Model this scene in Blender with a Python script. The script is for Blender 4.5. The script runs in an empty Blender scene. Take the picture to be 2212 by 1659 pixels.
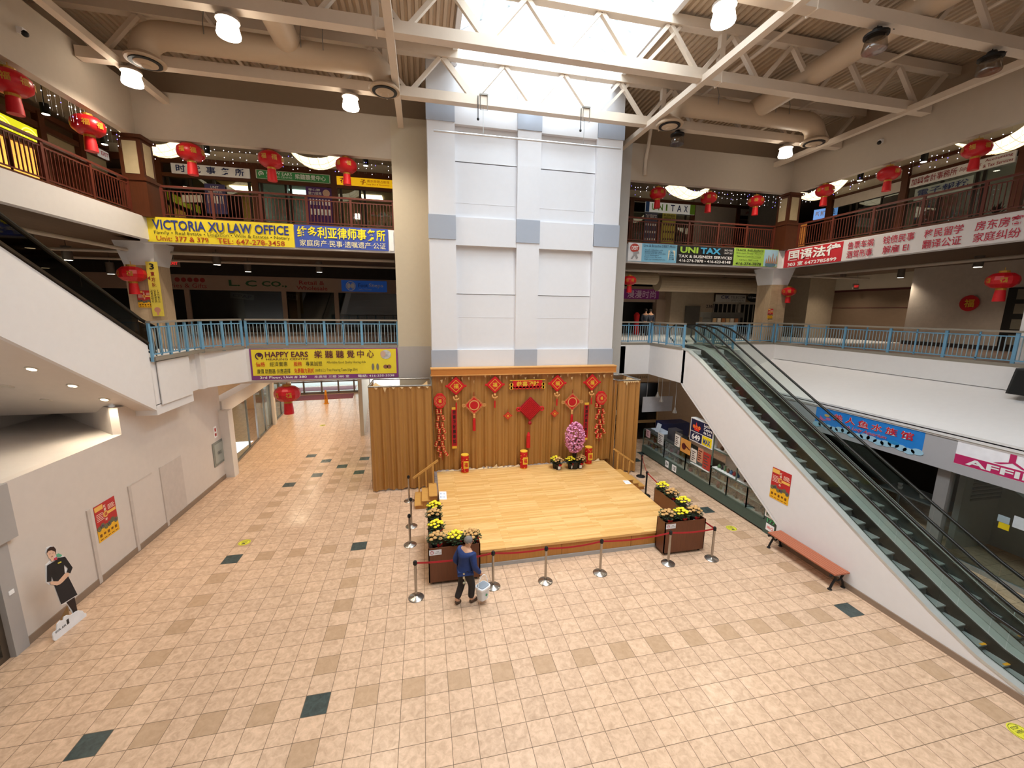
import bpy, bmesh, math, random
from mathutils import Vector, Matrix
random.seed(7)
sc = bpy.context.scene
COL = sc.collection
# ---------------------------------------------------------------- camera
FPX, YAW, PITCH, ROLL, CAMH = 876.3817602600383, -0.21517838, 0.17576737, 0.01202252, 6.725778331998447
def _basis():
    cy, sy, cp, sp = math.cos(YAW), math.sin(YAW), math.cos(PITCH), math.sin(PITCH)
    d = Vector((-sy*cp, cy*cp, -sp)); r = Vector((cy, sy, 0)); u = r.cross(d)
    cr, sr = math.cos(ROLL), math.sin(ROLL)
    return r*cr+u*sr, -r*sr+u*cr, d
R_, U_, D_ = _basis()
CAM = Vector((0, 0, CAMH))
cd = bpy.data.cameras.new('camera'); cam = bpy.data.objects.new('camera', cd); COL.objects.link(cam)
cd.sensor_fit = 'HORIZONTAL'; cd.sensor_width = 36.0; cd.lens = FPX/2212*36.0
cd.clip_start = 0.05; cd.clip_end = 300
cam.matrix_world = Matrix(((R_.x, U_.x, -D_.x, CAM.x), (R_.y, U_.y, -D_.y, CAM.y), (R_.z, U_.z, -D_.z, CAM.z), (0, 0, 0, 1)))
sc.camera = cam
def _ray(x, y): return D_+R_*((x-1106)/FPX)+U_*((829.5-y)/FPX)
def PZ(x, y, z=0.0): d = _ray(x, y); return CAM+d*((z-CAMH)/d.z)
def PY(x, y, Y): d = _ray(x, y); return CAM+d*(Y/d.y)
def PX(x, y, X): d = _ray(x, y); return CAM+d*(X/d.x)
# ---------------------------------------------------------------- world, view
w = bpy.data.worlds.new('overcast'); sc.world = w; w.use_nodes = True
bg = w.node_tree.nodes['Background']; bg.inputs[0].default_value = (0.86, 0.93, 1.0, 1); bg.inputs[1].default_value = 3.0
sc.view_settings.view_transform = 'Standard'; sc.view_settings.look = 'None'
sc.view_settings.gamma = 1; sc.view_settings.use_curve_mapping = False
sc.view_settings.exposure = 0.0
# ---------------------------------------------------------------- large lights
def light(name, kind, loc, energy, color=(1, 1, 1), size=None, size_y=None, rot=(0, 0, 0), spot=None, blend=.6, spread=None, radius=None):
    l = bpy.data.lights.new(name, kind); l.energy = energy; l.color = color
    if kind == 'AREA':
        l.shape = 'RECTANGLE'; l.size = size; l.size_y = size_y or size
        if spread: l.spread = spread
    if kind == 'SPOT': l.spot_size = spot; l.spot_blend = blend
    if kind in ('SPOT', 'POINT'): l.shadow_soft_size = radius or .08
    o = bpy.data.objects.new(name, l); COL.objects.link(o); o.location = loc; o.rotation_euler = rot
    return o
BAYW, POTW, PENW, SPTW, HALW = 850, 60, 260, 170, 420
light('skylight_daylight', 'AREA', (4.1, 5.5, 18.6), 5600, (.90, .95, 1.0), 6.0, 20.0)
# ---------------------------------------------------------------- helpers
def hexc(h):
    h = h.lstrip('#'); r = []
    for i in (0, 2, 4):
        c = int(h[i:i+2], 16)/255; r.append(c/12.92 if c <= .04045 else ((c+.055)/1.055)**2.4)
    return (*r, 1)
_M = {}
def M(name, col='#888888', rough=.6, metal=0., var=.06, scale=6., bump=0., emit=None, estr=1., spec=.4, stretch=(1, 1, 1), trans=None):
    if name in _M: return _M[name]
    m = bpy.data.materials.new(name); m.use_nodes = True; nt = m.node_tree; N = nt.nodes; L = nt.links
    b = N['Principled BSDF']; b.inputs['Roughness'].default_value = rough; b.inputs['Metallic'].default_value = metal
    b.inputs['Specular IOR Level'].default_value = spec
    c = hexc(col)
    tc = N.new('ShaderNodeTexCoord'); mp = N.new('ShaderNodeMapping'); mp.inputs['Scale'].default_value = stretch
    L.new(tc.outputs['Object'], mp.inputs[0])
    nz = N.new('ShaderNodeTexNoise'); nz.inputs['Scale'].default_value = scale; nz.inputs['Detail'].default_value = 4
    L.new(mp.outputs[0], nz.inputs['Vector'])
    mx = N.new('ShaderNodeMix'); mx.data_type = 'RGBA'
    mx.inputs[6].default_value = tuple(max(0, x*(1-var*2)) for x in c[:3])+(1,)
    mx.inputs[7].default_value = tuple(min(1, x*(1+var*2)) for x in c[:3])+(1,)
    L.new(nz.outputs['Fac'], mx.inputs[0]); L.new(mx.outputs[2], b.inputs['Base Color'])
    if bump:
        bp = N.new('ShaderNodeBump'); bp.inputs['Strength'].default_value = bump; bp.inputs['Distance'].default_value = .02
        L.new(nz.outputs['Fac'], bp.inputs['Height']); L.new(bp.outputs[0], b.inputs['Normal'])
    if emit:
        b.inputs['Emission Color'].default_value = hexc(emit); b.inputs['Emission Strength'].default_value = estr
    _M[name] = m; return m
def glassM(name, tint='#e8f0ee', refl=.08, rough=.02, fr=.3):
    if name in _M: return _M[name]
    m = bpy.data.materials.new(name); m.use_nodes = True; nt = m.node_tree; N = nt.nodes; L = nt.links
    N.remove(N['Principled BSDF']); out = N['Material Output']
    t = N.new('ShaderNodeBsdfTransparent'); t.inputs[0].default_value = hexc(tint)
    g = N.new('ShaderNodeBsdfGlossy'); g.inputs['Roughness'].default_value = rough
    lw = N.new('ShaderNodeLayerWeight'); lw.inputs['Blend'].default_value = .25
    ma = N.new('ShaderNodeMath'); ma.operation = 'MULTIPLY_ADD'; ma.inputs[1].default_value = fr; ma.inputs[2].default_value = refl
    L.new(lw.outputs['Fresnel'], ma.inputs[0])
    mx = N.new('ShaderNodeMixShader'); L.new(ma.outputs[0], mx.inputs[0]); L.new(t.outputs[0], mx.inputs[1]); L.new(g.outputs[0], mx.inputs[2])
    L.new(mx.outputs[0], out.inputs[0]); _M[name] = m; return m
def V(*a): return Vector(a)
class MB:
    def __init__(s): s.v = []; s.f = []; s.m = []
    def _a(s, vs, fs, mi=0):
        n = len(s.v); s.v += [Vector(x) for x in vs]; s.f += [tuple(i+n for i in f) for f in fs]; s.m += [mi]*len(fs); return s
    def box(s, x0, x1, y0, y1, z0, z1, mi=0): return s.ob((x0, y0, z0), (x1-x0, 0, 0), (0, y1-y0, 0), (0, 0, z1-z0), mi)
    def ob(s, o, u, v, w, mi=0):
        o, u, v, w = map(Vector, (o, u, v, w))
        vs = [o, o+u, o+u+v, o+v, o+w, o+u+w, o+u+v+w, o+v+w]
        return s._a(vs, [(0, 3, 2, 1), (4, 5, 6, 7), (0, 1, 5, 4), (1, 2, 6, 5), (2, 3, 7, 6), (3, 0, 4, 7)], mi)
    def bar(s, p, q, a, b, mi=0, up=(0, 0, 1)):
        """rectangular bar from p to q, width a (sideways) and b (along up)"""
        p, q = Vector(p), Vector(q); d = (q-p).normalized(); up = Vector(up)
        if abs(d.dot(up)) > .98: up = Vector((0, 1, 0))
        u = d.cross(up).normalized(); w = u.cross(d).normalized()
        return s.ob(p-u*a/2-w*b/2, u*a, q-p, w*b, mi)
    def poly(s, pts, mi=0): return s._a(pts, [tuple(range(len(pts)))], mi)
    def prism(s, pts, vec, mi=0):
        n = len(pts); vec = Vector(vec); vs = [Vector(p) for p in pts]+[Vector(p)+vec for p in pts]
        return s._a(vs, [tuple(range(n))[::-1], tuple(range(n, 2*n))]+[(i, (i+1) % n, n+(i+1) % n, n+i) for i in range(n)], mi)
    def cyl(s, p, q, r, n=12, r2=None, mi=0): return s.tube([p, q], [r, r if r2 is None else r2], n, mi)
    def tube(s, pts, r, n=10, mi=0):
        pts = [Vector(p) for p in pts]; rs = r if isinstance(r, (list, tuple)) else [r]*len(pts)
        rings = []; up = None
        for i, p in enumerate(pts):
            d = (pts[min(i+1, len(pts)-1)]-pts[max(i-1, 0)]); d = d.normalized() if d.length > 1e-9 else Vector((0, 0, 1))
            if up is None: up = Vector((0, 0, 1)) if abs(d.z) < .9 else Vector((1, 0, 0))
            u = d.cross(up); u = u.normalized() if u.length > 1e-6 else Vector((1, 0, 0)); w_ = u.cross(d).normalized(); up = w_
            rings.append([p+(u*math.cos(2*math.pi*k/n)+w_*math.sin(2*math.pi*k/n))*rs[i] for k in range(n)])
        vs = [x for rg in rings for x in rg]; fs = []
        for i in range(len(rings)-1):
            for k in range(n): fs.append((i*n+k, i*n+(k+1) % n, (i+1)*n+(k+1) % n, (i+1)*n+k))
        fs += [tuple(range(n))[::-1], tuple((len(rings)-1)*n+k for k in range(n))]
        return s._a(vs, fs, mi)
    def lathe(s, c, prof, n=16, mi=0, sx=1., sy=1.):
        c = Vector(c); vs = [c+Vector((r*math.cos(2*math.pi*k/n)*sx, r*math.sin(2*math.pi*k/n)*sy, z)) for r, z in prof for k in range(n)]; fs = []
        for i in range(len(prof)-1):
            for k in range(n): fs.append((i*n+k, i*n+(k+1) % n, (i+1)*n+(k+1) % n, (i+1)*n+k))
        fs += [tuple(range(n))[::-1], tuple((len(prof)-1)*n+k for k in range(n))]
        return s._a(vs, fs, mi)
    def ball(s, c, r, n=10, k=6, mi=0, sc_=(1, 1, 1)):
        return s.lathe(c, [(max(1e-4, r*math.sin(math.pi*i/k)), -r*math.cos(math.pi*i/k)*sc_[2]) for i in range(k+1)], n, mi, sc_[0], sc_[1])
    def build(s, name, mats, parent=None, smooth=False, label=None):
        me = bpy.data.meshes.new(name); off = Vector((0, 0, 0)); p = parent
        while p is not None: off += p.location; p = p.parent
        me.from_pydata([x-off for x in s.v], [], s.f); 
        for m in (mats if isinstance(mats, (list, tuple)) else [mats]): me.materials.append(m)
        me.polygons.foreach_set('material_index', s.m)
        if smooth: me.polygons.foreach_set('use_smooth', [True]*len(s.f))
        bm = bmesh.new(); bm.from_mesh(me); bmesh.ops.recalc_face_normals(bm, faces=bm.faces); bm.to_mesh(me); bm.free()
        me.update()
        if smooth:
            try: me.set_sharp_from_angle(angle=math.radians(40))
            except Exception: pass
        o = bpy.data.objects.new(name, me); COL.objects.link(o)
        if parent is not None: o.parent = parent
        if label: o['label'] = label
        return o
def tag(o, label, cat, group=None):
    o['label'] = label; o['category'] = cat
    if group: o['group'] = group
    return o
def thing(name, label, cat, loc=(0, 0, 0), group=None):
    o = bpy.data.objects.new(name, None); COL.objects.link(o); o.location = loc; o.empty_display_size = .1
    return tag(o, label, cat, group)
def struct(name, mb, mats, smooth=False):
    o = mb.build(name, mats, None, smooth); o['kind'] = 'structure'; return o
def dup(root, loc, label=None, rotz=None, group=None, scale=None):
    c = root.copy(); COL.objects.link(c); c.location = loc
    if rotz is not None: c.rotation_euler = (0, 0, rotz)
    if scale is not None: c.scale = (scale,)*3
    if label: c['label'] = label
    if group: c['group'] = group
    def rec(a, b):
        for ch in list(a.children):
            k = ch.copy(); COL.objects.link(k); k.parent = b; rec(ch, k)
    rec(root, c); return c
_tc = {}
def text_mesh(body, bold=0.0, shear=0.0):
    key = (body, bold, shear)
    if key in _tc: return _tc[key]
    cu = bpy.data.curves.new('t', 'FONT'); cu.body = body; cu.size = 1; cu.offset = bold; cu.resolution_u = 2; cu.shear = shear; cu.align_x = 'CENTER' if '\n' in body else 'LEFT'
    ob = bpy.data.objects.new('t', cu); COL.objects.link(ob)
    dg = bpy.context.evaluated_depsgraph_get(); me = bpy.data.meshes.new_from_object(ob.evaluated_get(dg))
    vs = [v.co.copy() for v in me.vertices]; fs = [tuple(p.vertices) for p in me.polygons]
    bpy.data.objects.remove(ob); bpy.data.curves.remove(cu); bpy.data.meshes.remove(me)
    _tc[key] = (vs, fs); return vs, fs
class Plane:
    """a flat board in space: o bottom-left corner, u right, v up (unit), W x H metres"""
    def __init__(s, o, u, v, W, H): s.o, s.u, s.v, s.W, s.H = Vector(o), Vector(u).normalized(), Vector(v).normalized(), W, H; s.n = s.u.cross(s.v).normalized()
    def at(s, a, b, e=0.): return s.o+s.u*(a*s.W)+s.v*(b*s.H)+s.n*e
    def rect(s, mb, a0, a1, b0, b1, e=.004, th=.003, mi=0): return mb.ob(s.at(a0, b0, e-th), s.u*((a1-a0)*s.W), s.v*((b1-b0)*s.H), s.n*th, mi)
    def poly(s, mb, pts, e=.004, mi=0): return mb.poly([s.at(a, b, e) for a, b in pts], mi)
    def disc(s, mb, a, b, r, e=.004, n=20, mi=0, sy=1.): return mb.poly([s.at(a, b, e)+s.u*r*math.cos(2*math.pi*k/n)+s.v*r*sy*math.sin(2*math.pi*k/n) for k in range(n)], mi)
    def ring(s, mb, a, b, r0, r1, e=.004, n=24, mi=0, a0=0., a1=2*math.pi, sy=1.):
        c = s.at(a, b, e)
        P = lambda r, t: c+s.u*r*math.cos(t)+s.v*r*sy*math.sin(t)
        for k in range(n):
            t0, t1 = a0+(a1-a0)*k/n, a0+(a1-a0)*(k+1)/n; mb.poly([P(r0, t0), P(r1, t0), P(r1, t1), P(r0, t1)], mi)
        return mb
    def text(s, mb, body, a0, a1, b0, b1, e=.006, bold=.0, shear=0., mi=0, fit=True):
        vs, fs = text_mesh(body, bold, shear)
        if not vs: return mb
        x0 = min(v.x for v in vs); x1 = max(v.x for v in vs); y0 = min(v.y for v in vs); y1 = max(v.y for v in vs)
        sx = (a1-a0)*s.W/max(1e-6, x1-x0); sy = (b1-b0)*s.H/max(1e-6, y1-y0)
        if not fit: sx = sy = min(sx, sy)
        return mb._a([s.at(a0, b0, e)+s.u*((v.x-x0)*sx)+s.v*((v.y-y0)*sy) for v in vs], fs, mi)
def sphere_chain(mb, pts, r): 
    for p in pts: mb.ball(p, r, 8, 5)
# ---------------------------------------------------------------- materials
T = 0.41
mWhite = M('white_paint', '#e4e2e2', .55, var=.015)
mWall = M('wall_paint', '#d8d0c8', .6, var=.02)
mWallG = M('grey_wall_paint', '#aca7a3', .6, var=.02)
mBeige = M('beige_paint', '#c6bba6', .65, var=.025)
mSteel = M('cream_steel', '#d6c6b4', .5, var=.02)
mDeck = M('roof_deck', '#c2ad95', .6, var=.03)
mBlueG = M('blue_grey_panel', '#a4abb8', .55, var=.015)
mBlack = M('black_plastic', '#151515', .45, var=.1)
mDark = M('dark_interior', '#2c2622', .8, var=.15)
mChrome = M('brushed_steel', '#b9b6b0', .28, .9, var=.05, scale=20)
mRed = M('red_fabric', '#c4141c', .6, var=.06)
mGold = M('gold_foil', '#e8b93c', .4, .1, var=.1)
mRail = M('blue_rail_paint', '#6d9fc0', .45, var=.04)
mRailD = M('rail_cap', '#8e877c', .5, var=.05)
mWoodD = M('dark_brown_wood', '#522a15', .45, var=.12, scale=5, stretch=(6, 6, .6))
mRedRail = M('maroon_rail', '#5c2719', .5, var=.06)
mGlass = glassM('clear_glass')
mDkGlass = glassM('smoked_glass', '#9a9a92', .05)
# ================================================================ SHELL
XL, XR, YB = -9.15, 16.9, 17.0
cxT, cyT = 13.3245, 28.3655
# ---- floor: one face per tile, grout from the tile grid
def floor_mat(name, col, var=.05, mott=.16):
    m = bpy.data.materials.new(name); m.use_nodes = True; N = m.node_tree.nodes; L = m.node_tree.links
    b = N['Principled BSDF']; b.inputs['Roughness'].default_value = .32; b.inputs['Specular IOR Level'].default_value = .35
    tc = N.new('ShaderNodeTexCoord')
    uvm = N.new('ShaderNodeUVMap'); sep = N.new('ShaderNodeSeparateXYZ'); L.new(uvm.outputs[0], sep.inputs[0])
    def math_(op, a, b_=None):
        n = N.new('ShaderNodeMath'); n.operation = op
        for i, x in enumerate((a, b_)):
            if x is None: continue
            if isinstance(x, (int, float)): n.inputs[i].default_value = x
            else: L.new(x, n.inputs[i])
        return n.outputs[0]
    du = math_('ABSOLUTE', math_('SUBTRACT', math_('FRACT', sep.outputs[0]), .5)); dv = math_('ABSOLUTE', math_('SUBTRACT', math_('FRACT', sep.outputs[1]), .5))
    g = math_('GREATER_THAN', math_('MAXIMUM', du, dv), .489)
    fl = N.new('ShaderNodeVectorMath'); fl.operation = 'FLOOR'; L.new(uvm.outputs[0], fl.inputs[0])
    wn = N.new('ShaderNodeTexWhiteNoise'); wn.noise_dimensions = '2D'; L.new(fl.outputs[0], wn.inputs['Vector'])
    nz = N.new('ShaderNodeTexNoise'); nz.inputs['Scale'].default_value = 9; nz.inputs['Detail'].default_value = 6; nz.inputs['Roughness'].default_value = .65; nz.inputs['Distortion'].default_value = .6
    ad = N.new('ShaderNodeVectorMath'); ad.operation = 'MULTIPLY_ADD'; ad.inputs[1].default_value = (7, 7, 7)
    L.new(wn.outputs['Color'], ad.inputs[0]); L.new(tc.outputs['Object'], ad.inputs[2]); L.new(ad.outputs[0], nz.inputs['Vector'])
    ramp = N.new('ShaderNodeMapRange'); ramp.inputs['From Min'].default_value = .32; ramp.inputs['From Max'].default_value = .68; L.new(nz.outputs['Fac'], ramp.inputs[0])
    c = hexc(col); mx = N.new('ShaderNodeMix'); mx.data_type = 'RGBA'
    mx.inputs[6].default_value = tuple(x*(1-mott*1.1)*k for x, k in zip(c[:3], (1., .97, .92)))+(1,); mx.inputs[7].default_value = tuple(min(1, x*(1+mott)) for x in c[:3])+(1,)
    L.new(ramp.outputs[0], mx.inputs[0])
    hs = N.new('ShaderNodeHueSaturation'); L.new(mx.outputs[2], hs.inputs['Color'])
    L.new(math_('ADD', math_('MULTIPLY', wn.outputs['Value'], var*2), 1-var), hs.inputs['Value'])
    gm = N.new('ShaderNodeMix'); gm.data_type = 'RGBA'; gm.inputs[7].default_value = hexc('#6e5843'); L.new(g, gm.inputs[0]); L.new(hs.outputs[0], gm.inputs[6])
    L.new(gm.outputs[2], b.inputs['Base Color'])
    rr = math_('ADD', math_('MULTIPLY', g, .4), .26); L.new(rr, b.inputs['Roughness'])
    bp = N.new('ShaderNodeBump'); bp.inputs['Strength'].default_value = .25; bp.inputs['Distance'].default_value = .004; L.new(math_('SUBTRACT', 1., g), bp.inputs['Height']); L.new(bp.outputs[0], b.inputs['Normal'])
    return m
fT = floor_mat('floor_tile', '#cfae92'); fA = floor_mat('floor_tile_tan', '#bb9b7d', .03, .08); fD = floor_mat('floor_tile_green', '#3f4a48', .02, .25)
dark = {(0, 0), (8, 0), (0, 12), (8, 12), (36, 12), (36, 0), (0, -20), (2, -18), (4, -16), (6, -18), (6, -14), (2, -14), (0, -12), (36, -12), (38, -14), (8, -12)}
def tile_kind(c, r):
    if (c, r) in dark: return 2
    ev = c % 2 == 0; er = r % 2 == 0
    if c in (0, 8, 36) and er and -12 < r < 30: return 1
    if r in (0, 12) and ev and 0 < c < 36: return 1
    if -23 < r < -9 and ev and er and (0 <= c <= 8 or 36 <= c <= 40): return 1
    return 0
def tiles(name, c0, c1, r0, r1, xf, kind, clip=None):
    me = bpy.data.meshes.new(name); vs = []; fs = []; mi = []; uvs = []
    W_ = c1-c0+1
    for r in range(r0, r1+1):
        for c in range(c0, c1+1): vs.append(xf(c, r))
    for r in range(r0, r1):
        for c in range(c0, c1):
            i = (r-r0)*W_+(c-c0); fs.append((i, i+W_, i+W_+1, i+1)); mi.append(kind(c, r)); uvs += [(c, r), (c, r+1), (c+1, r+1), (c+1, r)]
    me.from_pydata(vs, [], fs)
    uv = me.uv_layers.new(name='UVMap')
    for i, q in enumerate(uvs): uv.data[i].uv = (q[0], q[1])
    for m in (fT, fA, fD): me.materials.append(m)
    me.polygons.foreach_set('material_index', mi)
    o = bpy.data.objects.new(name, me); COL.objects.link(o); o['kind'] = 'structure'; return o
def xf_main(c, r): return ((c-cxT)*T, (-r+cyT)*T, 0.0)
tiles('floor', -8, 62, -28, 44, xf_main, tile_kind)
HA = math.radians(5.6); hU = V(math.cos(HA), math.sin(HA), 0); hV = V(-math.sin(HA), math.cos(HA), 0); hO = V(-8.55, 22.95, 0.003)
def hall(a, b, z=0.): return hO+hU*a+hV*b+V(0, 0, z)
tiles('floor.001', -12, 22, -1, 38, lambda c, r: tuple(hall(c*T, r*T)), lambda c, r: 0)
# ---- left ground wall (x = -7.95) with the deep recess over the low wall
XW = -7.95
mb = MB()
mb.box(XW-.2, XW, 9.0, 17.75, 0, 3.38)                 # low part
mb.box(XW-.2, XW, 12.4, 17.75, 3.38, 4.1)              # beyond the recess
mb.box(XW-.2, XW, -3, 6.2, 0, 4.05)
struct('wall_left', mb, M('left_wall_paint', '#d6ccc3', .6, var=.02))
mb = MB(); mb.poly([(XW-.2, 9.0, 3.365), (XW-.2, 12.4, 3.365), (-11.6, 15.5, 3.365), (-11.6, -2, 3.365), (XW-.2, -2, 3.365)]); struct('wall_recess', mb, mWall)
mb = MB(); mb.box(-11.7, -11.6, -3, 15.6, 3.3, 4.1); mb.prism([(XW-.2, 12.4, 3.3), (-11.6, 15.5, 3.3), (-11.6, 15.6, 3.3), (XW-.2, 12.5, 3.3)], (0, 0, .8)); struct('wall_recess.001', mb, mWall)
mb = MB(); mb.box(XW, XW+.025, 9.0, 17.55, 0, .16); struct('baseboard_left', mb, M('tan_base', '#8f7a68', .5))
mb = MB()
for y in (10.93, 12.33, 13.70): mb.box(XW, XW+.03, y-.05, y+.05, .02, 1.95)
mb.box(XW, XW+.012, 12.38, 13.3, 1.9, 1.95); mb.box(XW, XW+.012, 13.75, 14.8, .16, 1.93)
struct('trim_1', mb, M('wall_strip', '#c9beb5', .6))
# grey bulkhead and shop jamb, far left
mb = MB(); mb.box(XW-.3, XW+.12, 5.5, 9.15, 2.31, 3.4); mb.box(XW-.25, XW+.05, 8.72, 9.0, 0, 2.31); struct('trim_2', mb, mWallG)
mb = MB(); mb.box(XW-.22, XW-.05, 8.6, 8.72, 0, 2.31); mb.box(XW-.22, XW-.05, 5.6, 8.6, 0, .12); struct('door_1', mb, M('bronze_frame', '#5d5145', .4, .4))
mb = MB(); mb.box(XW-.15, XW-.14, 5.6, 8.6, .12, 2.31); struct('window_1', mb, mGlass)
mb = MB(); mb.box(-12, XW-.9, 5.6, 8.9, 0, 3.3); struct('wall_shop', mb, M('shop_olive', '#8d8a78', .7))
# ---- corridor to the doors: left shop fronts, right wall, entrance
mb = MB(); mb.prism([hall(-.1, -4.9), hall(-.1, -5.3), V(XW-.2, 17.4, 0), V(XW-.2, 17.9, 0)], (0, 0, 3.4)); 
mb.box(-8.3, -7.62, 17.55, 17.95, 0, 2.75); struct('wall_hall', mb, mWall)
mb = MB()
mb.prism([hall(-.35, -5.2, 2.55), hall(.15, -5.2, 2.55), hall(.15, 2.6, 2.55), hall(-.35, 2.6, 2.55)], (0, 0, .55))
mb.prism([hall(-.3, 2.6, 0), hall(.15, 2.6, 0), hall(.15, 3.0, 0), hall(-.3, 3.0, 0)], (0, 0, 3.1))
mb.prism([hall(-.3, 7.3, 0), hall(.15, 7.3, 0), hall(.15, 7.6, 0), hall(-.3, 7.6, 0)], (0, 0, 3.1))
mb.prism([hall(-.3, 3.0, 2.6), hall(.15, 3.0, 2.6), hall(.15, 7.4, 2.6), hall(-.3, 7.4, 2.6)], (0, 0, .5))
struct('wall_hall.001', mb, mWall)
mb = MB(); mb.prism([hall(5.0, -1, 0), hall(5.2, -1, 0), hall(5.2, 14, 0), hall(5.0, 14, 0)], (0, 0, 4)); struct('wall_hall.002', mb, mBeige)
mb = MB(); mb.prism([hall(-6, -6, 0), hall(-5.8, -6, 0), hall(-5.8, 12, 0), hall(-6, 12, 0)], (0, 0, 3.4)); mb.prism([hall(-6, 7.5, 0), hall(-.2, 7.5, 0), hall(-.2, 7.6, 0), hall(-6, 7.6, 0)], (0, 0, 3.4)); mb.box(-14, -8.3, 17.6, 17.7, 0, 4); struct('wall_hall.003', mb, M('warm_shop_wall', '#d9b48a', .6))
mb = MB(); mb.prism([hall(-8, -6, 3.9), hall(8, -6, 3.9), hall(8, 16, 3.9), hall(-8, 16, 3.9)], (0, 0, .1)); struct('ceiling_hall', mb, mWall)
# glass shop front along the corridor
mA = M('aluminium_frame', '#8b8680', .35, .7)
for k, (b0, b1, ln) in enumerate([(-5.2, 2.6, [-5.15, -3.9, -1.75, -.3, 1.2, 2.55]), (3.0, 7.3, [3.05, 5.0, 7.25])]):
    mb = MB()
    for b in ln: mb.prism([hall(-.06, b-.035), hall(.02, b-.035), hall(.02, b+.035), hall(-.06, b+.035)], (0, 0, 2.6))
    for z in (0.0, 2.5): mb.prism([hall(-.06, b0, z), hall(.02, b0, z), hall(.02, b1, z), hall(-.06, b1, z)], (0, 0, .09))
    struct('window_%d' % (2+2*k), mb, mA)
    mb = MB()
    for a, b in zip(ln, ln[1:]):
        if abs(a+1.75) < .01: continue
        mb.prism([hall(-.02, a, .09), hall(-.015, a, .09), hall(-.015, b, .09), hall(-.02, b, .09)], (0, 0, 2.4))
    struct('window_%d' % (3+2*k), mb, mGlass)
# entrance doors at the end (b = 12): four bays plus side light, bright street beyond
EB = 11.7
mb = MB(); xs = [-1.2, .25, 1.55, 2.8, 4.0, 5.2]
for a in xs: mb.prism([hall(a-.06, EB), hall(a+.06, EB), hall(a+.06, EB+.12), hall(a-.06, EB+.12)], (0, 0, 3.9))
for z, t in ((0, .18), (.95, .1), (2.25, .15), (3.6, .3)): mb.prism([hall(-6, EB, z), hall(5.2, EB, z), hall(5.2, EB+.1, z), hall(-6, EB+.1, z)], (0, 0, t))
struct('door_2', mb, M('door_frame_grey', '#7a716b', .4, .3))
mb = MB(); mb.prism([hall(-6, EB+.05), hall(5.2, EB+.05), hall(5.2, EB+.055), hall(-6, EB+.055)], (0, 0, 3.9)); struct('window_6', mb, mGlass)
mb = MB(); mb.prism([hall(-14, 12.2, -.02), hall(12, 12.2, -.02), hall(12, 30, -.02), hall(-14, 30, -.02)], (0, 0, .01)); struct('floor.002', mb, M('outside_paving', '#e2dedb', .8))
# ---- second floor slab: back left, landing left, back right, landing right, right side
F2 = 5.25; F2b = 4.0
mb = MB()
mb.prism([(-1.0, YB, F2b), (-6.55, YB, F2b), (-7.4, 15.85, F2b), (-7.4, 15.55, F2b), (-7.55, 15.55, F2b), (-7.55, 14.95, F2b), (-7.43, 14.95, F2b), (-7.43, 13.05, F2b), (-7.95, 13.05, F2b), (-7.95, 30, F2b), (-1.0, 30, F2b)], (0, 0, F2-F2b))
mb.prism([(-7.43, 13.05, 3.72), (-7.43, 14.95, 3.72), (-7.95, 14.95, 3.72), (-7.95, 13.05, 3.72)], (0, 0, .3))
mb.box(-30, -7.95, 13.05, 30, 4.05, F2)
mb.box(-1.0, 9, YB+.0, 30, 4.0, F2)
struct('wall_back', mb, mWhite)
mb = MB(); mb.box(-7.40, -7.375, 13.25, 14.85, 3.98, 5.22); struct('trim_3', mb, mWhite)
mb = MB()
mb.prism([(9.0, YB, 3.95), (10.22, YB, 3.95), (10.22, 14.35, 3.95), (12.95, 14.35, 3.95), (12.95, YB-.2, 3.95), (XR, YB-.2, 3.95), (XR, 30, 3.95), (9.0, 30, 3.95)], (0, 0, 5.3-3.95))
mb.prism([(7.63, YB, 3.95), (9.0, YB, 3.95), (9.0, 17.3, 3.95), (7.63, 17.3, 3.95)], (0, 0, 5.3-3.95))
struct('wall_back.001', mb, mWhite)
mb = MB(); mb.box(XR, 34, -4, 30, 4.62, 5.3); struct('wall_right', mb, mWhite)
# floor finish of the second floor
mb = MB(); mb.box(-30, 34, 17.15, 30, 5.26, 5.275); mb.box(XR+.15, 34, -4, 17.15, 5.301, 5.306); mb.box(-30, -11.75, -4, 13.1, 5.26, 5.275); struct('floor.003', mb, M('upper_floor_tile', '#8a7466', .45, var=.12, scale=2.5))
# sloped white canopy over the right hand shops, shop fascia
XC = 14.0
mb = MB(); mb.prism([(XC, -4, 3.60), (XR+.1, -4, 4.62), (XR+.1, -4, 4.5), (XC, -4, 3.50)], (0, 20.8, 0)); struct('wall_right.001', mb, mWhite)
mb = MB(); mb.box(XC, XC+.04, -4, 16.8, 3.57, 3.66); mb.box(XC+.03, XC+.06, -4, 16.8, 3.45, 3.57); struct('trim_4', mb, mWhite)
mb = MB(); mb.box(XC+.06, XC+.25, -4, 16.8, 2.55, 3.5); struct('wall_right.002', mb, M('fascia_grey', '#b3b1b5', .5, var=.01))
# ---- third floor slab edges
F3 = 9.77; F3b = 8.93
mb = MB(); mb.box(XL-.3, -1.0, YB, YB+.25, F3b, F3); mb.box(XL-.25, XL, -4, YB+.25, F3b+.1, F3); mb.box(-30, -1, YB+.25, 30, 9.25, 9.7); mb.box(-30, XL-.25, -4, YB+.25, 9.25, 9.7)
struct('wall_back.002', mb, mWhite)
mb = MB(); mb.box(8.85, XR+.2, YB, YB+.25, F3b, F3); mb.box(XR, XR+.25, -4, YB+.25, F3b, F3); mb.box(-1, 34, YB+.25, 30, 9.25, 9.7); mb.box(XR+.25, 34, -4, YB+.25, 9.25, 9.7); struct('wall_back.003', mb, mWhite)
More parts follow.
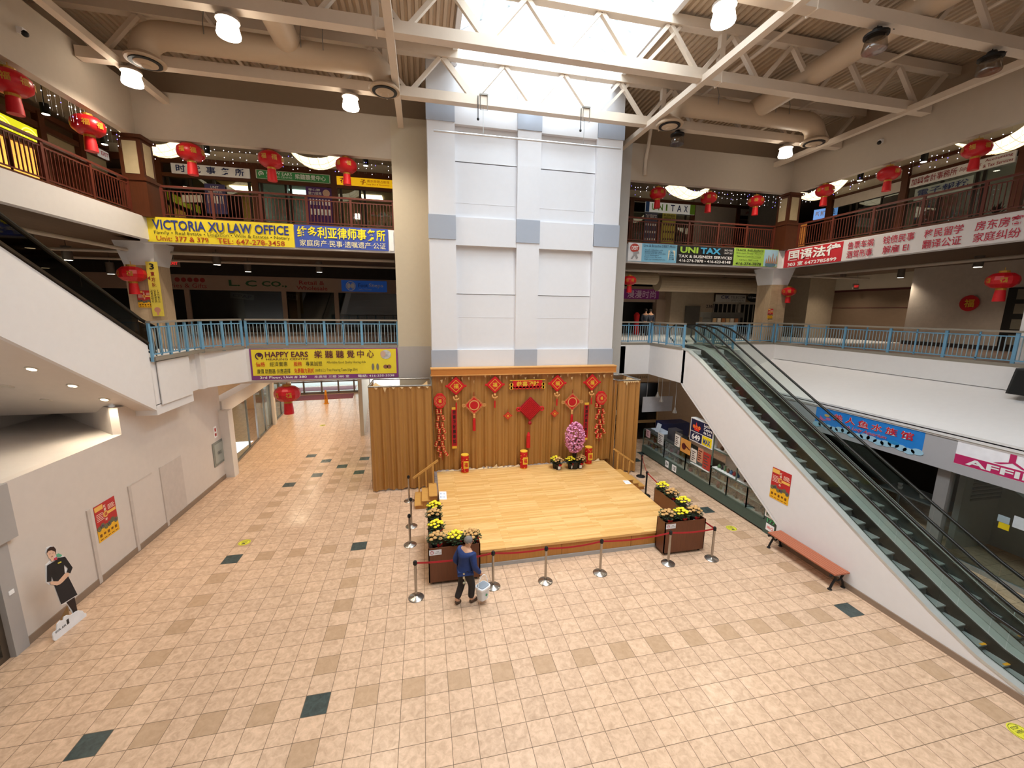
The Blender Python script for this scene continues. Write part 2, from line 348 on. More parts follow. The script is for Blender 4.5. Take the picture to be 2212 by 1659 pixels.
# ---- soffit walls above the third floor opening and the set back upper wall
mS = M('soffit_paint', '#bfb2a1', .65, var=.02)
mb = MB(); mb.box(XL-.25, -1.0, YB, YB+.25, 12.3, 13.75); mb.box(XL-.25, XL, -4, YB+.25, 12.3, 13.75); mb.box(XL-.25, XL+.0, -4, YB, 13.75, 13.9); struct('wall_left.001', mb, mS)
mb = MB(); mb.box(7.6, XR+.25, YB, YB+.25, 12.3, 13.75); mb.box(XR, XR+.25, -4, YB+.25, 12.3, 13.75); struct('wall_right.003', mb, mS)
mU = M('upper_wall_paint', '#bba58c', .65, var=.02)
mb = MB(); mb.box(-12, 20, 18.3, 18.5, 13.7, 15.4); mb.box(-10.5, -10.3, -4, 18.3, 13.7, 15.4); mb.box(18.1, 18.3, -4, 18.3, 13.7, 15.4); mb.box(-12, 20, YB+.2, 18.4, 13.6, 13.72); mb.box(-10.5, XL-.1, -4, YB+.2, 13.6, 13.72); mb.box(XR+.1, 18.3, -4, YB+.2, 13.6, 13.72); struct('wall_upper', mb, mU)
# piers beside the white tower
mb = MB(); mb.box(-1.0, .31, YB-.02, YB+.4, 0, 13.75); struct('wall_pier', mb, M('pier_paint', '#c3b8a2', .6, var=.02))
mb = MB(); mb.box(7.6, 8.75, YB-.02, YB+.4, 3.9, 13.75); struct('wall_pier.001', mb, M('pier_paint_grey', '#b9b6b1', .6, var=.02))
mb = MB(); mb.box(-1.02, .3, YB-.05, YB, 4.0, 5.3); struct('wall_pier.002', mb, mWallG)
# ---- white tower with blue grey squares
def tower():
    mb = MB(); mb.box(.30, 7.63, 15.82, 17.05, 4.4, 15.1)
    for x0, x1 in ((.30, 1.25), (3.52, 4.40), (6.60, 7.63)): mb.box(x0, x1, 15.58, 15.9, 4.4, 15.1)
    for x0, x1 in ((1.25, 3.52), (4.40, 6.60)):
        mb.box(x0, x1, 15.61, 15.9, 4.4, 5.27)
        mb.box(x0, x1, 15.61, 15.9, 9.12, 10.1)
        mb.box(x0, x1, 15.61, 15.9, 13.17, 15.1)
        for za, zb in ((5.27, 7.36), (7.38, 9.12), (10.1, 11.97), (12.0, 13.17)):
            yb = 15.72 if za in (5.27, 10.1) else 15.705
            yt = 15.72 if za in (5.27, 10.1) else 15.80
            mb.prism([(x0, 15.9, za), (x0, yb, za), (x0, yt, zb), (x0, 15.9, zb)], (x1-x0, 0, 0))
        for z in (6.5, 10.6): mb.box(x0, x1, 15.714, 15.73, z, z+.01)
    mb.box(1.35, 6.5, 15.58, 15.9, 15.1, 15.95)
    mb.prism([(1.35, 15.58, 15.95), (6.5, 15.58, 15.95), (3.92, 15.58, 17.55)], (0, .3, 0))
    for x in (3.52, 4.4): mb.box(x-.02, x+.02, 15.55, 15.6, 13.9, 17.0)
    struct('wall_tower', mb, M('tower_white', '#dcdce0', .55, var=.012))
    mb = MB()
    for z0, z1 in ((4.52, 5.27), (9.3, 10.13), (13.2, 13.9)):
        for x0, x1 in ((.27, 1.25), (3.5, 4.41), (6.6, 7.67)): mb.box(x0, x1, 15.55, 15.62, z0, z1)
    struct('trim_5', mb, mBlueG)
tower()
# ---- roof deck with ribs along y, skylight opening x 1.25..7.0
def deck(x0, x1, y0, y1, z):
    mb = MB(); p = .2; n = int((x1-x0)/p)
    prof = []
    for i in range(n):
        x = x0+i*p; prof += [(x, z), (x+.09, z), (x+.11, z+.075), (x+.18, z+.075)]
    prof.append((x1, z))
    vs = [(x, y, zz) for x, zz in prof for y in (y0, y1)]
    mb._a(vs, [(2*i, 2*i+1, 2*i+3, 2*i+2) for i in range(len(prof)-1)]); 
    mb.box(x0, x1, y0, y1, z+.12, z+.2); return mb
ZD = 15.08
struct('ceiling', deck(-10.4, 1.25, -6.2, 18.3, ZD), mDeck); struct('ceiling.001', deck(7.05, 18.2, -6.2, 18.3, ZD), mDeck)
struct('ceiling.002', deck(1.25, 7.05, -6.2, -4.0, ZD), mDeck); struct('ceiling.003', deck(1.25, 7.05, 16.0, 18.3, ZD), mDeck)
# skylight kerb + ridge glazing
SY0, SY1 = -4.0, 15.6
mb = MB(); mb.box(1.15, 1.3, SY0, SY1, 14.95, 15.95); mb.box(7.0, 7.15, SY0, SY1, 14.95, 15.95); mb.box(1.15, 7.15, SY0-.15, SY0, 14.95, 15.95); mb.box(1.3, 1.36, 15.5, 15.9, 15, 16); mb.box(6.4, 7.1, 15.62, 15.9, 15, 16.2); struct('trim_6', mb, mWhite)
mF = M('skylight_frame', '#c9d2d6', .45, .2)
mb = MB(); AP = V(4.12, 0, 17.6)
ys = [SY0+i*(SY1-SY0)/14 for i in range(15)]
for y in ys:
    for s in (1.22, 7.05): mb.bar((s, y, 15.98), (AP.x, y, AP.z), .07, .12)
for s in (1.22, 7.05):
    for t in (0, .33, .66, 1.0):
        x = s+(AP.x-s)*t; z = 15.98+(AP.z-15.98)*t; mb.bar((x, SY0, z), (x, SY1, z), .09, .12)
mb.box(1.2, 7.1, SY0-.05, SY0+.05, 15.9, 16.05)
struct('window_7', mb, mF)
mb = MB()
for s in (1.22, 7.05): mb.poly([(s, SY0, 16.0), (s, SY1, 16.0), (AP.x, SY1, AP.z+.02), (AP.x, SY0, AP.z+.02)])
mb.poly([(1.22, SY0, 16.0), (7.05, SY0, 16.0), (AP.x, SY0, AP.z+.02)])
struct('window_8', mb, glassM('skylight_glass', '#eef4f6', .03))
# ================================================================ STAGE
def plank_mat(name, c1, c2, c3, bw=1.0, rh=.075):
    m = bpy.data.materials.new(name); m.use_nodes = True; N = m.node_tree.nodes; L = m.node_tree.links; b = N['Principled BSDF']
    b.inputs['Roughness'].default_value = .33; b.inputs['Specular IOR Level'].default_value = .35
    tc = N.new('ShaderNodeTexCoord'); br = N.new('ShaderNodeTexBrick'); L.new(tc.outputs['Object'], br.inputs['Vector'])
    br.inputs['Color1'].default_value = hexc(c1); br.inputs['Color2'].default_value = hexc(c2); br.inputs['Mortar'].default_value = hexc(c3)
    br.inputs['Scale'].default_value = 1; br.inputs['Brick Width'].default_value = bw; br.inputs['Row Height'].default_value = rh; br.inputs['Mortar Size'].default_value = .002; br.offset = .37; br.squash = 1.3
    nz = N.new('ShaderNodeTexNoise'); mp = N.new('ShaderNodeMapping'); mp.inputs['Scale'].default_value = (1.5, 25, 3); L.new(tc.outputs['Object'], mp.inputs[0]); L.new(mp.outputs[0], nz.inputs['Vector']); nz.inputs['Scale'].default_value = 2
    mx = N.new('ShaderNodeMix'); mx.data_type = 'RGBA'; mx.blend_type = 'OVERLAY'; mx.inputs[0].default_value = .25; L.new(br.outputs['Color'], mx.inputs[6]); L.new(nz.outputs['Color'], mx.inputs[7])
    L.new(br.outputs['Color'], mx.inputs[6]); L.new(nz.outputs['Fac'], mx.inputs[7]); L.new(mx.outputs[2], b.inputs['Base Color']); return m
mStage = plank_mat('stage_planks', '#e6bb7c', '#d2a05c', '#b98545')
mOak = M('oak_panel', '#b47a38', .4, var=.1, scale=4, stretch=(8, 8, .8))
mOakL = M('oak_light', '#c9964f', .4, var=.1, scale=4, stretch=(1, 8, 8))
mCurt = M('gold_brown_satin', '#a9773a', .42, var=.02, scale=2, stretch=(1, 1, .4), spec=.6)
mHem = M('curtain_lining', '#d9b98a', .5, var=.1)
SZ = .52
st = thing('stage', 'low wooden stage with pale plank top in front of the gold curtain', 'stage', (4, 12.6, 0))
mb = MB(); mb.box(.38, 7.42, 9.70, 15.33, SZ-.07, SZ); mb.build('stage_top', mStage, st)
mb = MB(); mb.box(.45, 7.36, 9.75, 15.33, .10, SZ-.07); mb.build('front_panel', mOak, st)
mb = MB(); 
for x in (1.5, 3.6, 5.7): mb.box(x-.004, x+.004, 9.742, 9.76, .1, SZ-.07)
mb.build('panel_joint', M('joint_dark', '#6d4418'), st)
mb = MB(); mb.box(.5, 7.3, 9.72, 15.3, 0, .10); mb.build('plinth', M('plinth_grey', '#a9a49f'), st)
# notices on the stage floor
for nm, quad, lab in (('paper_notice', [(949, 1079), (965, 1079), (964, 1062), (949, 1062)], 'white paper notice taped to the left edge of the stage floor'), ('paper_notice', [(1352, 1046), (1364, 1045), (1357, 1038), (1345, 1038)], 'white paper notice taped near the right edge of the stage floor')):
    p = [PZ(x, y, SZ) for x, y in quad]; mb = MB(); mb.prism([q+V(0, 0, .002) for q in p], (0, 0, .003)); o = mb.build(nm, M('paper_white', '#f1f2f3', .6)); tag(o, lab, 'notice')
    mb = MB(); c0, cu, cv = p[0], p[1]-p[0], p[3]-p[0]
    for i in range(4):
        for j in range(2):
            q = c0+cu*(.15+.19*i)+cv*(.18+.42*j)+V(0, 0, .006); mb.poly([q, q+cu*.05, q+cu*.05+cv*.22, q+cv*.22])
    mb.build('print', M('print_blue', '#6a86b8'), o)
# steps each side
def steps(x0, sx, y0, y1, lab):
    t = thing('stage_steps', lab, 'steps', (x0, (y0+y1)/2, 0))
    for k in range(3):
        z = .15*(k+1); a = x0+sx*.25*k
        mb = MB(); mb.box(min(a, a+sx*.25), max(a, a+sx*.25), y0+.03, y1-.03, 0, z-.03); mb.build('riser', mOak, t)
        mb = MB(); mb.box(min(a-sx*.03, a+sx*.25), max(a-sx*.03, a+sx*.25), y0, y1, z-.03, z); mb.build('tread', mOakL, t)
    for k in range(3):
        a = x0+sx*(.12+.26*k); mb = MB(); mb.box(a-.025, a+.025, y1-.06, y1, .15*(k+1), .78+.2*k); mb.build('baluster', mOakL, t)
    mb = MB(); mb.bar((x0-sx*.08, y1-.03, .70), (x0+sx*.82, y1-.03, 1.33), .06, .07); mb.build('handrail', mOakL, t)
steps(-.42, 1, 13.35, 14.45, 'three wooden steps with a handrail at the left side of the stage')
steps(8.22, -1, 13.35, 14.45, 'three wooden steps with a handrail at the right side of the stage')
# curtain generator
def drape(x0, x1, y, z0, z1, amp, nf, seed, nx=None, dirv=(1, 0, 0), gather=.6, slack=0.):
    rnd = random.Random(seed); L_ = x1-x0; nx = nx or int(L_*55); nz = 10
    ph = [rnd.uniform(0, 6.28) for _ in range(5)]; vs = []; fs = []
    nrm = V(-dirv[1], dirv[0], 0); o = V(*y) if isinstance(y, (tuple, list)) else V(x0, y, 0)
    for j in range(nz+1):
        t = j/nz
        for i in range(nx+1):
            s = i/nx*L_; w_ = 6.2832*nf*s/L_
            a = math.sin(w_+1.3*math.sin(w_*.31+ph[0])+ph[1])+.5*math.sin(w_*2.17+ph[2]+.6*t)+.35*math.sin(w_*.47+ph[3])
            k = (1-gather*t)
            z = z0+(z1-z0)*t + (0 if j else .03*max(0, math.sin(w_*.5+ph[4])))
            vs.append(o+V(*dirv)*s+nrm*(amp*a*k)+V(0, 0, z))
    for j in range(nz):
        for i in range(nx): q = j*(nx+1)+i; fs.append((q, q+1, q+nx+2, q+nx+1))
    mb = MB(); mb._a(vs, fs); return mb
bc = thing('stage_curtain', 'wide gold-brown curtain hanging behind the stage below the white tower', 'curtain', (4, 15.35, SZ))
drape(.28, 7.66, 15.40, SZ+.01, 4.34, .05, 19, 3).build('drape', mCurt, bc, True)
mb = MB(); rnd = random.Random(5); x = .5
while x < 3.9:
    l = rnd.uniform(.1, .3); h = rnd.uniform(.05, .2) if x > 1.7 else .05
    mb.poly([(x, 15.26, SZ+.01), (x+l, 15.24, SZ+.015), (x+l*.9, 15.30, SZ+h), (x+l*.4, 15.31, SZ+.04)]); x += l*rnd.uniform(.8, 1.4)
for x in (6.95,): mb.poly([(x, 15.25, SZ+.01), (x+.25, 15.24, SZ+.02), (x+.2, 15.3, SZ+.12)])
mb.build('hem_lining', mHem, bc)
mb = MB()
for i in range(26):
    x = .5+i*.28+rnd.uniform(-.08, .08); z = 4.3-rnd.uniform(0, .2); l = rnd.uniform(.03, .1)
    mb.poly([(x, 15.3, z), (x+l, 15.29, z+.03), (x+l*.7, 15.3, z-rnd.uniform(.05, .14))])
mb.build('safety_clip', mHem, bc)
va = thing('curtain_pelmet', 'long orange wooden pelmet board above the stage curtain', 'pelmet', (4, 15.3, 4.45)); mb = MB(); mb.box(.24, 7.70, 15.22, 15.56, 4.34, 4.60); mb.build('board', M('pelmet_wood', '#c07a38', .4, var=.06, stretch=(1, 4, 4)), va); mb = MB(); mb.box(.22, 7.72, 15.20, 15.58, 4.58, 4.62); mb.box(.22, 7.72, 15.20, 15.58, 4.33, 4.36); mb.build('trim_strip', M('pelmet_edge', '#d8a05c', .4), va)
# curtained changing booths each side
mPipe = M('zinc_pipe', '#9a9a98', .35, .8)
def booth(x0, x1, y0, y1, zt, lab, seed):
    t = thing('curtain_booth', lab, 'curtain', ((x0+x1)/2, y0, 0))
    drape(x0, x1, y0, .05, zt-.03, .05, 6.5*(x1-x0)/2.2, seed).build('front_drape', mCurt, t, True)
    drape(0, y1-y0, (x0, y0, 0), .05, zt-.03, .04, 7, seed+1, dirv=(0, 1, 0)).build('side_drape', mCurt, t, True)
    drape(0, y1-y0, (x1, y0, 0), .05, zt-.03, .04, 7, seed+2, dirv=(0, 1, 0)).build('side_drape', mCurt, t, True)
    mb = MB()
    for p, q in (((x0, y0, zt), (x1, y0, zt)), ((x0, y1, zt), (x1, y1, zt)), ((x0, y0, zt), (x0, y1, zt)), ((x1, y0, zt), (x1, y1, zt))): mb.cyl(p, q, .028)
    for x, y in ((x0, y0), (x1, y0)): mb.cyl((x, y+.05, 0), (x, y+.05, zt), .02, 8)
    mb.build('pipe_frame', mPipe, t)
    mb = MB(); n = 12; rows = [(y0+.06, 0.), (y0+.45, -.25), (y1-.5, -.3), (y1-.06, -.05)]
    vs = []
    for y, d in rows:
        for i in range(n+1): s = i/n; vs.append(V(x0+.12+(x1-x0-.24)*s, y+.12*math.sin(s*9+y), zt-.02+d*4*s*(1-s)*1.0-.02*math.sin(i*2.4)))
    mb._a(vs, [(j*(n+1)+i, j*(n+1)+i+1, (j+1)*(n+1)+i+1, (j+1)*(n+1)+i) for j in range(2) for i in range(n)]); mb.build('top_cloth', mHem, t, True)
    mb = MB()
    for k in range(7):
        x = x0+.2+(x1-x0-.4)*k/6; mb.poly([(x, y0-.06, zt-.02), (x+.13, y0-.06, zt-.03), (x+.07, y0-.07, zt-.1-.12*(k == 1))])
    mb.build('lining_fold', mHem, t)
    return t
booth(-1.98, .22, 15.05, 16.65, 4.02, 'gold-brown curtained booth left of the stage under the yellow banner', 11)
booth(7.72, 8.72, 15.05, 16.5, 4.02, 'narrow gold-brown curtained booth right of the stage near the escalator', 21)
# ---------------------------------------------------------------- planters
mLam = M('walnut_laminate', '#6a3d24', .42, var=.12, scale=4, stretch=(9, 9, .7)); mLamD = M('planter_inside', '#3a2012', .7)
def planter(px, sx, lab, sw=.38):
    """L shaped: front leg along x, side leg along y; px outer-front corner, sx +1 opens to the right"""
    t = thing('planter_box', lab, 'planter', (px+sx*.6, 9.5, 0)); h = 1.0; b = .08
    X = lambda a: px+sx*a
    def bx(mb, a0, a1, y0, y1, z0, z1): mb.box(min(X(a0), X(a1)), max(X(a0), X(a1)), y0, y1, z0, z1)
    th = .025
    for nm, (a0, a1, y0, y1) in dict(front_panel=(0, 1.28, 9.26, 9.26+th), outer_panel=(0, th, 9.26, 11.45), end_panel=(1.28-th, 1.28, 9.26, 9.68), inner_panel=(sw, 1.28, 9.655, 9.68), side_panel=(sw-.02, sw, 9.66, 11.45), back_panel=(0, sw, 11.425, 11.45)).items():
        mb = MB(); bx(mb, a0, a1, y0, y1, b, h); mb.build(nm, mLam, t)
    mb = MB(); bx(mb, th, 1.25, 9.29, 9.65, .76, .78); bx(mb, th, sw-.02, 9.65, 11.42, .76, .78); mb.build('shelf', mLamD, t)
    for a, y in ((.1, 9.34), (1.18, 9.34), (.1, 11.3), (sw-.08, 11.3), (1.18, 9.6)):
        mb = MB(); mb.cyl((X(a)-.02, y, .04), (X(a)+.02, y, .04), .04, 10); mb.box(X(a)-.015, X(a)+.015, y-.015, y+.015, .04, b); mb.build('caster', mBlack, t)
    P = Plane((min(X(.02), X(.32)) if sx > 0 else px-1.26, 9.258, .82), (1, 0, 0), (0, 0, 1), .3, .14)
    mb = MB(); P.rect(mb, 0, 1, 0, 1, .002, .002); s = mb.build('notice_sticker', M('sticker_white', '#eceef0'), t)
    mb = MB(); P.ring(mb, .22, .5, .035, .048, .004); P.rect(mb, .14, .3, .46, .54, .005, .001); mb.build('no_touch_symbol', M('sticker_red', '#b33a44'), s)
    mb = MB(); P.text(mb, 'PLEASE\nDO NOT TOUCH', .45, .95, .25, .75, .004); mb.build('lettering', M('ink', '#333333'), s)
planter(-.02, 1, 'brown L-shaped planter box at the left front corner of the stage')
planter(7.72, -1, 'brown L-shaped planter box at the right front corner of the stage', .29)
# potted chrysanthemums
mLeaf = M('chrysanthemum_leaf', '#33472a', .6, var=.25, scale=20); mYel = M('yellow_petals', '#f3dc2c', .5, var=.08, scale=30); mTan = M('faded_petals', '#c79a5f', .6, var=.2, scale=25)
mPot = M('black_pot', '#1b1a1a', .5); mBow = M('red_bow', '#cf1c22', .35, var=.1)
def mum(kind, seed):
    rnd = random.Random(seed); t = thing('potted_chrysanthemum', 'x', 'potted plant')
    mb = MB(); mb.lathe((0, 0, 0), [(.075, 0), (.10, .17), (.112, .17), (.112, .19), (.095, .19)], 14); mb.build('pot', mPot, t, True)
    mb = MB(); mb.poly([(.112*1.02*math.sin(a)*(.8+.2*z/.16), -.112*1.02*math.cos(a)*(.8+.2*z/.16), z) for a, z in ((-.45, .03), (.45, .03), (.45, .14), (-.45, .14))]); mb.build('care_label', M('sticker_white', '#eceef0'), t)
    mb = MB()
    for i in range(150):
        a = rnd.uniform(0, 6.28); r = .17*math.sqrt(rnd.random()); z = .2+.18*rnd.random()*(1-(r/.2)**2*.5)
        c = V(r*math.cos(a), r*math.sin(a), z); d = V(math.cos(a+rnd.uniform(-.6, .6)), math.sin(a+rnd.uniform(-.6, .6)), rnd.uniform(-.2, .8)).normalized(); s = d.cross(V(0, 0, 1)).normalized()*.022; l = .06
        mb.poly([c, c+d*l*.5+s, c+d*l, c+d*l*.5-s])
    mb.build('foliage', mLeaf, t)
    mb = MB()
    for i in range(15):
        a = i*2.4; r = .155*math.sqrt((i+.5)/15); z = .40-.09*(r/.155)**2+rnd.uniform(-.015, .02); rr = rnd.uniform(.036, .048)
        c = V(r*math.cos(a), r*math.sin(a), z)
        mb.ball(c, rr, 9, 4, 0, (1, 1, .55))
    mb.build('blooms', mYel if kind else mTan, t, False)
    mb = MB()
    for dx, dz, r in ((-.035, .01, .03), (.035, .012, .03), (0, -.01, .022), (-.02, -.035, .02), (.02, -.03, .02)): mb.ball((dx+.03, -.115, .19+dz), r, 8, 4, 0, (1, .6, .8))
    mb.build('ribbon_bow', mBow, t)
    return t
pro = [mum(False, 2), mum(True, 1)]; used = [False, False]
def put_mum(k, loc, rz, lab, group, s=1.0):
    if not used[k]: o = pro[k]; used[k] = True; o.location = loc; o.rotation_euler = (0, 0, rz); o['label'] = lab; o['group'] = group; o.scale = (s,)*3; return o
    return dup(pro[k], loc, lab, rz, group, s)
gL, gR, gS = 'potted chrysanthemums in the left planter', 'potted chrysanthemums in the right planter', 'potted chrysanthemums on the stage'
for k, x, y, lab in ((1, .18, 11.2, 'yellow chrysanthemum at the far back end of the left planter'), (0, .16, 10.75, 'faded tan chrysanthemum second from the back in the left planter'), (1, .20, 10.1, 'yellow chrysanthemum in the middle of the left planter side'), (0, .19, 9.5, 'faded tan chrysanthemum with red bow at the left planter corner by the notice sticker'), (1, .66, 9.47, 'yellow chrysanthemum alone in the middle of the left planter front'), (0, 1.08, 9.47, 'faded tan chrysanthemum with big red bow behind the man\'s head')):
    put_mum(k, (x, y, .785), k*.7+x, lab, gL, 1.2)
for k, x, y, lab in ((1, 7.57, 11.2, 'yellow chrysanthemum at the far back end of the right planter'), (0, 7.57, 10.7, 'faded tan chrysanthemum second from the back in the right planter'), (1, 7.57, 10.1, 'yellow chrysanthemum third from the back in the right planter'), (0, 7.50, 9.50, 'faded tan chrysanthemum with red bow at the right end of the right planter'), (1, 7.05, 9.47, 'bright yellow chrysanthemum in the middle of the right planter front'), (0, 6.62, 9.47, 'faded tan chrysanthemum with red bow at the left end of the right planter front')):
    put_mum(k, (x, y, .785), -.3+.4*k, lab, gR, 1.2)
for k, px, py, lab in ((1, 1195, 1006, 'yellow chrysanthemum farthest left on the stage floor'), (0, 1206, 1014, 'small tan chrysanthemum on the stage in front of the leftmost yellow one'), (1, 1232, 1012, 'yellow chrysanthemum on the stage in front of the blossom tree'), (0, 1252, 1011, 'tan chrysanthemum on the stage at the right end of the pots'), (0, 1246, 1000, 'tan chrysanthemum on the stage at the back beside the blossom tree')):
    p = PZ(px, py, SZ); put_mum(k, (p.x, min(p.y, 14.85), SZ+.003), .4*k, lab, gS, 1.2)
# blossom tree
c = PZ(1232, 1003, SZ); c.y = 14.72; tr = thing('blossom_tree', 'artificial pink blossom tree in a black pot on the stage', 'tree', (c.x, c.y, SZ))
mb = MB(); mb.lathe((c.x, c.y, SZ), [(.16, 0), (.2, .3), (.21, .3), (.18, .32)], 16); mb.build('pot', mPot, tr, True)
mb = MB(); rnd = random.Random(9)
for i in range(6): a = i*1.05; mb.tube([(c.x+.03*math.cos(a), c.y+.03*math.sin(a), SZ+.3), (c.x+.1*math.cos(a), c.y+.1*math.sin(a), SZ+.8), (c.x+.3*math.cos(a), c.y+.2*math.sin(a), SZ+1.5)], [.03, .02, .008], 6)
mb.build('trunk', M('bark_dark', '#2a1c16', .8), tr)
mb = MB()
for i in range(900):
    a = rnd.uniform(0, 6.28); zz = rnd.uniform(-1, 1); rad = math.sqrt(1-zz*zz)*rnd.uniform(.75, 1.05); p = V(c.x+.40*rad*math.cos(a), c.y+.32*rad*math.sin(a), SZ+1.28+.62*zz)
    d = V(rnd.gauss(0, 1), rnd.gauss(0, 1), rnd.gauss(0, 1)).normalized(); e = d.orthogonal().normalized(); g_ = d.cross(e); r = rnd.uniform(.034, .055)
    mb.poly([p+e*r*math.cos(t*1.2566)*(1)+g_*r*math.sin(t*1.2566) for t in range(5)])
    if i % 3 == 0: mb.ball(p, .02, 5, 3)
o = mb.build('blossoms', M('pink_petals', '#ee9cc0', .5, var=.15, scale=30), tr); o['kind'] = 'stuff'
# ---------------------------------------------------------------- new year decorations on the curtain
YD = 15.27; mDR = M('lucky_red', '#c8161d', .55, var=.08, scale=20); mDRd = M('deep_red', '#98101a', .6, var=.05)
def fl(px, py): return PY(px, py, YD)
def plq(c, r): return Plane((c.x-r, c.y, c.z-r), (1, 0, 0), (0, 0, 1), 2*r, 2*r)
def diamond(mb, P, k, e, mi=0): P.poly(mb, [(.5, .5-k), (.5+k, .5), (.5, .5+k), (.5-k, .5)], e, mi)
def tassel(t, P, x, z0, z1, r=.03):
    mb = MB(); q = P.at(.5, .5); mb.lathe((q.x+x, q.y-.02, z1), [(r, 0), (r*.9, (z0-z1)*.8), (r*.3, z0-z1)], 8); mb.build('tassel', mDR, t)
def fu(px, py, r, lab, ch='福', knot=True, dz=.38, tz=.3):
    c = fl(px, py); t = thing('lucky_diamond', lab, 'decoration', c, 'red and gold diamond plaques on the stage curtain'); P = plq(c, r)
    mb = MB(); mb.prism([P.at(*q) for q in ((.5, 0), (1, .5), (.5, 1), (0, .5))], (0, -.02, 0))
    for i in range(9):
        for sa, sb in ((1, 1), (1, -1), (-1, 1), (-1, -1)): q = P.at(.5+sa*.5*(i+.5)/9, .5+sb*.5*(1-(i+.5)/9)); mb.ball(q, r*.085, 6, 4, 0, (1, .6, 1))
    for s in (-1, 1): mb.ball(P.at(.5+s*.52, .5), r*.16, 8, 5, 0, (1, .5, 1))
    mb.build('plaque', mDR, t)
    mb = MB(); 
    k1, k2 = .36, .32
    for a in range(4):
        d0 = [(0, -1), (1, 0), (0, 1), (-1, 0)][a]; d1 = [(1, 0), (0, 1), (-1, 0), (0, -1)][a]
        P.poly(mb, [(.5+d0[0]*k1, .5+d0[1]*k1), (.5+d1[0]*k1, .5+d1[1]*k1), (.5+d1[0]*k2, .5+d1[1]*k2), (.5+d0[0]*k2, .5+d0[1]*k2)], .024)
    P.text(mb, ch, .36, .64, .36, .64, .026, .02); mb.build('gold_character', mGold, t)
    if knot:
        mb = MB(); q = P.at(.5, 0)
        for i in range(7): a = 3.5+i*.45; mb.ball((q.x+.1*math.cos(a-.5), q.y-.02, q.z-.1+.09*math.sin(a-.5)), .035, 7, 4)
        mb.ball((q.x, q.y-.02, q.z-.06), .05, 8, 5); mb.cyl((q.x, q.y-.02, q.z-.3), (q.x, q.y-.02, q.z), .012, 6); mb.build('gold_knot', M('gold_cord', '#d9a262', .5), t); tassel(t, P, 0, q.z-.28, q.z-.28-tz)
    mb = MB(); q = P.at(.5, 1); mb.cyl(q, q+V(0, 0, .12), .008, 5); mb.build('cord', mDRd, t)
fu(985, 834, .34, 'red diamond plaque with gold character nearest the left edge of the curtain')
fu(1069, 831, .33, 'red diamond plaque with gold character just left of the wide greeting banner')
fu(1204, 828, .33, 'red diamond plaque with gold character just right of the wide greeting banner')
fu(1279, 826, .33, 'red diamond plaque with gold character nearest the right edge of the curtain')
fu(1097, 898, .155, 'small red diamond with gold character left of the big red knot', '春', False)
fu(1198, 893, .155, 'small red diamond with gold character right of the big red knot', '春', False)
def loopknot(px, py, r, lab):
    c = fl(px, py); t = thing('round_fortune_knot', lab, 'decoration', c, 'gold edged fortune knots'); P = plq(c, r)
    mb = MB(); mb.prism([P.at(*q) for q in ((.5, .05), (.95, .5), (.5, .95), (.05, .5))], (0, -.02, 0)); mb.build('plaque', mDR, t)
    mb = MB()
    for i in range(6):
        for sa, sb in ((1, 1), (1, -1), (-1, 1), (-1, -1)):
            u = (i+.5)/6; q = (.5+sa*.44*u, .5+sb*.44*(1-u)); P.ring(mb, q[0], q[1], r*.055, r*.085, .026, 10)
    for s in (-1, 1): P.ring(mb, .5+s*.5, .5, r*.12, r*.17, .027, 14); P.ring(mb, .5+s*.5, .5, r*.05, r*.08, .027, 10)
    P.ring(mb, .5, .5, r*.40, r*.50, .028, 24); mb.build('gold_edging', M('gold_cord', '#d9a262', .5), t)
    mb = MB(); P.text(mb, '福', .36, .64, .36, .64, .03, .02); mb.build('red_character', mDR, t)
    q = P.at(.5, 0); tassel(t, P, 0, q.z-.06, q.z-.62, .06)
    mb = MB(); mb.cyl((q.x, q.y-.02, q.z-.1), (q.x, q.y-.02, q.z+.05), .05, 8); mb.build('gold_bead', M('gold_cord', '#d9a262', .5), t)
    mb = MB(); q = P.at(.5, .95); mb.cyl(q, q+V(0, 0, .15), .012, 5); mb.build('cord', mDRd, t)
loopknot(1024, 875, .40, 'gold edged round fortune knot on the left half of the curtain')
loopknot(1236, 868, .40, 'gold edged round fortune knot on the right half above the blossom tree')
c = fl(1145, 883); t = thing('chinese_knot', 'big plain red woven knot in the middle of the stage curtain', 'decoration', c); P = plq(c, .46)
mb = MB(); mb.prism([P.at(*q) for q in ((.5, 0), (1, .5), (.5, 1), (0, .5))], (0, -.03, 0))
for i in range(10):
    for sa, sb in ((1, 1), (1, -1), (-1, 1), (-1, -1)): mb.ball(P.at(.5+sa*.5*(i+.5)/10, .5+sb*.5*(1-(i+.5)/10)), .045, 7, 4, 0, (1, .6, 1))
mb.build('woven_body', mDRd, t)
mb = MB()
for i in range(11):
    u = -.45+.09*i; mb.bar(P.at(.5+u*.5-.24, .5+u*.5+.24, .035), P.at(.5+u*.5+.24, .5+u*.5-.24, .035), .03, .02); mb.bar(P.at(.5+u*.5-.24, .5-u*.5-.24, .045), P.at(.5+u*.5+.24, .5-u*.5+.24, .045), .03, .02)
for s in (-1, 1):
    for k in range(2): mb.tube([P.at(.5+s*.52, .5, .03)+V(.09*(1-.4*k)*math.cos(a*.7), 0, .09*(1-.4*k)*math.sin(a*.7)) for a in range(10)], .018, 6)
mb.build('cord', mDR, t)
mb = MB(); q = P.at(.5, 0); mb.ball((q.x, q.y-.02, q.z-.12), .08, 8, 5); mb.cyl((q.x, q.y-.02, q.z-.55), (q.x, q.y-.02, q.z), .008, 5); mb.build('lower_knot', mDRd, t); tassel(t, P, -.05, q.z-.5, q.z-1.15, .085)
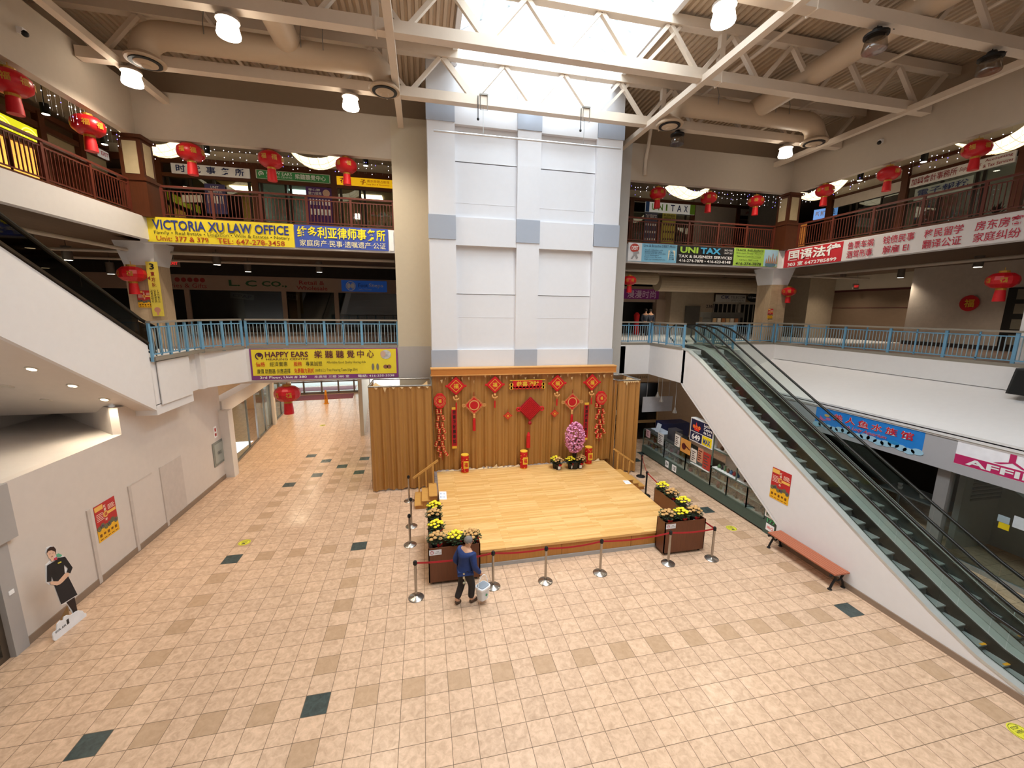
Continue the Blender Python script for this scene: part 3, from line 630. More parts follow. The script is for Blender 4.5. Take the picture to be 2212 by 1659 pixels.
# greeting banner
P = Plane(fl(1101, 841), fl(1177, 838)-fl(1101, 841), (0, 0, 1), (fl(1177, 838)-fl(1101, 841)).length, .36); P.o.y = YD; P.u = V(1, 0, 0); P.n = V(0, -1, 0)
t = thing('greeting_banner', 'wide red greeting banner with four gold characters at the top of the curtain', 'banner', P.at(.5, .5)); mb = MB(); P.rect(mb, .08, .92, .12, 1, .01, .01)
for i in range(9): P.disc(mb, .1+.1*i, .12, .06, .01, 10)
mb.build('cloth', mDR, t); mb = MB(); P.text(mb, '恭喜發財', .18, .82, .3, .86, .02, .03); P.rect(mb, 0, 1, .95, 1.02, .014, .004)
for a in (.03, .06, .94, .97): P.disc(mb, a, .14, .06, .014, 10); P.disc(mb, a, .5, .06, .014, 10)
mb.build('gold_lettering', mGold, t)
# couplet scrolls
for px, py0, py1, s, lab in ((982, 882, 966, '恭喜發財萬事如意', 'long red vertical scroll at the left side of the curtain'), (1264, 872, 948, '財源廣進生意興隆', 'long red vertical scroll beside the blossom tree')):
    a, b = fl(px, py1), fl(px, py0); H_ = b.z-a.z; P = Plane((a.x-.1, YD, a.z), (1, 0, 0), (0, 0, 1), .2, H_); t = thing('couplet_scroll', lab, 'scroll', P.at(.5, 0), 'couplet scrolls')
    mb = MB(); P.rect(mb, 0, 1, 0, 1, .01, .008); mb.build('paper', mDR, t); mb = MB(); P.rect(mb, .12, .88, .05, .95, .014, .002); mb.build('inner_panel', mDRd, t)
    mb = MB()
    for i, ch in enumerate(s[:7]): P.text(mb, ch, .2, .8, .86-i*.125, .955-i*.125, .018, .02)
    mb.build('lettering', M('ink_dark', '#2a0a0c'), t); mb = MB(); P.rect(mb, .05, .95, -.03, .03, .016, .004); P.rect(mb, .05, .95, .97, 1.03, .016, .004)
    for k in range(3): P.disc(mb, .2+.3*k, 0, .035, .02, 8)
    mb.build('gold_end', mGold, t)
# octagonal firecracker tops and strings
for px, py, lab in ((950, 865, 'red octagonal firecracker disc at the left edge of the curtain'), (1297, 859, 'red octagonal firecracker disc at the right edge of the curtain')):
    c = fl(px, py); t = thing('firecracker_disc', lab, 'decoration', c, 'octagonal firecracker discs'); P = plq(c, .24)
    oc = [(.5+.5*math.cos(math.pi/8+k*math.pi/4), .5+.62*math.sin(math.pi/8+k*math.pi/4)) for k in range(8)]
    mb = MB(); mb.prism([P.at(*q) for q in oc], (0, -.12, 0)); mb.build('drum', mDR, t)
    mb = MB(); P.ring(mb, .5, .5, .15, .165, .125, 8); P.ring(mb, .5, .5, .20, .21, .125, 8); mb.build('gold_ring', M('gold_cord', '#d9a262', .5), t); mb = MB(); P.text(mb, '福', .38, .62, .36, .66, .128, .02); mb.build('gold_character', mGold, t)
for pts, lab, gp in (([(948, 887), (951, 902), (950, 917), (953, 930), (952, 944), (950, 957), (953, 968), (956, 980)], 'long cluster of red and gold firecrackers at the left edge of the curtain', 0), ([(1291, 874), (1297, 888), (1294, 899), (1298, 910), (1293, 920), (1296, 931), (1294, 940)], 'short cluster of red and gold firecrackers at the right edge of the curtain', 1)):
    c0 = fl(*pts[0]); t = thing('firecracker_string', lab, 'decoration', c0, 'firecracker strings'); rnd = random.Random(31+gp)
    mb = MB(); mb.tube([fl(*p)+V(0, .02, 0) for p in pts]+[fl(pts[-1][0], pts[-1][1]+14)], .012, 5); mb.build('cord', mDRd, t)
    for i, p in enumerate(pts):
        for s in (-1, 1):
            q = fl(*p)+V(s*(.07+.03*(i % 3 == 2)), -.04, 0); a = s*rnd.uniform(-.1, .5)*(1 if i < len(pts)-2 else 1.2); d = V(math.sin(a), 0, -math.cos(a))
            mb = MB(); mb.cyl(q+V(0, 0, .1), q+V(0, 0, .1)+d*.22, .055, 10); k = mb.build('firecracker', mDR, t)
            mb = MB()
            for u in (0.01, .19): mb.cyl(q+V(0, 0, .1)+d*u, q+V(0, 0, .1)+d*(u+.025), .058, 10)
            e = q+V(0, -.058, .1)+d*.11; mb.ball(e, .032, 6, 4, 0, (1, .3, 1.6)); mb.build('gold_band', M('gold_cord', '#d9a262', .5), k)
# standing firecracker drums
for px, py, lab in ((1004, 1018, 'red and gold firecracker drum standing on the left of the stage'), (1128, 1006, 'red and gold firecracker drum standing in the middle of the stage'), (1267, 998, 'red and gold firecracker drum standing right of the blossom tree')):
    c = PZ(px, py, SZ); c.y = min(c.y, 15.1); t = thing('firecracker_drum', lab, 'decoration', c, 'standing firecracker drums')
    mb = MB(); mb.lathe(c+V(0, 0, .002), [(.14, 0), (.15, .02), (.15, .70), (.13, .72)], 18); mb.build('drum_body', mDR, t, True)
    mb = MB(); mb.lathe(c+V(0, 0, .70), [(.152, 0), (.152, .03), (.1, .045), (.04, .03)], 18); mb.lathe(c+V(0, 0, .01), [(.153, 0), (.153, .02)], 18)
    rnd = random.Random(px)
    for i in range(26): a = rnd.uniform(0, 6.28); z = rnd.uniform(.06, .66); q = c+V(.15*math.cos(a), .15*math.sin(a), z); mb.ball(q, .018, 6, 3)
    mb.build('gold_trim', mGold, t)
    P = Plane(c+V(-.07, -.155, .2), (1, 0, 0), (0, 0, 1), .2, .3); mb = MB(); P.rect(mb, 0, 1, 0, 1, .004, .003); mb.build('gold_panel', mGold, t); mb = MB(); P.text(mb, '福', .15, .85, .2, .8, .009, .02); mb.build('red_character', mDR, t)
# ---------------------------------------------------------------- queue stanchions and belts
mStan = M('satin_steel', '#a49e96', .25, .9, var=.05); mBelt = M('red_belt', '#b3202a', .55)
def stanchion(black=False):
    t = thing('queue_stanchion', 'x', 'stanchion'); ms = mBlack if black else mStan
    mb = MB(); mb.lathe((0, 0, 0), [(.185, 0), (.185, .012), (.16, .03), (.05, .045), (.03, .06)], 24); mb.build('base', ms, t, True)
    mb = MB(); mb.cyl((0, 0, .04), (0, 0, .93), .032, 14); mb.build('post', ms, t, True)
    mb = MB(); mb.lathe((0, 0, .86), [(.036, 0), (.04, .01), (.04, .09), (.03, .105), (.008, .11)], 14)
    for a in range(4): mb.box(.035*math.cos(a*1.5708)-.012, .035*math.cos(a*1.5708)+.012, .035*math.sin(a*1.5708)-.012, .035*math.sin(a*1.5708)+.012, .87, .94)
    mb.build('belt_head', mBlack, t, True); return t
s0 = stanchion(); sB = stanchion(True); spos = []
for i, (px, py, lab) in enumerate([(899, 1291, 'steel queue stanchion nearest the viewer at the left front corner'), (1065, 1267, 'steel queue stanchion just right of the walking man'), (1178, 1256, 'steel queue stanchion in front of the stage left of centre'), (1296, 1238, 'steel queue stanchion in front of the stage right of centre'), (1443, 1217, 'steel queue stanchion in front of the right planter box'), (1537, 1207, 'steel queue stanchion at the right front corner beside the bench'), (886, 1177, 'steel queue stanchion left of the left planter box'), (889, 1137, 'steel queue stanchion second from the front along the left side'), (884, 1082, 'steel queue stanchion by the left stage steps')]):
    p = PZ(px, py); spos.append(p)
    if i == 0: s0.location = p; s0['label'] = lab; s0['group'] = 'steel queue stanchions'
    else: dup(s0, p, lab, None, 'steel queue stanchions')
for i, (px, py, lab) in enumerate([(1394, 1070, 'black queue stanchion at the right side of the stage'), (1362, 1042, 'black queue stanchion behind the right stage steps')]):
    p = V(7.98, 12.85, 0) if i == 0 else V(8.75, 14.55, 0); spos.append(p)
    if i == 0: sB.location = p; sB['label'] = lab; sB['group'] = 'black queue stanchions'
    else: dup(sB, p, lab, None, 'black queue stanchions')
for a, b, lab in ((0, 1, 'red belt from the front left stanchion passing behind the man'), (1, 2, 'red belt between the two stanchions right of the man'), (2, 3, 'red belt across the middle of the stage front'), (3, 4, 'red belt from stage front to the right planter'), (4, 5, 'red belt across the right half of the right planter'), (5, 9, 'red belt from the front right stanchion back along the right planter'), (9, 10, 'red belt along the right stage steps')):
    p, q = spos[a]+V(0, 0, .905), spos[b]+V(0, 0, .905); d = (q-p).normalized(); p += d*.045; q -= d*.045; mb = MB(); n = 8; pts = [p+(q-p)*k/n-V(0, 0, .09*4*(k/n)*(1-k/n)*min(1, (q-p).length/3)) for k in range(n+1)]; s = d.cross(V(0, 0, 1)).normalized()*.002
    vs = []
    for r in pts: vs += [r-s-V(0, 0, .024), r+s-V(0, 0, .024), r+s+V(0, 0, .024), r-s+V(0, 0, .024)]
    fs = [(4*k+i, 4*k+(i+1) % 4, 4*k+4+(i+1) % 4, 4*k+4+i) for k in range(n) for i in range(4)]+[(0, 1, 2, 3), (4*n, 4*n+1, 4*n+2, 4*n+3)]
    mb._a(vs, fs); o = mb.build('barrier_belt', mBelt); tag(o, lab, 'belt', 'red barrier belts')
# ================================================================ ESCALATORS
ESC = [(2.6, .15), (3.9, .16), (4.7, .32), (5.5, .66), (6.8, 1.34), (13.5, 4.98), (14.2, 5.28), (14.9, 5.40), (15.7, 5.40)]
def ez(y):
    for (a, za), (b, zb) in zip(ESC, ESC[1:]):
        if y <= b: return za+(zb-za)*(max(y, a)-a)/(b-a)
    return ESC[-1][1]
mStepT = M('step_tread', '#9aa09c', .5, .2, var=.1, scale=14, stretch=(30, 1, 1)); mRub = M('rubber_handrail', '#17150f', .4); mYelP = M('safety_yellow', '#e0a021', .5)
mDeckS = M('escalator_steel', '#c6c8c4', .3, .35, var=.04); mBal = glassM('balustrade_glass', '#f6faf8', .015, .02, .07)
ys_ = [2.6+i*.45 for i in range(30)]
def strip(mb, x0, x1, dz0, dz1, ya=2.6, yb=15.7):
    yy = [ya]+[y for y, _ in ESC if ya < y < yb]+[yb]
    for a, b in zip(yy, yy[1:]): mb.prism([(x0, a, ez(a)+dz0), (x0, a, ez(a)+dz1), (x0, b, ez(b)+dz1), (x0, b, ez(b)+dz0)], (x1-x0, 0, 0))
def escalator(xa, xb, lab, skl, skr):
    t = thing('escalator', lab, 'escalator', ((xa+xb)/2, 9, 0), 'pair of escalators on the right')
    for nm, x0, x1 in (('outer_skirt', skl, skl+.06), ('outer_skirt', skr-.06, skr)):
        yy = [2.6]+[y for y, _ in ESC if 2.6 < y < 14.5]+[14.5]
        pts = [(x0, y, ez(y)-.03) for y in yy]+[(x0, 14.5, 3.96), (x0, 14.3, 3.9), (x0, 9.3, .6), (x0, 9.3, 0), (x0, 2.6, 0)]
        mb = MB(); mb.prism(pts, (x1-x0, 0, 0)); mb.build(nm, mWhite, t)
    mb = MB(); mb.prism([(skl, 14.5, 3.96), (skl, 14.3, 3.88), (skl, 9.3, .58), (skl, 9.3, .5), (skl, 14.4, 3.84)], (skr-skl, 0, 0)); mb.build('underside', mWhite, t)
    for x0, x1 in ((skl-.01, xa+.02), (xb-.02, skr+.01)): mb = MB(); strip(mb, x0, x1, -.03, .03); mb.build('deck_trim', mDeckS, t)
    for x0, x1 in ((xa+.02, xa+.06), (xb-.06, xb-.02)): mb = MB(); strip(mb, x0, x1, -.25, .02); mb.build('inner_skirt', M('inner_skirt_dark', '#3c3a34', .4, .5), t)
    for x in (xa, xb):
        mb = MB(); yy = [3.2+.0*k for k in range(1)]+[3.9, 4.7, 5.5, 6.8, 8.5, 10.2, 11.9, 13.5, 14.2, 14.9, 15.5]
        for a, b in zip(yy, yy[1:]): mb.prism([(x-.006, a+.008, ez(a)+.03), (x-.006, a+.008, ez(a)+.84), (x-.006, b-.008, ez(b)+.84), (x-.006, b-.008, ez(b)+.03)], (.012, 0, 0))
        mb.build('glass_balustrade', mBal, t)
        pts = [(x, 3.1, .25), (x, 2.75, .45), (x, 2.75, .75), (x, 3.1, 1.0)]+[(x, y, ez(y)+.88) for y in (3.9, 4.7, 5.5, 6.8, 8.5, 10.2, 12, 13.5, 14.2, 14.9, 15.4)]+[(x, 15.75, 6.1), (x, 15.75, 5.75), (x, 15.4, 5.55)]
        mb = MB(); mb.tube(pts, .036, 10); mb.build('handrail', mRub, t, True)
    y = 4.2; z0 = .12
    k = 0
    while y < 14.4:
        zc = ez(y)-.16; zn = ez(y+.36)-.16
        mb = MB(); mb.box(xa+.06, xb-.06, y, y+.38, zc-.03, zc); mb.prism([(xa+.06, y+.36, zc-.03), (xa+.06, y+.38, zn-.03), (xa+.06, y+.40, zn-.03), (xa+.06, y+.38, zc-.03)], (xb-xa-.12, 0, 0), 1)
        s = mb.build('step', [mStepT, M('step_riser', '#5c5c56', .5, .2, var=.12, scale=20, stretch=(30, 1, 1))], t)
        if k < 3: mb = MB(); mb.box(xb-.2, xb-.06, y, y+.05, zc, zc+.004); mb.build('yellow_mark', mYelP, s)
        y += .36; k += 1
    mb = MB(); mb.box(xa+.06, xb-.06, 2.6, 4.2, 0, .14); mb.box(xa+.06, xb-.06, 14.75, 15.7, 5.1, 5.29); mb.build('comb_plate', mDeckS, t)
escalator(10.38, 10.98, 'left escalator of the pair, next to the white side wall and bench', 10.22, 11.18)
escalator(11.42, 12.05, 'right escalator of the pair, nearer the blue aquarium sign', 11.22, 12.2)
mb = MB(); mb.box(10.19, 10.225, 2.6, 9.3, 0, .14); struct('baseboard_right', mb, M('tan_base', '#8f7a68', .5))
# left escalator from second to third floor
t = thing('escalator', 'white sided escalator rising to the third floor at the far left', 'escalator', (-8.0, 10, 5))
def lz(y): return 5.72+(13.03-y)*.577
mb = MB(); mb.prism([(-7.43, 13.05, 5.70), (-7.43, 3.0, lz(3.0)), (-7.43, 3.0, 3.85+10.06*.592), (-7.43, 13.06, 3.85)], (-.1, 0, 0)); mb.build('outer_skirt', mWhite, t)
mb = MB(); mb.prism([(-7.44, 13.06, 3.86), (-7.44, 3.0, 3.86+10.06*.592), (-7.44, 3.0, 4.0+10.06*.592), (-7.44, 13.06, 4.0)], (-4.3, 0, 0)); mb.build('underside', mWall, t)
mb = MB(); mb.bar((-7.45, 13.1, 5.74), (-7.45, 3.0, lz(3.0)+.02), .12, .05); mb.build('deck_trim', M('bronze_trim', '#3d3226', .4, .4), t)
mb = MB()
for y in (12.9, 11.2, 9.5, 7.8, 6.1):
    a, b = y, y-1.68; mb.prism([(-7.48, a, lz(a)+.03), (-7.48, b, lz(b)+.03), (-7.48, b, lz(b)+.62), (-7.48, a, lz(a)+.62)], (-.012, 0, 0))
mb.prism([(-7.48, 13.5, 5.35), (-7.48, 12.92, 5.75), (-7.48, 12.92, 6.35), (-7.48, 13.4, 6.2)], (-.012, 0, 0))
mb.build('glass_balustrade', glassM('bronze_glass', '#7d776c', .03, .03, .1), t)
mb = MB(); mb.tube([(-7.48, 13.2, 5.5), (-7.48, 13.55, 5.6), (-7.48, 13.65, 5.9), (-7.48, 13.5, 6.2), (-7.48, 13.0, 6.4), (-7.48, 3.0, lz(3.0)+.66)], .045, 8); mb.build('handrail', mRub, t, True)
mb = MB(); mb.tube([(-8.55, 13.2, 5.5), (-8.55, 13.55, 5.6), (-8.55, 13.65, 5.9), (-8.55, 13.5, 6.2), (-8.55, 13.0, 6.4), (-8.55, 3.0, lz(3.0)+.66)], .045, 8); mb.build('handrail', mRub, t, True)
mb = MB(); mb.prism([(-7.55, 13.0, 5.3), (-7.55, 3.0, 5.3+5.77), (-7.55, 3.0, 5.0+5.77), (-7.55, 13.0, 5.0)], (-.95, 0, 0)); mb.build('steps', mStepT, t)
# recessed down lights in the sloped soffit
mPotR = M('pot_ring', '#d8d2c8', .4, .3); mPotL = M('pot_lamp', '#fff2d8', emit='#ffe6bd', estr=9)
for i, (x, y) in enumerate(((-8.07, 10.4), (-8.03, 11.27), (-8.03, 12.14), (-9.24, 11.24), (-9.22, 12.1))):
    z = 3.85+(13.06-y)*.592; n = V(0, -.509, -.861).normalized(); on = i < 3
    t = thing('recessed_downlight', ['recessed downlight highest up the sloped soffit at left', 'recessed downlight in the middle of the lit row of the sloped soffit', 'recessed downlight lowest of the lit row on the sloped soffit', 'dim recessed downlight higher in the back row of the sloped soffit', 'dim recessed downlight lower in the back row of the sloped soffit'][i], 'downlight', (x, y, z), 'recessed downlights under the left escalator')
    mb = MB(); mb.cyl(V(x, y, z)+n*.012, V(x, y, z)-n*.03, .11, 18); mb.build('ring', mPotR, t, True); mb = MB(); mb.cyl(V(x, y, z)+n*.016, V(x, y, z), .075, 16); mb.build('lamp', mPotL if on else mPotR, t)
    if on: light('downlight_beam', 'SPOT', tuple(V(x, y, z)+n*.06), POTW, (1, .82, .6), spot=2.0, blend=.7, radius=.06)
# ================================================================ KIOSK under the escalator
mGrn = M('kiosk_green', '#46584f', .5, var=.05); mGrnF = M('kiosk_frame', '#5d6f66', .4, .2); K = 10.30
kt = thing('display_kiosk', 'long green kiosk of glass display cases under the right escalator', 'kiosk', (10.6, 13, 0))
mb = MB(); mb.box(K, 11.1, 9.85, 17.2, .06, .42); mb.prism([(K, 9.85, 0), (K, 9.25, 0), (K+.0, 9.25, .98), (K, 9.85, 1.12)], (.5, 0, 0)); mb.build('plinth', mGrn, kt)
mb = MB(); mb.box(K+.05, 11.0, 9.85, 17.15, 0, .06); mb.build('toe_kick', mBlack, kt)
mShelfW = M('shelf_white', '#d8d8d2', .5)
bays = [(9.85, 10.61), (10.61, 11.53), (11.53, 12.38), (12.38, 13.88), (13.88, 15.38), (15.38, 17.15)]
def kmax(y): return ez(y)-1.62   # underside of the escalator
rnd = random.Random(77)
for i, (a, b) in enumerate(bays):
    top = 1.14 if i < 3 else 1.22
    bay = MB(); 
    for y in (a, b): bay.box(K, K+.03, y-.02, y+.02, .42, top)
    bay.box(K, K+.03, a, b, top-.02, top+.02); bay.box(K, K+.03, a, b, .41, .45); fr = bay.build('case_frame', mGrnF, kt)
    mb = MB(); mb.box(K+.02, 10.95, a+.02, b-.02, .42, .45); mb.box(K+.05, 10.9, a+.02, b-.02, .78, .80); mb.build('shelf', mShelfW, fr)
    mb = MB(); mb.box(K+.008, K+.012, a+.02, b-.02, .45, top-.02); mb.build('pane', mGlass, fr)
    mb = MB(); mb.box(10.9, 10.95, a, b, .42, top); mb.build('case_back', M('case_back', '#6a675c', .6), fr)
# upper tier cases beneath the sloping escalator
for i, (a, b, zt) in enumerate([(10.05, 11.15, None), (11.15, 12.38, 1.86)]):
    mb = MB()
    if zt: mb.box(K, K+.03, a-.02, a+.02, 1.14, 1.84); mb.box(K, K+.03, b-.02, b+.02, 1.14, 2.6); mb.box(K, K+.03, a, b, 1.84, 1.88)
    mb.bar((K+.015, a+(0 if zt else .02), max(1.15, kmax(a)-.03)), (K+.015, b, kmax(b)-.03), .03, .03); fr = mb.build('upper_case_frame', mGrnF, kt)
    mb = MB(); mb.box(K+.02, 10.95, a, b, 1.14, 1.17)
    if zt: mb.box(K+.02, 10.95, a+.1, b, 1.84, 1.87)
    mb.build('shelf', mShelfW, fr)
    mb = MB(); mb.poly([(10.9, a, 1.14), (10.9, b, 1.14), (10.9, b, max(1.2, kmax(b))), (10.9, a, max(1.2, kmax(a)))]); mb.build('case_back', mWall, fr)
mb = MB(); mb.box(K+.0, 11.1, 13.88, 17.15, 1.22, 1.27); mb.build('counter_top', M('counter_dark', '#3f403d', .35), kt)
# goods in the cases: single objects, copied
gcol = ['#8a2f2a', '#c9b48a', '#3b5a7a', '#e3ded2', '#4c6a44', '#6a4a34', '#b98a3a', '#a7c3cf', '#2c2a28', '#d3798c']
gm = [M('goods_%d' % i, c, .5, var=.15, scale=15) for i, c in enumerate(gcol)]
def proto_goods():
    P_ = []
    for i, (nm, cat) in enumerate((('gift_box', 'box'), ('ornament', 'ornament'), ('figurine', 'figurine'), ('framed_card', 'card'))):
        for m in range(len(gm)):
            mb = MB()
            if i == 0: mb.box(-.05, .05, -.05, .05, 0, .11); mb.box(-.053, .053, -.012, .012, 0, .113)
            if i == 1: mb.lathe((0, 0, 0), [(.03, 0), (.045, .01), (.07, .05), (.055, .10), (.025, .13), (.03, .15)], 10)
            if i == 2: mb.lathe((0, 0, 0), [(.045, 0), (.05, .02), (.03, .08), (.04, .1), (.02, .13), (.035, .16), (.02, .19), (.003, .2)], 9)
            if i == 3: mb.prism([(0, -.07, 0), (0, .07, 0), (.04, .07, .17), (.04, -.07, .17)], (.012, 0, 0))
            P_.append((nm, cat, mb, gm[m]))
    return P_
GP = {}; 
def good(kind, ci, loc, rz, where):
    nm, cat = [('gift_box', 'gift box'), ('ornament', 'ornament'), ('figurine', 'figurine'), ('framed_card', 'card')][kind]
    if not GP:
        for j, q in enumerate(proto_goods()): GP[j] = [q, None]
    e = GP[kind*len(gm)+ci]
    cn = ['dark red', 'cream', 'blue', 'white', 'green', 'brown', 'gold', 'pale blue', 'black', 'pink'][ci]
    if e[1] is None: o = e[0][2].build(nm, e[0][3]); e[1] = o
    else: o = e[1].copy(); COL.objects.link(o)
    o.location = loc; o.rotation_euler = (0, 0, rz); tag(o, '%s %s %s' % (cn, cat, where), cat, '%s %s %s' % (cn, cat, where)); return o
wh = ['in the case nearest the bench', 'in the second case from the bench', 'in the third case from the bench', 'in the case under the lottery sign', 'in the fifth case from the bench', 'in the case nearest the curtain']
for i, (a, b) in enumerate(bays):
    n = int((b-a)/.17)
    for sh, z in ((0, .452), (1, .802)):
        for k in range(n):
            y = a+.1+(b-a-.2)*(k+.5)/n; good(rnd.choice([0, 1, 2, 3] if i > 1 else [0, 1, 2]), rnd.randrange(len(gm)), (K+.14+rnd.uniform(0, .1), y, z), rnd.uniform(-.2, .2), ('on the top shelf ' if sh else 'on the bottom shelf ')+wh[i])
            if k % 2 == 0: good(rnd.choice([1, 2]), rnd.randrange(len(gm)), (K+.42, y+.07, z), 0, ('behind on the top shelf ' if sh else 'behind on the bottom shelf ')+wh[i])
for y in (10.55, 10.75, 10.95): good(2, rnd.choice((0, 5, 8)), (K+.2, y, 1.172), 0, 'in the sloping top case nearest the bench')
for k in range(7): good(rnd.choice((1, 2)), rnd.randrange(len(gm)), (K+.2, 11.3+.15*k, 1.172), 0, 'in the top case beside the lottery sign')
for k in range(3): good(1, rnd.choice((5, 0, 3)), (K+.2, 11.75+.2*k, 1.872), 0, 'on the highest shelf under the escalator')
# lottery light box
P = Plane((K-.02, 13.72, 1.80), (0, -1, 0), (0, 0, 1), 1.32, .92); t = thing('lottery_sign', 'dark blue and yellow lottery light box sign under the escalator', 'sign', P.at(.5, 0))
mb = MB(); mb.ob(P.at(0, 0, -.22), P.u*P.W, P.v*P.H, P.n*.22); mb.build('sign_box', M('sign_box_white', '#e6e6e4', .5), t)
mNavy = M('sign_navy', '#15193c', .45, emit='#15193c', estr=.1)
mb = MB(); P.rect(mb, .03, .97, .45, .96, .004); P.rect(mb, .03, .55, .04, .42, .004); mb.build('navy_panel', mNavy, t)
mb = MB(); P.rect(mb, .57, .97, .04, .42, .004); mb.build('yellow_panel', M('sign_yellow', '#f2d80f', .45), t)
mb = MB(); P.poly(mb, [(.2, .5), (.42, .5), (.4, .6), (.33, .62), (.27, .88), (.22, .66), (.18, .62)], .008)
for k in range(3): P.disc(mb, .17+.12*k, .66, .075, .009, 14)
mb.build('flame_logo', M('sign_red', '#e2322a', .5), t)
mb = MB(); 
for k in range(3): P.ring(mb, .17+.12*k, .66, .035, .055, .011, 14)
mb.build('gold_ring', M('sign_gold', '#f0b13a', .5), t)
mb = MB(); P.text(mb, 'Lotto', .60, .86, .80, .93, .008, .02); P.text(mb, 'Centre', .60, .95, .65, .78, .008, .02); P.text(mb, 'de Lot', .60, .92, .50, .63, .008, .02); P.text(mb, '649', .10, .48, .09, .34, .008, .03); P.ring(mb, .29, .22, .215, .225, .008, 28, sy=.72); mb.build('white_lettering', M('sign_white', '#ffffff', .5), t)
mb = MB(); P.text(mb, 'MAX', .62, .92, .1, .32, .008, .03); mb.build('blue_lettering', M('sign_blue', '#2a4a9c', .5), t)
# ad cards along the counter front
for i, (y0, y1, z0, z1, c, lab) in enumerate([(14.65, 14.3, 1.25, 1.75, '#e9e4da', 'white notice card on the kiosk counter front'), (14.25, 13.6, 1.15, 1.72, '#d99a4a', 'orange card with a dark guitar on the kiosk front'), (13.55, 13.2, .98, 1.5, '#ded6cc', 'white listing card beside the guitar card'), (13.15, 12.85, 1.1, 1.66, '#c98a6a', 'small tan advertisement card on the kiosk front'), (12.83, 12.42, .95, 1.6, '#b5392e', 'red advertisement card next to the lottery sign'), (16.9, 16.55, .95, 1.3, '#d8b0b4', 'pink notice hanging on the kiosk corner'), (15.9, 15.45, .95, 1.45, '#dcdad6', 'white notice hanging on the kiosk front near the register')]):
    P = Plane((K-.012, y0, z0), (0, -1, 0), (0, 0, 1), y0-y1, z1-z0); mb = MB(); P.rect(mb, 0, 1, 0, 1, .002, .006); o = tag(mb.build('advert_card', M('card_%d' % i, c, .5)), lab, 'card')
    mb = MB()
    if i == 1: P.disc(mb, .35, .45, .14, .006, 16); P.poly(mb, [(.45, .5), (.45, .62), (.95, .42), (.95, .34)], .006)
    else:
        for k in range(5): P.rect(mb, .12, .5+.36*((k*37 % 10)/10), .12+.16*k, .19+.16*k, .004, .002)
    mb.build('print', M('card_ink_%d' % (i % 2), ['#5a4c48', '#5c1a18'][i % 2], .6), o)
mb = MB(); mb.box(K-.05, K+.3, 12.45, 13.5, .90, .93); tag(mb.build('ledge_shelf', mShelfW), 'narrow white ledge under the advert cards on the kiosk front', 'shelf')
# repair sign and number 177
P = Plane((K-.004, 9.83, .55), (0, -1, 0), (0, 0, 1), .5, .36); P.v = V(0, 0, 1); mb = MB(); P.rect(mb, 0, 1, 0, 1, .004, .004); o = tag(mb.build('repair_sign', M('sign_white', '#ffffff', .5)), 'white watch repair sign on the green end of the kiosk', 'sign')
mb = MB(); P.text(mb, '換電芯', .08, .4, .55, .92, .006, .02); P.text(mb, '修錶', .1, .38, .1, .48, .006, .02); mb.build('green_lettering', M('ink_green', '#1f5a3a'), o); mb = MB(); P.text(mb, 'WATCH\nREPAIR\nBATTERY\nCHANGE', .5, .95, .1, .9, .006, .01); mb.build('lettering', M('ink', '#333333'), o)
mb = MB(); P2 = Plane((K-.004, 9.72, .40), (0, -1, 0), (0, 0, 1), .3, .13); P2.text(mb, '177', 0, 1, 0, 1, .004, .02); o = tag(mb.build('unit_number', M('number_green', '#4cc27a', .4)), 'green number 177 under the watch repair sign', 'number')
P3 = Plane((K-.004, 9.74, .14), (0, -1, 0), (0, 0, 1), .3, .22); mb = MB(); P3.rect(mb, 0, 1, 0, 1, .004, .004); o = tag(mb.build('sticker', M('sign_white', '#ffffff', .5)), 'small red and white sticker below the number 177', 'sticker'); mb = MB(); P3.text(mb, 'NO', .15, .55, .3, .7, .006, .03); P3.ring(mb, .75, .5, .03, .045, .006); mb.build('print', M('sign_red', '#e2322a', .5), o)
P4 = [(15.2, 14.95), (14.7, 14.4)]
for i, (a, b) in enumerate(P4):
    P = Plane((K-.004, a, .1), (0, -1, 0), (0, 0, 1), a-b, .28); mb = MB(); P.rect(mb, 0, 1, 0, 1, .003, .003); o = tag(mb.build('sticker', M('sign_white', '#ffffff', .5)), ['pale sticker on the green plinth nearer the curtain', 'white sticker with dark letters on the green plinth'][i], 'sticker'); mb = MB(); P.text(mb, ['A+', '公里'][i], .15, .85, .2, .8, .005, .02); mb.build('print', M('ink', '#333333'), o)
# counter things
mb = MB(); mb.box(10.5, 10.9, 15.0, 15.5, 1.27, 1.75); tag(mb.build('cash_register', M('register_dark', '#35343a', .4)), 'dark till standing on the kiosk counter', 'till')
mb = MB(); mb.box(10.45, 11.05, 13.95, 14.9, 1.27, 1.29); mb.box(10.45, 10.47, 13.95, 14.9, 1.29, 1.78); tag(mb.build('acrylic_case', glassM('acrylic', '#cfd6d6', .12)), 'clear acrylic case on the kiosk counter left of the lottery sign', 'case')
for k in range(4): good(1, [8, 3, 8, 5][k], (10.62, 14.05+.2*k, 1.295), 0, 'inside the acrylic case on the counter')
mb = MB(); mb.lathe((10.42, 13.78, 1.275), [(.05, 0), (.09, .09), (.095, .12), (.08, .12)], 14); tag(mb.build('bowl', M('china_white', '#e9e9e6', .3)), 'white bowl on the counter at the foot of the lottery sign', 'bowl')
mb = MB(); mb.box(10.6, 11.1, 16.0, 17.0, 1.27, 1.3); mb.prism([(10.5, 16.2, 1.3), (10.5, 16.5, 1.3), (10.6, 16.5, 1.7), (10.6, 16.2, 1.7)], (.03, 0, 0)); tag(mb.build('card_stand', M('stand_pale', '#c3ccd8', .4)), 'pale card stand at the curtain end of the kiosk counter', 'stand')
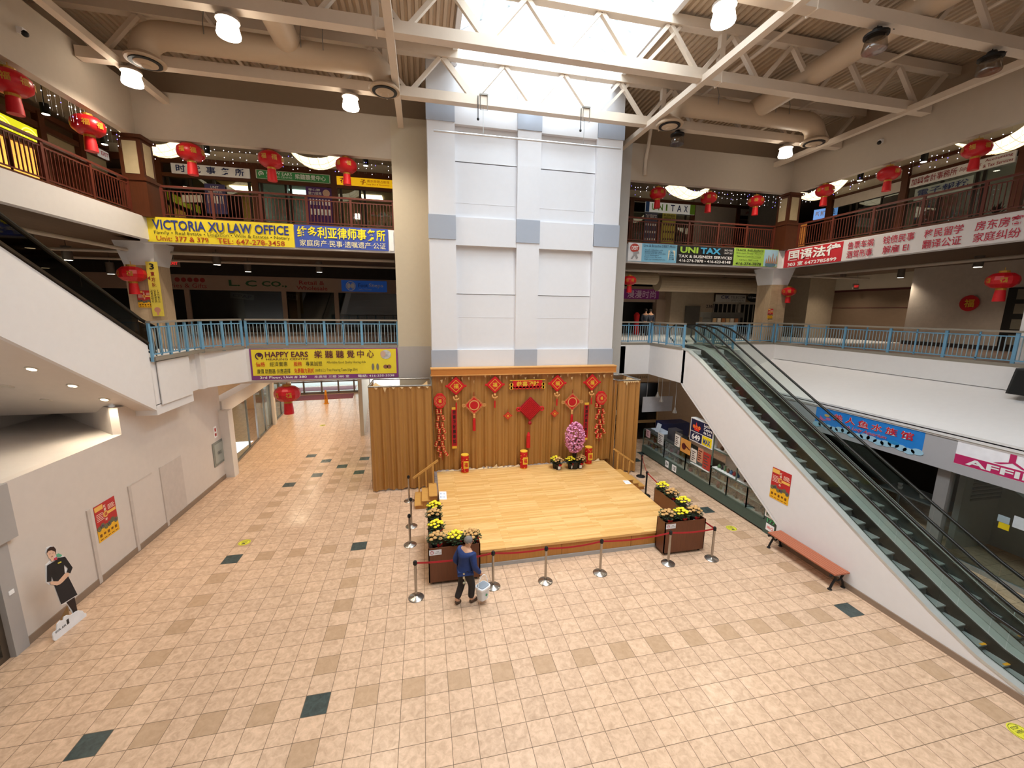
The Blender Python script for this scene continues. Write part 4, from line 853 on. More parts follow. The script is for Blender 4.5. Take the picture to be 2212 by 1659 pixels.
# ---------------------------------------------------------------- back shop under the right landing
mb = MB(); mb.box(7.8, 30, 19.4, 19.6, 0, 4); struct('wall_shop.001', mb, M('brown_shop_wall', '#8a6a48', .7)); mb = MB(); mb.box(7.8, 30, 19.2, 19.4, 3.15, 4.0); struct('wall_shop.002', mb, M('sign_band_tan', '#ad8d66', .6))
P = Plane((9.1, 19.19, 3.3), (1, 0, 0), (0, 0, 1), 4, .6); mb = MB(); P.text(mb, 'XUTI  S', .2, .55, .5, 1.3, .004, .02); P.text(mb, 'ACCESSORIES & SHOES', .28, .62, .1, .32, .004, .0); tag(mb.build('shop_lettering', M('ink_brown', '#3a2a1c')), 'dark shop name letters on the tan band under the right landing', 'lettering')
t = thing('shop_window', 'dark shop window under the right landing behind the curtain', 'window', (10.5, 19.2, 0)); mb = MB(); mb.box(9.4, 12.2, 19.15, 19.19, .1, 3.1); mb.build('dark_glass', M('dark_glass', '#15100c', .15), t)
mb = MB()
for x in (9.4, 10.9, 12.2): mb.box(x-.04, x+.04, 19.08, 19.18, 0, 3.15)
mb.box(9.4, 12.2, 19.08, 19.18, .95, 1.1); mb.build('frame', M('oak_frame', '#9c7a4c', .5), t)
for i, (x, z, w_, h_, c) in enumerate(((9.9, 1.75, .3, .5, '#b4552e'), (9.65, 1.45, .3, .25, '#d5cbb0'), (10.6, 1.65, .3, .25, '#d5cbb0'), (10.6, 1.38, .3, .22, '#c9bda0'))): mb = MB(); mb.box(x, x+w_, 19.13, 19.15, z, z+h_); tag(mb.build('window_notice', M('notice_%d' % i, c, .6)), ['orange poster in the dark shop window', 'lowest pale notice left in the dark shop window', 'upper pale notice right in the dark shop window', 'lower pale notice right in the dark shop window'][i], 'notice')
for i, (px, py0, py1, Y) in enumerate(((1420, 800, 858, 16.6), (1428, 805, 868, 16.2), (1457, 845, 892, 15.6))):
    a = PY(px, py1, Y); t = thing('pendant_lamp', ['steel pendant lamp farthest left over the kiosk', 'steel pendant lamp in the middle over the kiosk', 'lowest steel pendant lamp over the kiosk counter'][i], 'lamp', a, 'steel pendant lamps over the kiosk')
    mb = MB(); mb.lathe(a, [(.09, 0), (.085, .06), (.04, .16), (.03, .24)], 12); mb.build('shade', mChrome, t, True); mb = MB(); mb.cyl(a+V(0, 0, .2), V(a.x, a.y, 3.95), .01, 6); mb.build('cable', mPipe, t)
p = PY(1460, 880, 17.2); mb = MB(); mb.box(10.3, 11.9, 17.4, 17.44, 2.0, 2.75); mb.cyl((10.5, 17.42, 2.75), (10.5, 17.42, 3.95), .008, 5); mb.cyl((11.7, 17.42, 2.75), (11.7, 17.42, 3.95), .008, 5); tag(mb.build('hanging_board', M('board_grey', '#b0aeb0', .5)), 'blank grey board hanging behind the pendant lamps', 'board')
mb = MB(); mb.box(11.2, 12.6, 16.9, 17.6, 0, 1.5); tag(mb.build('blue_cabinet', M('cabinet_navy', '#1d2450', .5)), 'navy blue cabinet behind the kiosk counter', 'cabinet')
# ================================================================ bench
bt = thing('bench', 'park bench with red-brown slats and black iron legs by the white escalator wall', 'bench', (9.95, 8.1, 0))
for k in range(6): x = 9.74+.078*k; mb = MB(); mb.box(x, x+.068, 7.1, 9.12, .42, .455); mb.build('slat', M('bench_slat', '#b0674a', .5, var=.08, stretch=(8, .7, 8)), bt)
for y in (7.18, 9.04):
    mb = MB(); mb.tube([(9.69, y, .38), (9.78, y, .40), (10.18, y, .40), (10.25, y, .43)], .03, 8); mb.tube([(9.82, y, .39), (9.88, y, .28), (9.80, y, .14), (9.75, y, .02)], .028, 8); mb.tube([(10.12, y, .39), (10.05, y, .28), (10.13, y, .14), (10.16, y, .02)], .028, 8); mb.tube([(9.86, y, .26), (9.97, y, .21), (10.07, y, .26)], .02, 8)
    for x in (9.75, 10.16): mb.lathe((x, y, 0), [(.055, 0), (.05, .015), (.02, .03)], 10)
    mb.build('iron_leg', mBlack, bt, True)
# ================================================================ posters
def ny_poster(P, lab):
    t = thing('event_poster', lab, 'poster', P.at(.5, .5), None); mb = MB(); P.rect(mb, 0, 1, .22, 1, .003, .003); P.rect(mb, 0, 1, 0, .36, .0035, .003, 1); mb.build('paper', [M('poster_red', '#bb2a2c', .5, var=.1, scale=12), M('poster_yellow', '#f0b424', .5, var=.06, scale=12)], t)
    mb = MB(); P.rect(mb, .02, .4, .84, .97, .006, .001); P.rect(mb, .55, .97, .62, .70, .006, .001); P.disc(mb, .48, .66, .12*P.W, .007, 14); mb.build('gold_block', M('poster_gold', '#eeb95c', .5), t)
    mb = MB()
    for k in range(4): P.rect(mb, .62, .95-.05*(k % 2), .74+.035*k, .755+.035*k, .006, .001)
    for k in range(5): P.rect(mb, .06, .4-.04*(k % 3), .56+.045*k, .575+.045*k, .006, .001)
    P.text(mb, '新', .42, .54, .84, .92, .007, .02); P.text(mb, '春', .42, .54, .75, .83, .007, .02); P.text(mb, '年', .42, .54, .47, .55, .007, .02); mb.build('pale_lettering', M('poster_pale', '#f3d9c6', .5), t)
    mb = MB(); P.text(mb, '福', .41, .55, .61, .71, .009, .02); mb.build('red_character', M('poster_red', '#bb2a2c'), t)
    mb = MB()
    for k in range(6): P.ring(mb, .1+.16*k, .36+.04*math.sin(k*2.), .05*P.W, .10*P.W, .008, 14); P.disc(mb, .1+.16*k, .36+.04*math.sin(k*2.), .045*P.W, .008, 12, k % 2)
    mb.build('wave_motif', [M('poster_wave', '#6b6a4e', .5), M('poster_wave2', '#4c3f63', .5)], t)
    mb = MB()
    for k in range(5): P.rect(mb, .08+.18*k, .18+.18*k, .12+.02*(k % 2), .2, .007, .001); P.rect(mb, .08+.18*k, .2+.18*k, .04, .06, .007, .001)
    mb.build('small_print', M('poster_ink', '#7a4a10', .5), t)
ny_poster(Plane((XW+.004, 11.1, .98), (0, 1, 0), (0, 0, 1), .69, .94), 'red and yellow new year poster on the left ground floor wall')
ny_poster(Plane((10.215, 9.68, 1.27), (0, -1, 0), (0, 0, 1), .65, .95), 'red and yellow new year poster on the white escalator side')
# fire hose cabinet and signs on the left wall
P = Plane((XW+.005, 16.79, .72), (0, 1, 0), (0, 0, 1), .88, .93); t = thing('fire_cabinet', 'grey steel fire hose cabinet on the left wall near the shop', 'cabinet', P.at(.5, 0)); mb = MB(); P.rect(mb, 0, 1, 0, 1, .02, .02); mb.build('frame', M('cab_grey', '#8b918c', .4, .5), t); mb = MB(); P.rect(mb, .12, .88, .1, .9, .026, .006); mb.build('door', M('cab_panel', '#a4aaa4', .4, .3), t); mb = MB(); P.text(mb, 'FIRE', .35, .68, .42, .56, .03); mb.build('lettering', M('ink', '#333333'), t)
P = Plane((XW+.004, 17.05, 1.8), (0, 1, 0), (0, 0, 1), .22, .45); mb = MB(); P.rect(mb, 0, 1, 0, 1, .003, .003); o = tag(mb.build('wall_sign', M('sign_white', '#ffffff', .5)), 'small white safety sign above the fire cabinet', 'sign'); mb = MB(); P.rect(mb, .25, .75, .55, .85, .005, .001); P.rect(mb, .2, .8, .15, .4, .005, .001); mb.build('print', M('print_red', '#b33a30', .5), o)
mb = MB(); mb.box(XW-.0, XW+.02, 8.75, 8.83, 1.25, 1.33); mb.box(XW+.05, XW+.065, 8.82, 8.92, 1.25, 1.33); tag(mb.build('wall_switch', M('sign_white', '#ffffff', .5)), 'small white switch on the grey jamb at far left', 'switch')
# floor stickers
for i, (px, py, lab) in enumerate(((528, 1172, 'round yellow floor sticker on the left part of the floor'), (1580, 1141, 'round yellow floor sticker near the kiosk'), (2205, 1582, 'round yellow floor sticker at the bottom right near the escalator foot'), (697, 919, 'round floor sticker in the corridor towards the doors'))):
    c = PZ(px, py); mb = MB(); mb.cyl(c+V(0, 0, .001), c+V(0, 0, .004), .16, 28); o = tag(mb.build('floor_sticker', M('sticker_yellow', '#d9d13c' if i < 3 else '#d9d13c', .5)), lab, 'sticker', None)
    P = Plane(c+V(-.16, -.16, .004), (1, 0, 0), (0, 1, 0), .32, .32); mb = MB(); P.ring(mb, .5, .5, .135, .142, .002); P.text(mb, 'STOP\nHERE', .25, .75, .45, .8, .002, .01); P.poly(mb, [(.35, .2), (.65, .2), (.65, .32), (.5, .38), (.35, .32)], .002); mb.build('print', M('ink', '#333333'), o)
# wall speaker at right edge
t = thing('loudspeaker', 'black loudspeaker mounted under the right upper railing', 'loudspeaker', (16.6, 8.0, 4.6)); mb = MB(); mb.prism([(16.25, 8.15, 4.6), (16.25, 7.4, 4.6), (16.45, 7.4, 5.32), (16.45, 8.15, 5.32)], (.4, 0, 0)); mb.build('cabinet', mBlack, t); mb = MB(); mb.prism([(16.24, 8.1, 4.6), (16.24, 7.45, 4.6), (16.43, 7.45, 5.27), (16.43, 8.1, 5.27)], (.012, 0, 0)); mb.build('grille', M('grille_black', '#0d0d0d', .8), t); mb = MB(); mb.box(16.6, 16.895, 7.7, 7.85, 4.9, 5.0); mb.build('bracket', mBlack, t)
# ================================================================ cardboard standee
def plane_xy(P, px, py):
    d = _ray(px, py); k = (P.o-CAM).dot(P.n)/d.dot(P.n); q = CAM+d*k-P.o; return q.dot(P.u), q.dot(P.v)
P = Plane((-7.52, 9.0, .01), (.09, .996, 0), (0, 0, 1), 1, 1)
def tr_(pts): return [plane_xy(P, 80+x/3.964, 1160+y/3.964) for x, y in pts]
t = thing('cardboard_standee', 'cardboard cutout of a flight attendant standing on a white cloud by the left wall', 'standee', P.at(.3, 0))
def layer(nm, pts, col, e, th=.004):
    mb = MB(); mb.prism([P.at(a, b, e) for a, b in tr_(pts)], P.n*th); return mb.build(nm, M('standee_'+nm, col, .5), t)
layer('cloud_base', [(132, 880), (126, 840), (135, 815), (160, 800), (165, 745), (190, 715), (218, 712), (222, 685), (250, 668), (285, 668), (320, 640), (345, 628), (380, 630), (395, 650), (415, 655), (415, 690), (385, 715), (160, 885), (145, 890)], '#eceef2', 0, .02)
layer('white_edge', [(72, 130), (85, 90), (120, 74), (150, 85), (158, 120), (150, 160), (200, 150), (240, 168), (302, 262), (285, 310), (262, 328), (345, 495), (318, 520), (345, 650), (372, 710), (285, 750), (325, 690), (255, 570), (205, 582), (145, 420), (105, 410), (78, 390), (74, 240), (110, 205)], '#f0eeee', -.012, .012)
layer('legs', [(250, 560), (318, 515), (345, 640), (375, 705), (345, 727), (335, 690), (292, 747), (318, 690), (300, 630)], '#241a1c', .004)
layer('skirt', [(145, 415), (262, 335), (342, 493), (205, 577)], '#171d26', .006)
layer('jacket', [(82, 245), (150, 205), (175, 180), (235, 168), (300, 262), (280, 312), (250, 300), (262, 270), (225, 235), (235, 330), (262, 335), (150, 415), (120, 330), (118, 380), (82, 385)], '#131920', .008)
layer('arms', [(105, 385), (125, 380), (175, 380), (235, 310), (262, 305), (270, 325), (215, 385), (190, 405), (165, 415), (110, 408)], '#e0b79c', .012)
layer('face', [(80, 145), (88, 110), (150, 118), (152, 150), (140, 175), (150, 195), (120, 212), (110, 190), (95, 180)], '#e8bea4', .010)
layer('hair', [(76, 140), (82, 105), (105, 85), (135, 82), (154, 105), (154, 150), (148, 125), (115, 112), (88, 122)], '#33201d', .014)
layer('collar_scarf', [(140, 180), (160, 172), (165, 195), (135, 200)], '#c33a52', .016); layer('green_flower', [(155, 150), (175, 140), (205, 155), (195, 170), (165, 172)], '#5cb08c', .018)
layer('name_badge', [(167, 222), (196, 208), (200, 218), (170, 231)], '#d6c94e', .018)
mb = MB(); q0, q1 = tr_([(150, 828)])[0], tr_([(248, 752)])[0]
PP = Plane(P.at(q0[0], q0[1]), P.u*(q1[0]-q0[0])+P.v*(q1[1]-q0[1]), V(0, 0, 1), 1, 1); L_ = math.hypot(q1[0]-q0[0], q1[1]-q0[1]); PP.v = (P.v-PP.u*P.v.dot(PP.u)).normalized(); PP.n = P.n; PP.text(mb, 'EVA AIR', 0, L_*.93, 0, .045, .024, .02); PP.rect(mb, L_*1.0, L_*1.2, 0, .11, .024, .002); mb.build('lettering', M('ink', '#333333'), t)
mb = MB()
for x, y in ((100, 145), (128, 138)): 
    a, b = tr_([(x, y)])[0]; P.disc(mb, a, b, .012, .02, 8, sy=.5)
a, b = tr_([(120, 168)])[0]; P.disc(mb, a, b, .02, .02, 8, sy=.4); mb.build('facial_features', M('standee_ink', '#7a3038', .5), t)
mb = MB(); mb.prism([P.at(.42, .02, -.02), P.at(.42, .5, -.02), P.at(.42, .02, -.3)], P.u*.01); mb.build('strut', M('cardboard', '#b08a5c', .8), t)
# ================================================================ UPPER FLOORS
mCeil2 = M('brown_ceiling', '#6a5644', .8, var=.1, scale=2, stretch=(6, 1, 1)); mShopD = M('dark_shop_front', '#1d1814', .3, var=.2)
mb = MB(); mb.box(-30, 34, YB+.3, 32, 9.15, 9.25); mb.box(-30, XL-.3, -4, YB+.3, 9.15, 9.25); mb.box(XR+.3, 34, -4, YB+.3, 9.15, 9.25); struct('ceiling_upper', mb, mCeil2)
mb = MB(); mb.box(-30, 34, YB+.26, 32, 13.5, 13.58); mb.box(-30, XL-.26, -4, YB+.26, 13.5, 13.58); mb.box(XR+.26, 34, -4, YB+.26, 13.5, 13.58); struct('ceiling_upper.001', mb, M('third_ceiling', '#7d6d5c', .8, var=.1, scale=2, stretch=(6, 1, 1)))
def wallbox(n, *a, m=None): mb = MB(); mb.box(*a); return struct(n, mb, m or mWall)
# second floor back left shops (y = 26)
Y2 = 26.0
mBand = M('shop_band', '#a08a78', .6, var=.03)
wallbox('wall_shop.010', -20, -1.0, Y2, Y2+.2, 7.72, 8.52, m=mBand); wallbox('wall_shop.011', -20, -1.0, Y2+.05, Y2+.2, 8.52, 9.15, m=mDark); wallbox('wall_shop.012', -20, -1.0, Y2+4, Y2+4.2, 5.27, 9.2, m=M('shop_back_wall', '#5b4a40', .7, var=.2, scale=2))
mb = MB()
for x in (-12.6, -7.75, -4.95, -1.3): mb.box(x-.12, x+.12, Y2-.02, Y2+.12, 5.27, 7.75)
mb.box(-20, -1, Y2+.02, Y2+.1, 5.27, 5.4); struct('trim_10', mb, mBand)
mb = MB(); mb.box(-20, -1, Y2+.08, Y2+.09, 5.4, 7.72); struct('window_10', mb, mDkGlass)
mb = MB()
for x0, x1 in ((-7.4, -5.2), (-4.5, -1.4)):
    for z in (5.9, 6.4, 6.9, 7.35): mb.box(x0, x1, Y2+2.4, Y2+2.8, z, z+.03)
mb.box(-7.5, -5.1, Y2+2.8, Y2+2.85, 5.3, 7.7); tag(mb.build('shelving', M('shelf_dark', '#8d857b', .6)), 'dim shelving inside the second floor shops behind the blue railing', 'shelves')
def bord_text(name, P, items, lab, cat='lettering'):
    t = None
    for i, (body, a0, a1, b0, b1, m, bold) in enumerate(items):
        mb = MB(); P.text(mb, body, a0, a1, b0, b1, .006, bold)
        if i == 0: t = tag(mb.build(name, m), lab, cat)
        else: mb.build('lettering', m, t)
    return t
P = Plane((-14, Y2-.01, 7.72), (1, 0, 0), (0, 0, 1), 1, .8); mGrnT = M('letters_green', '#25522e', .5); mRedT = M('letters_red', '#8e2a26', .5)
bord_text('shop_lettering', P, [('L. C', 3.5, 4.9, .3, .72, mGrnT, .03), ('CO.,', 5.15, 6.45, .26, .7, mGrnT, .03), ('Retail &', 7.1, 8.45, .52, .8, mRedT, .01), ('Wholesale', 6.95, 8.6, .14, .42, mRedT, .01)], 'green and dark red shop name letters in the middle of the second floor band')
bord_text('shop_lettering', P, [('Accessories & Gifts', -.6, 2.4, .12, .42, mRedT, .0), ('●●●●●', .9, 2.35, .5, .8, mRedT, .0)], 'dark red gift shop letters partly behind the yellow hanging banner')
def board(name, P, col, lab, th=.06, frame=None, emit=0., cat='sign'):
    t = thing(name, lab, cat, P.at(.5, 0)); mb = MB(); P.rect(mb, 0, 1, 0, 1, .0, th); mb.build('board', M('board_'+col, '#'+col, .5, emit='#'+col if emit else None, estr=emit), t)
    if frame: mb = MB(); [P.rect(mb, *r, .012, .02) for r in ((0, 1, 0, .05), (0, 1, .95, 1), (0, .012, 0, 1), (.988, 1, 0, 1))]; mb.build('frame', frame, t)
    return t
def letters(t, P, nm, m, items):
    mb = MB()
    for it in items: P.text(mb, it[0], *it[1:5], .016, it[5] if len(it) > 5 else 0., it[6] if len(it) > 6 else 0.)
    return mb.build(nm, m, t)
mWt = M('letters_white', '#f2f2f2', .5); mInk = M('letters_ink', '#1c1c22', .5); mYl = M('letters_yellow', '#f0dc28', .5)
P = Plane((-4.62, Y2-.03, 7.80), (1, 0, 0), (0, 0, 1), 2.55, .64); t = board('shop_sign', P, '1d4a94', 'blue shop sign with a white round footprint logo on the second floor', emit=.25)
mb = MB(); P.ring(mb, .2, .5, .23, .27, .01); P.disc(mb, .16, .5, .1, .01, 14, sy=1.6); P.disc(mb, .24, .5, .1, .01, 14, sy=1.6); mb.build('round_logo', mWt, t); letters(t, P, 'lettering', mWt, [('Steps', .6, .92, .35, .75, .01), ("Ladies' Footwear", .38, .66, .16, .28)]); letters(t, P, 'dark_lettering', M('letters_navy', '#14285a'), [('Foot', .37, .58, .4, .75, .01)])
for i, (px0, py0, px1, py1, ang, s, lab) in enumerate(((497, 633, 548, 643, -.1, 'CPAP', 'white sale banner reading in purple letters inside the second floor window'), (611, 636, 642, 645, -.1, 'SALE', 'pale blue banner hanging inside the shop window right of the other one'))):
    a = PY(px0, py1, Y2+.3); b = PY(px1, py1, Y2+.3); P = Plane(a, (1, 0, -.12), (.12, 0, 1), b.x-a.x, .32); mb = MB(); P.rect(mb, 0, 1, 0, 1, 0, .01); o = tag(mb.build('window_banner', M('sign_white', '#ffffff', .5)), lab, 'banner'); mb = MB(); P.text(mb, s, .1, .9, .25, .8, .006, .02); mb.build('lettering', M('letters_purple', '#3c3480'), o)
# second floor back right
wallbox('wall_shop.020', 8.8, 30, 28, 28.2, 5.27, 9.2, m=M('tan_back_wall', '#9b8871', .7)); wallbox('wall_shop.021', 12.9, 16.5, Y2, Y2+.3, 7.5, 8.55, m=mBand); wallbox('wall_shop.022', 16.5, 19.8, 25.2, 28, 5.27, 9.2, m=M('tan_pier', '#a3937d', .7)); wallbox('wall_shop.023', 9, 16.4, Y2+1.5, Y2+1.7, 5.27, 9.2, m=mShopD); wallbox('wall_shop.024', 15.8, 16.5, Y2-.2, Y2+.3, 5.27, 7.7, m=mBand)
P = Plane((13.3, Y2-.04, 7.66), (1, 0, 0), (0, 0, 1), 2.75, .74); t = board('shop_sign', P, '6e1f5c', 'purple shop sign with four pale characters on the second floor', frame=mBand, emit=.12); letters(t, P, 'lettering', M('letters_pale', '#e3c9d8', .5), [('漫漫时尚', .12, .9, .15, .85, .01)])
P = Plane((18.3, 25.1, 7.7), (1, 0, 0), (0, 0, 1), 2.4, .5); P.o = PY(1546, 652, 25.1); t = board('shop_sign', P, 'b9b6ae', 'pale telecom sign on the second floor behind the escalator top'); letters(t, P, 'lettering', M('letters_dkblue', '#25305c'), [('CIK', .16, .45, .45, .9, .02)]); letters(t, P, 'grey_lettering', M('letters_grey', '#6a6a66'), [('TELECOM', .48, .96, .5, .85, .01), ('伊时代电讯', .5, .94, .1, .38)])
c = PY(1630, 643, 25.0); P = Plane(c+V(-.65, 0, -.33), (1, 0, 0), (0, 0, 1), 1.3, .66); t = thing('oval_sign', 'black oval jewellery sign on the second floor', 'sign', c); mb = MB(); P.disc(mb, .5, .5, .65, .0, 24, sy=.5); mb.build('board', mBlack, t); letters(t, P, 'lettering', mWt, [('LG Jewellery', .12, .88, .38, .62)])
mb = MB(); 
for k in range(17): x = 18.5+.36*k; mb.box(x, x+.05, 25.3, 25.35, 5.27, 7.5)
for x in (18.4, 22.0, 25.2): mb.box(x-.1, x+.1, 25.25, 25.4, 5.27, 7.6)
mb.box(18.3, 25.4, 25.25, 25.4, 7.45, 7.62); tag(mb.build('shop_grille', M('grille_pale', '#a89f92', .5)), 'pale vertical bar grille closing the shop behind the escalator top', 'grille')
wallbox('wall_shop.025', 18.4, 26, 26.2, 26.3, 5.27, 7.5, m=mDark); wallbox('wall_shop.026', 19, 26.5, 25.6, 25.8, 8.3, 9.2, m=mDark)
p = PY(1498, 682, 25.0); mb = MB(); mb.box(p.x-.55, p.x+.55, 25.1, 25.2, p.z-.75, p.z+.65); tag(mb.build('service_door', M('door_grey', '#57534c', .5)), 'grey service door under the pipe on the second floor', 'door')
P = Plane(PY(1525, 665, 25.1), (1, 0, 0), (0, 0, 1), .5, .22); mb = MB(); P.text(mb, '236', 0, 1, 0, 1, .0, .02); tag(mb.build('unit_number', mInk), 'dark number 236 on the tan wall', 'number')
a = PY(1533, 700, 21.5); mb = MB(); mb.box(a.x, a.x+2.0, 21.4, 22.2, 5.27, 6.55); mb.box(a.x-.1, a.x+2.1, 21.3, 22.3, 6.55, 6.85); tag(mb.build('kiosk_cart', M('cart_dark', '#4d4a44', .6)), 'dark snack kiosk behind the escalator top', 'kiosk')
for k in range(6): mb = MB(); mb.box(a.x+.1+.3*k, a.x+.33+.3*k, 21.36, 21.4, 6.1, 6.5); tag(mb.build('menu_card', M('menu_%d' % (k % 3), ['#c9a574', '#d9cdb8', '#a4683c'][k % 3], .6)), ['leftmost', 'second', 'third', 'fourth', 'fifth', 'rightmost'][k]+' menu card in the row on the dark snack kiosk', 'card', 'menu cards')
# second floor right side: shutter, pale wall, door, white pillar
XS = 26.0
wallbox('wall_right.010', XS, XS+.2, 15.2, 26, 5.3, 8.2, m=M('brown_shutter', '#6f5a47', .7, var=.06, scale=3, stretch=(1, 1, 8))); wallbox('wall_right.011', XS-.02, XS+.2, 15.2, 26, 8.2, 8.32, m=M('maroon_line', '#4c1f1c')); wallbox('wall_right.012', XS-.02, XS, 15.2, 26, 7.2, 7.24, m=M('maroon_line', '#4c1f1c')); wallbox('wall_right.013', XS, XS+.2, 15.2, 26, 8.32, 9.2, m=mBeige)
wallbox('wall_right.014', 24.6, 24.8, 8, 16.6, 5.3, 9.2, m=M('pale_store_wall', '#c4b8ab', .6)); wallbox('wall_right.015', 24.8, 26.2, 16.4, 16.6, 5.3, 9.2, m=M('pale_store_wall', '#c4b8ab', .6)); wallbox('baseboard_upper', 24.57, 24.6, 8, 16.6, 5.3, 5.5, m=M('dark_base', '#3a3230', .5)); wallbox('wall_right.016', 24, 26.2, 21.8, 26, 5.3, 9.2, m=M('tan_pier', '#a3937d', .7))
t = thing('shop_door', 'dark framed glass door on the second floor behind the right railing', 'door', (24.5, 12.4, 5.3)); mb = MB(); mb.box(24.52, 24.58, 9.6, 12.9, 5.3, 8.0); mb.build('frame', M('door_black', '#1c1714', .4), t)
for i, (y, z) in enumerate([(y, z) for y in (12.1, 11.0, 10.2) for z in (5.6, 6.25, 6.9, 7.5)]): mb = MB(); mb.box(24.5, 24.52, y, y+.5, z, z+.42); mb.build('pane', M('door_pane_lit' if y == 11.0 else 'door_pane', '#e8e6da' if y == 11.0 else '#7d7668', .2, emit='#fff6e0' if y == 11.0 else None, estr=.5), t)
c = PX(2094, 655, 24.5); P = Plane(c+V(0, .3, -.3), (0, -1, 0), (0, 0, 1), .6, .6); t = thing('round_plaque', 'round red and gold plaque on the pale wall left of the dark door', 'plaque', c); mb = MB(); P.disc(mb, .5, .5, .36, .01, 24); mb.build('disc', mDR, t); letters(t, P, 'gold_character', mGold, [('福', .2, .8, .2, .8, .02)])
wallbox('wall_pillar', 17.45, 18.4, 6.2, 8.75, 5.3, 8.95, m=mWhite)
# pillars of the second floor at the two back corners
mTileW = plank_mat('pillar_tile', '#c2ab8d', '#b39a7b', '#8f7a62', .42, .42)
for i, (x, y) in enumerate(((-9.75, 17.75), (17.25, 17.75))):
    mb = MB(); r = .46; mb.box(x-r, x+r, y-r, y+r, 5.2, 8.2); struct('wall_pillar.%03d' % (1+2*i), mb, mTileW)
    mb = MB(); a = [(x-r, y-r, 8.2), (x+r, y-r, 8.2), (x+r, y+r, 8.2), (x-r, y+r, 8.2)]; b = [(x-.62, y-.62, 9.0), (x+.62, y-.62, 9.0), (x+.62, y+.62, 9.0), (x-.62, y+.62, 9.0)]
    mb._a(a+b, [(0, 1, 5, 4), (1, 2, 6, 5), (2, 3, 7, 6), (3, 0, 4, 7), (0, 1, 2, 3), (4, 5, 6, 7)]); struct('wall_pillar.%03d' % (2+2*i), mb, mWhite)
ny_poster(Plane(PY(300, 664, 17.27), (1, 0, 0), (0, 0, 1), .45, .6), 'red and yellow new year poster on the left second floor pillar'); ny_poster(Plane(PY(1657, 688, 17.27), (1, 0, 0), (0, 0, 1), .3, .48), 'red and yellow new year poster on the right second floor pillar')
P = Plane((-9.50, 17.2, 6.42), (1, 0, 0), (0, 0, 1), .36, 1.9); t = thing('hanging_banner', 'tall narrow yellow banner hanging on the left second floor pillar', 'banner', P.at(.5, 0)); mb = MB(); P.rect(mb, 0, 1, 0, 1, 0, .01); mb.build('cloth', M('banner_gold', '#dcc64e', .6), t); letters(t, P, 'dark_lettering', mInk, [('3', .3, .7, .86, .97, .02), ('美食廣場', .12, .3, .25, .5), ('服裝飾品', .4, .58, .25, .5), ('禮品中心', .68, .86, .25, .5)]); letters(t, P, 'red_lettering', mRedT, [('東', .32, .68, .74, .82, .02), ('方', .32, .68, .64, .72, .02), ('城', .32, .68, .54, .62, .02), ('◄', .02, .25, .66, .74)]); mb = MB(); P.disc(mb, .5, .12, .1, .012, 14); P.rect(mb, .42, .58, .02, .1, .012, .002); mb.build('cartoon_print', M('print_pink', '#c98a72', .6), t)
# two shoppers far behind the right railing
# ---------------------------------------------------------------- railings
def railing(lab, p, q, kind='blue', bay=1.55, z0=5.38, zc=6.33):
    p, q = Vector(p), Vector(q); L_ = (q-p).length; d = (q-p)/L_; n = max(1, round(L_/bay)); mp = mRail if kind == 'blue' else mRedRail
    t = thing('railing', lab, 'railing', (p+q)/2+V(0, 0, z0))
    mb = MB(); mb.bar(p+V(0, 0, zc), q+V(0, 0, zc), .13 if kind == 'blue' else .09, .06); mb.build('top_rail', mRailD if kind == 'blue' else mRedRail, t)
    mb = MB(); mb.bar(p+V(0, 0, zc-.14), q+V(0, 0, zc-.14), .03, .035); mb.build('upper_bar', mp, t)
    mb = MB(); mb.bar(p+V(0, 0, z0+.06), q+V(0, 0, z0+.06), .03, .035); mb.build('lower_bar', mp, t)
    for i in range(n+1):
        c = p+d*(L_*i/n); mb = MB(); mb.bar(c+V(0, 0, z0-.14), c+V(0, 0, zc-.03), .085, .05, 0, d.cross(V(0, 0, 1))); mb.build('post', mp, t)
        if i < n:
            if kind == 'blue': c2 = p+d*(L_*(i+.5)/n); mb = MB(); mb.bar(c2+V(0, 0, z0), c2+V(0, 0, zc-.03), .045, .03, 0, d.cross(V(0, 0, 1))); mb.build('half_post', mp, t)
            mb = MB(); k = int(L_/n/.115)
            for j in range(1, k): c2 = p+d*(L_*(i+j/k)/n); mb.bar(c2+V(0, 0, z0+.06), c2+V(0, 0, zc-.14), .022, .022, 0, d.cross(V(0, 0, 1)))
            mb.build('baluster_panel', M('baluster_grey', '#8fa3ad', .45) if kind == 'blue' else mRedRail, t)
    mb = MB(); mb.bar(p+V(0, 0, z0-.07), q+V(0, 0, z0-.07), .16, .1); mb.build('kerb', mRailD if kind == 'blue' else mWoodD, t)
yR = YB+.1
railing('blue railing of the second floor over the yellow hearing banner', (-6.5, yR, 0), (-1.02, yR, 0))
railing('blue railing section on the angled landing left of the hearing banner', (-6.62, YB-.02, 0), (-7.36, 15.75, 0), bay=.8)
railing('blue railing section on the landing by the foot of the left escalator', (-7.38, 15.72, 0), (-7.38, 13.1, 0), bay=.88)
railing('blue railing of the second floor just right of the white tower', (8.1, yR, 0), (10.2, yR, 0), z0=5.42)
railing('blue railing section on the landing left of the escalator top', (10.28, YB, 0), (10.28, 14.6, 0), bay=1.2, z0=5.42)
railing('blue railing section right of the escalator top', (12.5, 14.5, 0), (12.5, YB-.1, 0), bay=1.2, z0=5.42)
railing('short blue railing section between escalator top and right corner', (12.6, YB, 0), (XR, YB, 0), bay=1.5, z0=5.42)
railing('long blue railing along the right side of the second floor', (XR+.1, YB-.1, 0), (XR+.1, 3.5, 0), bay=1.62, z0=5.42)
railing('maroon railing of the third floor above the yellow law banner', (-8.7, yR+.05, 0), (-1.02, yR+.05, 0), 'maroon', 1.6, 9.86, 10.84)
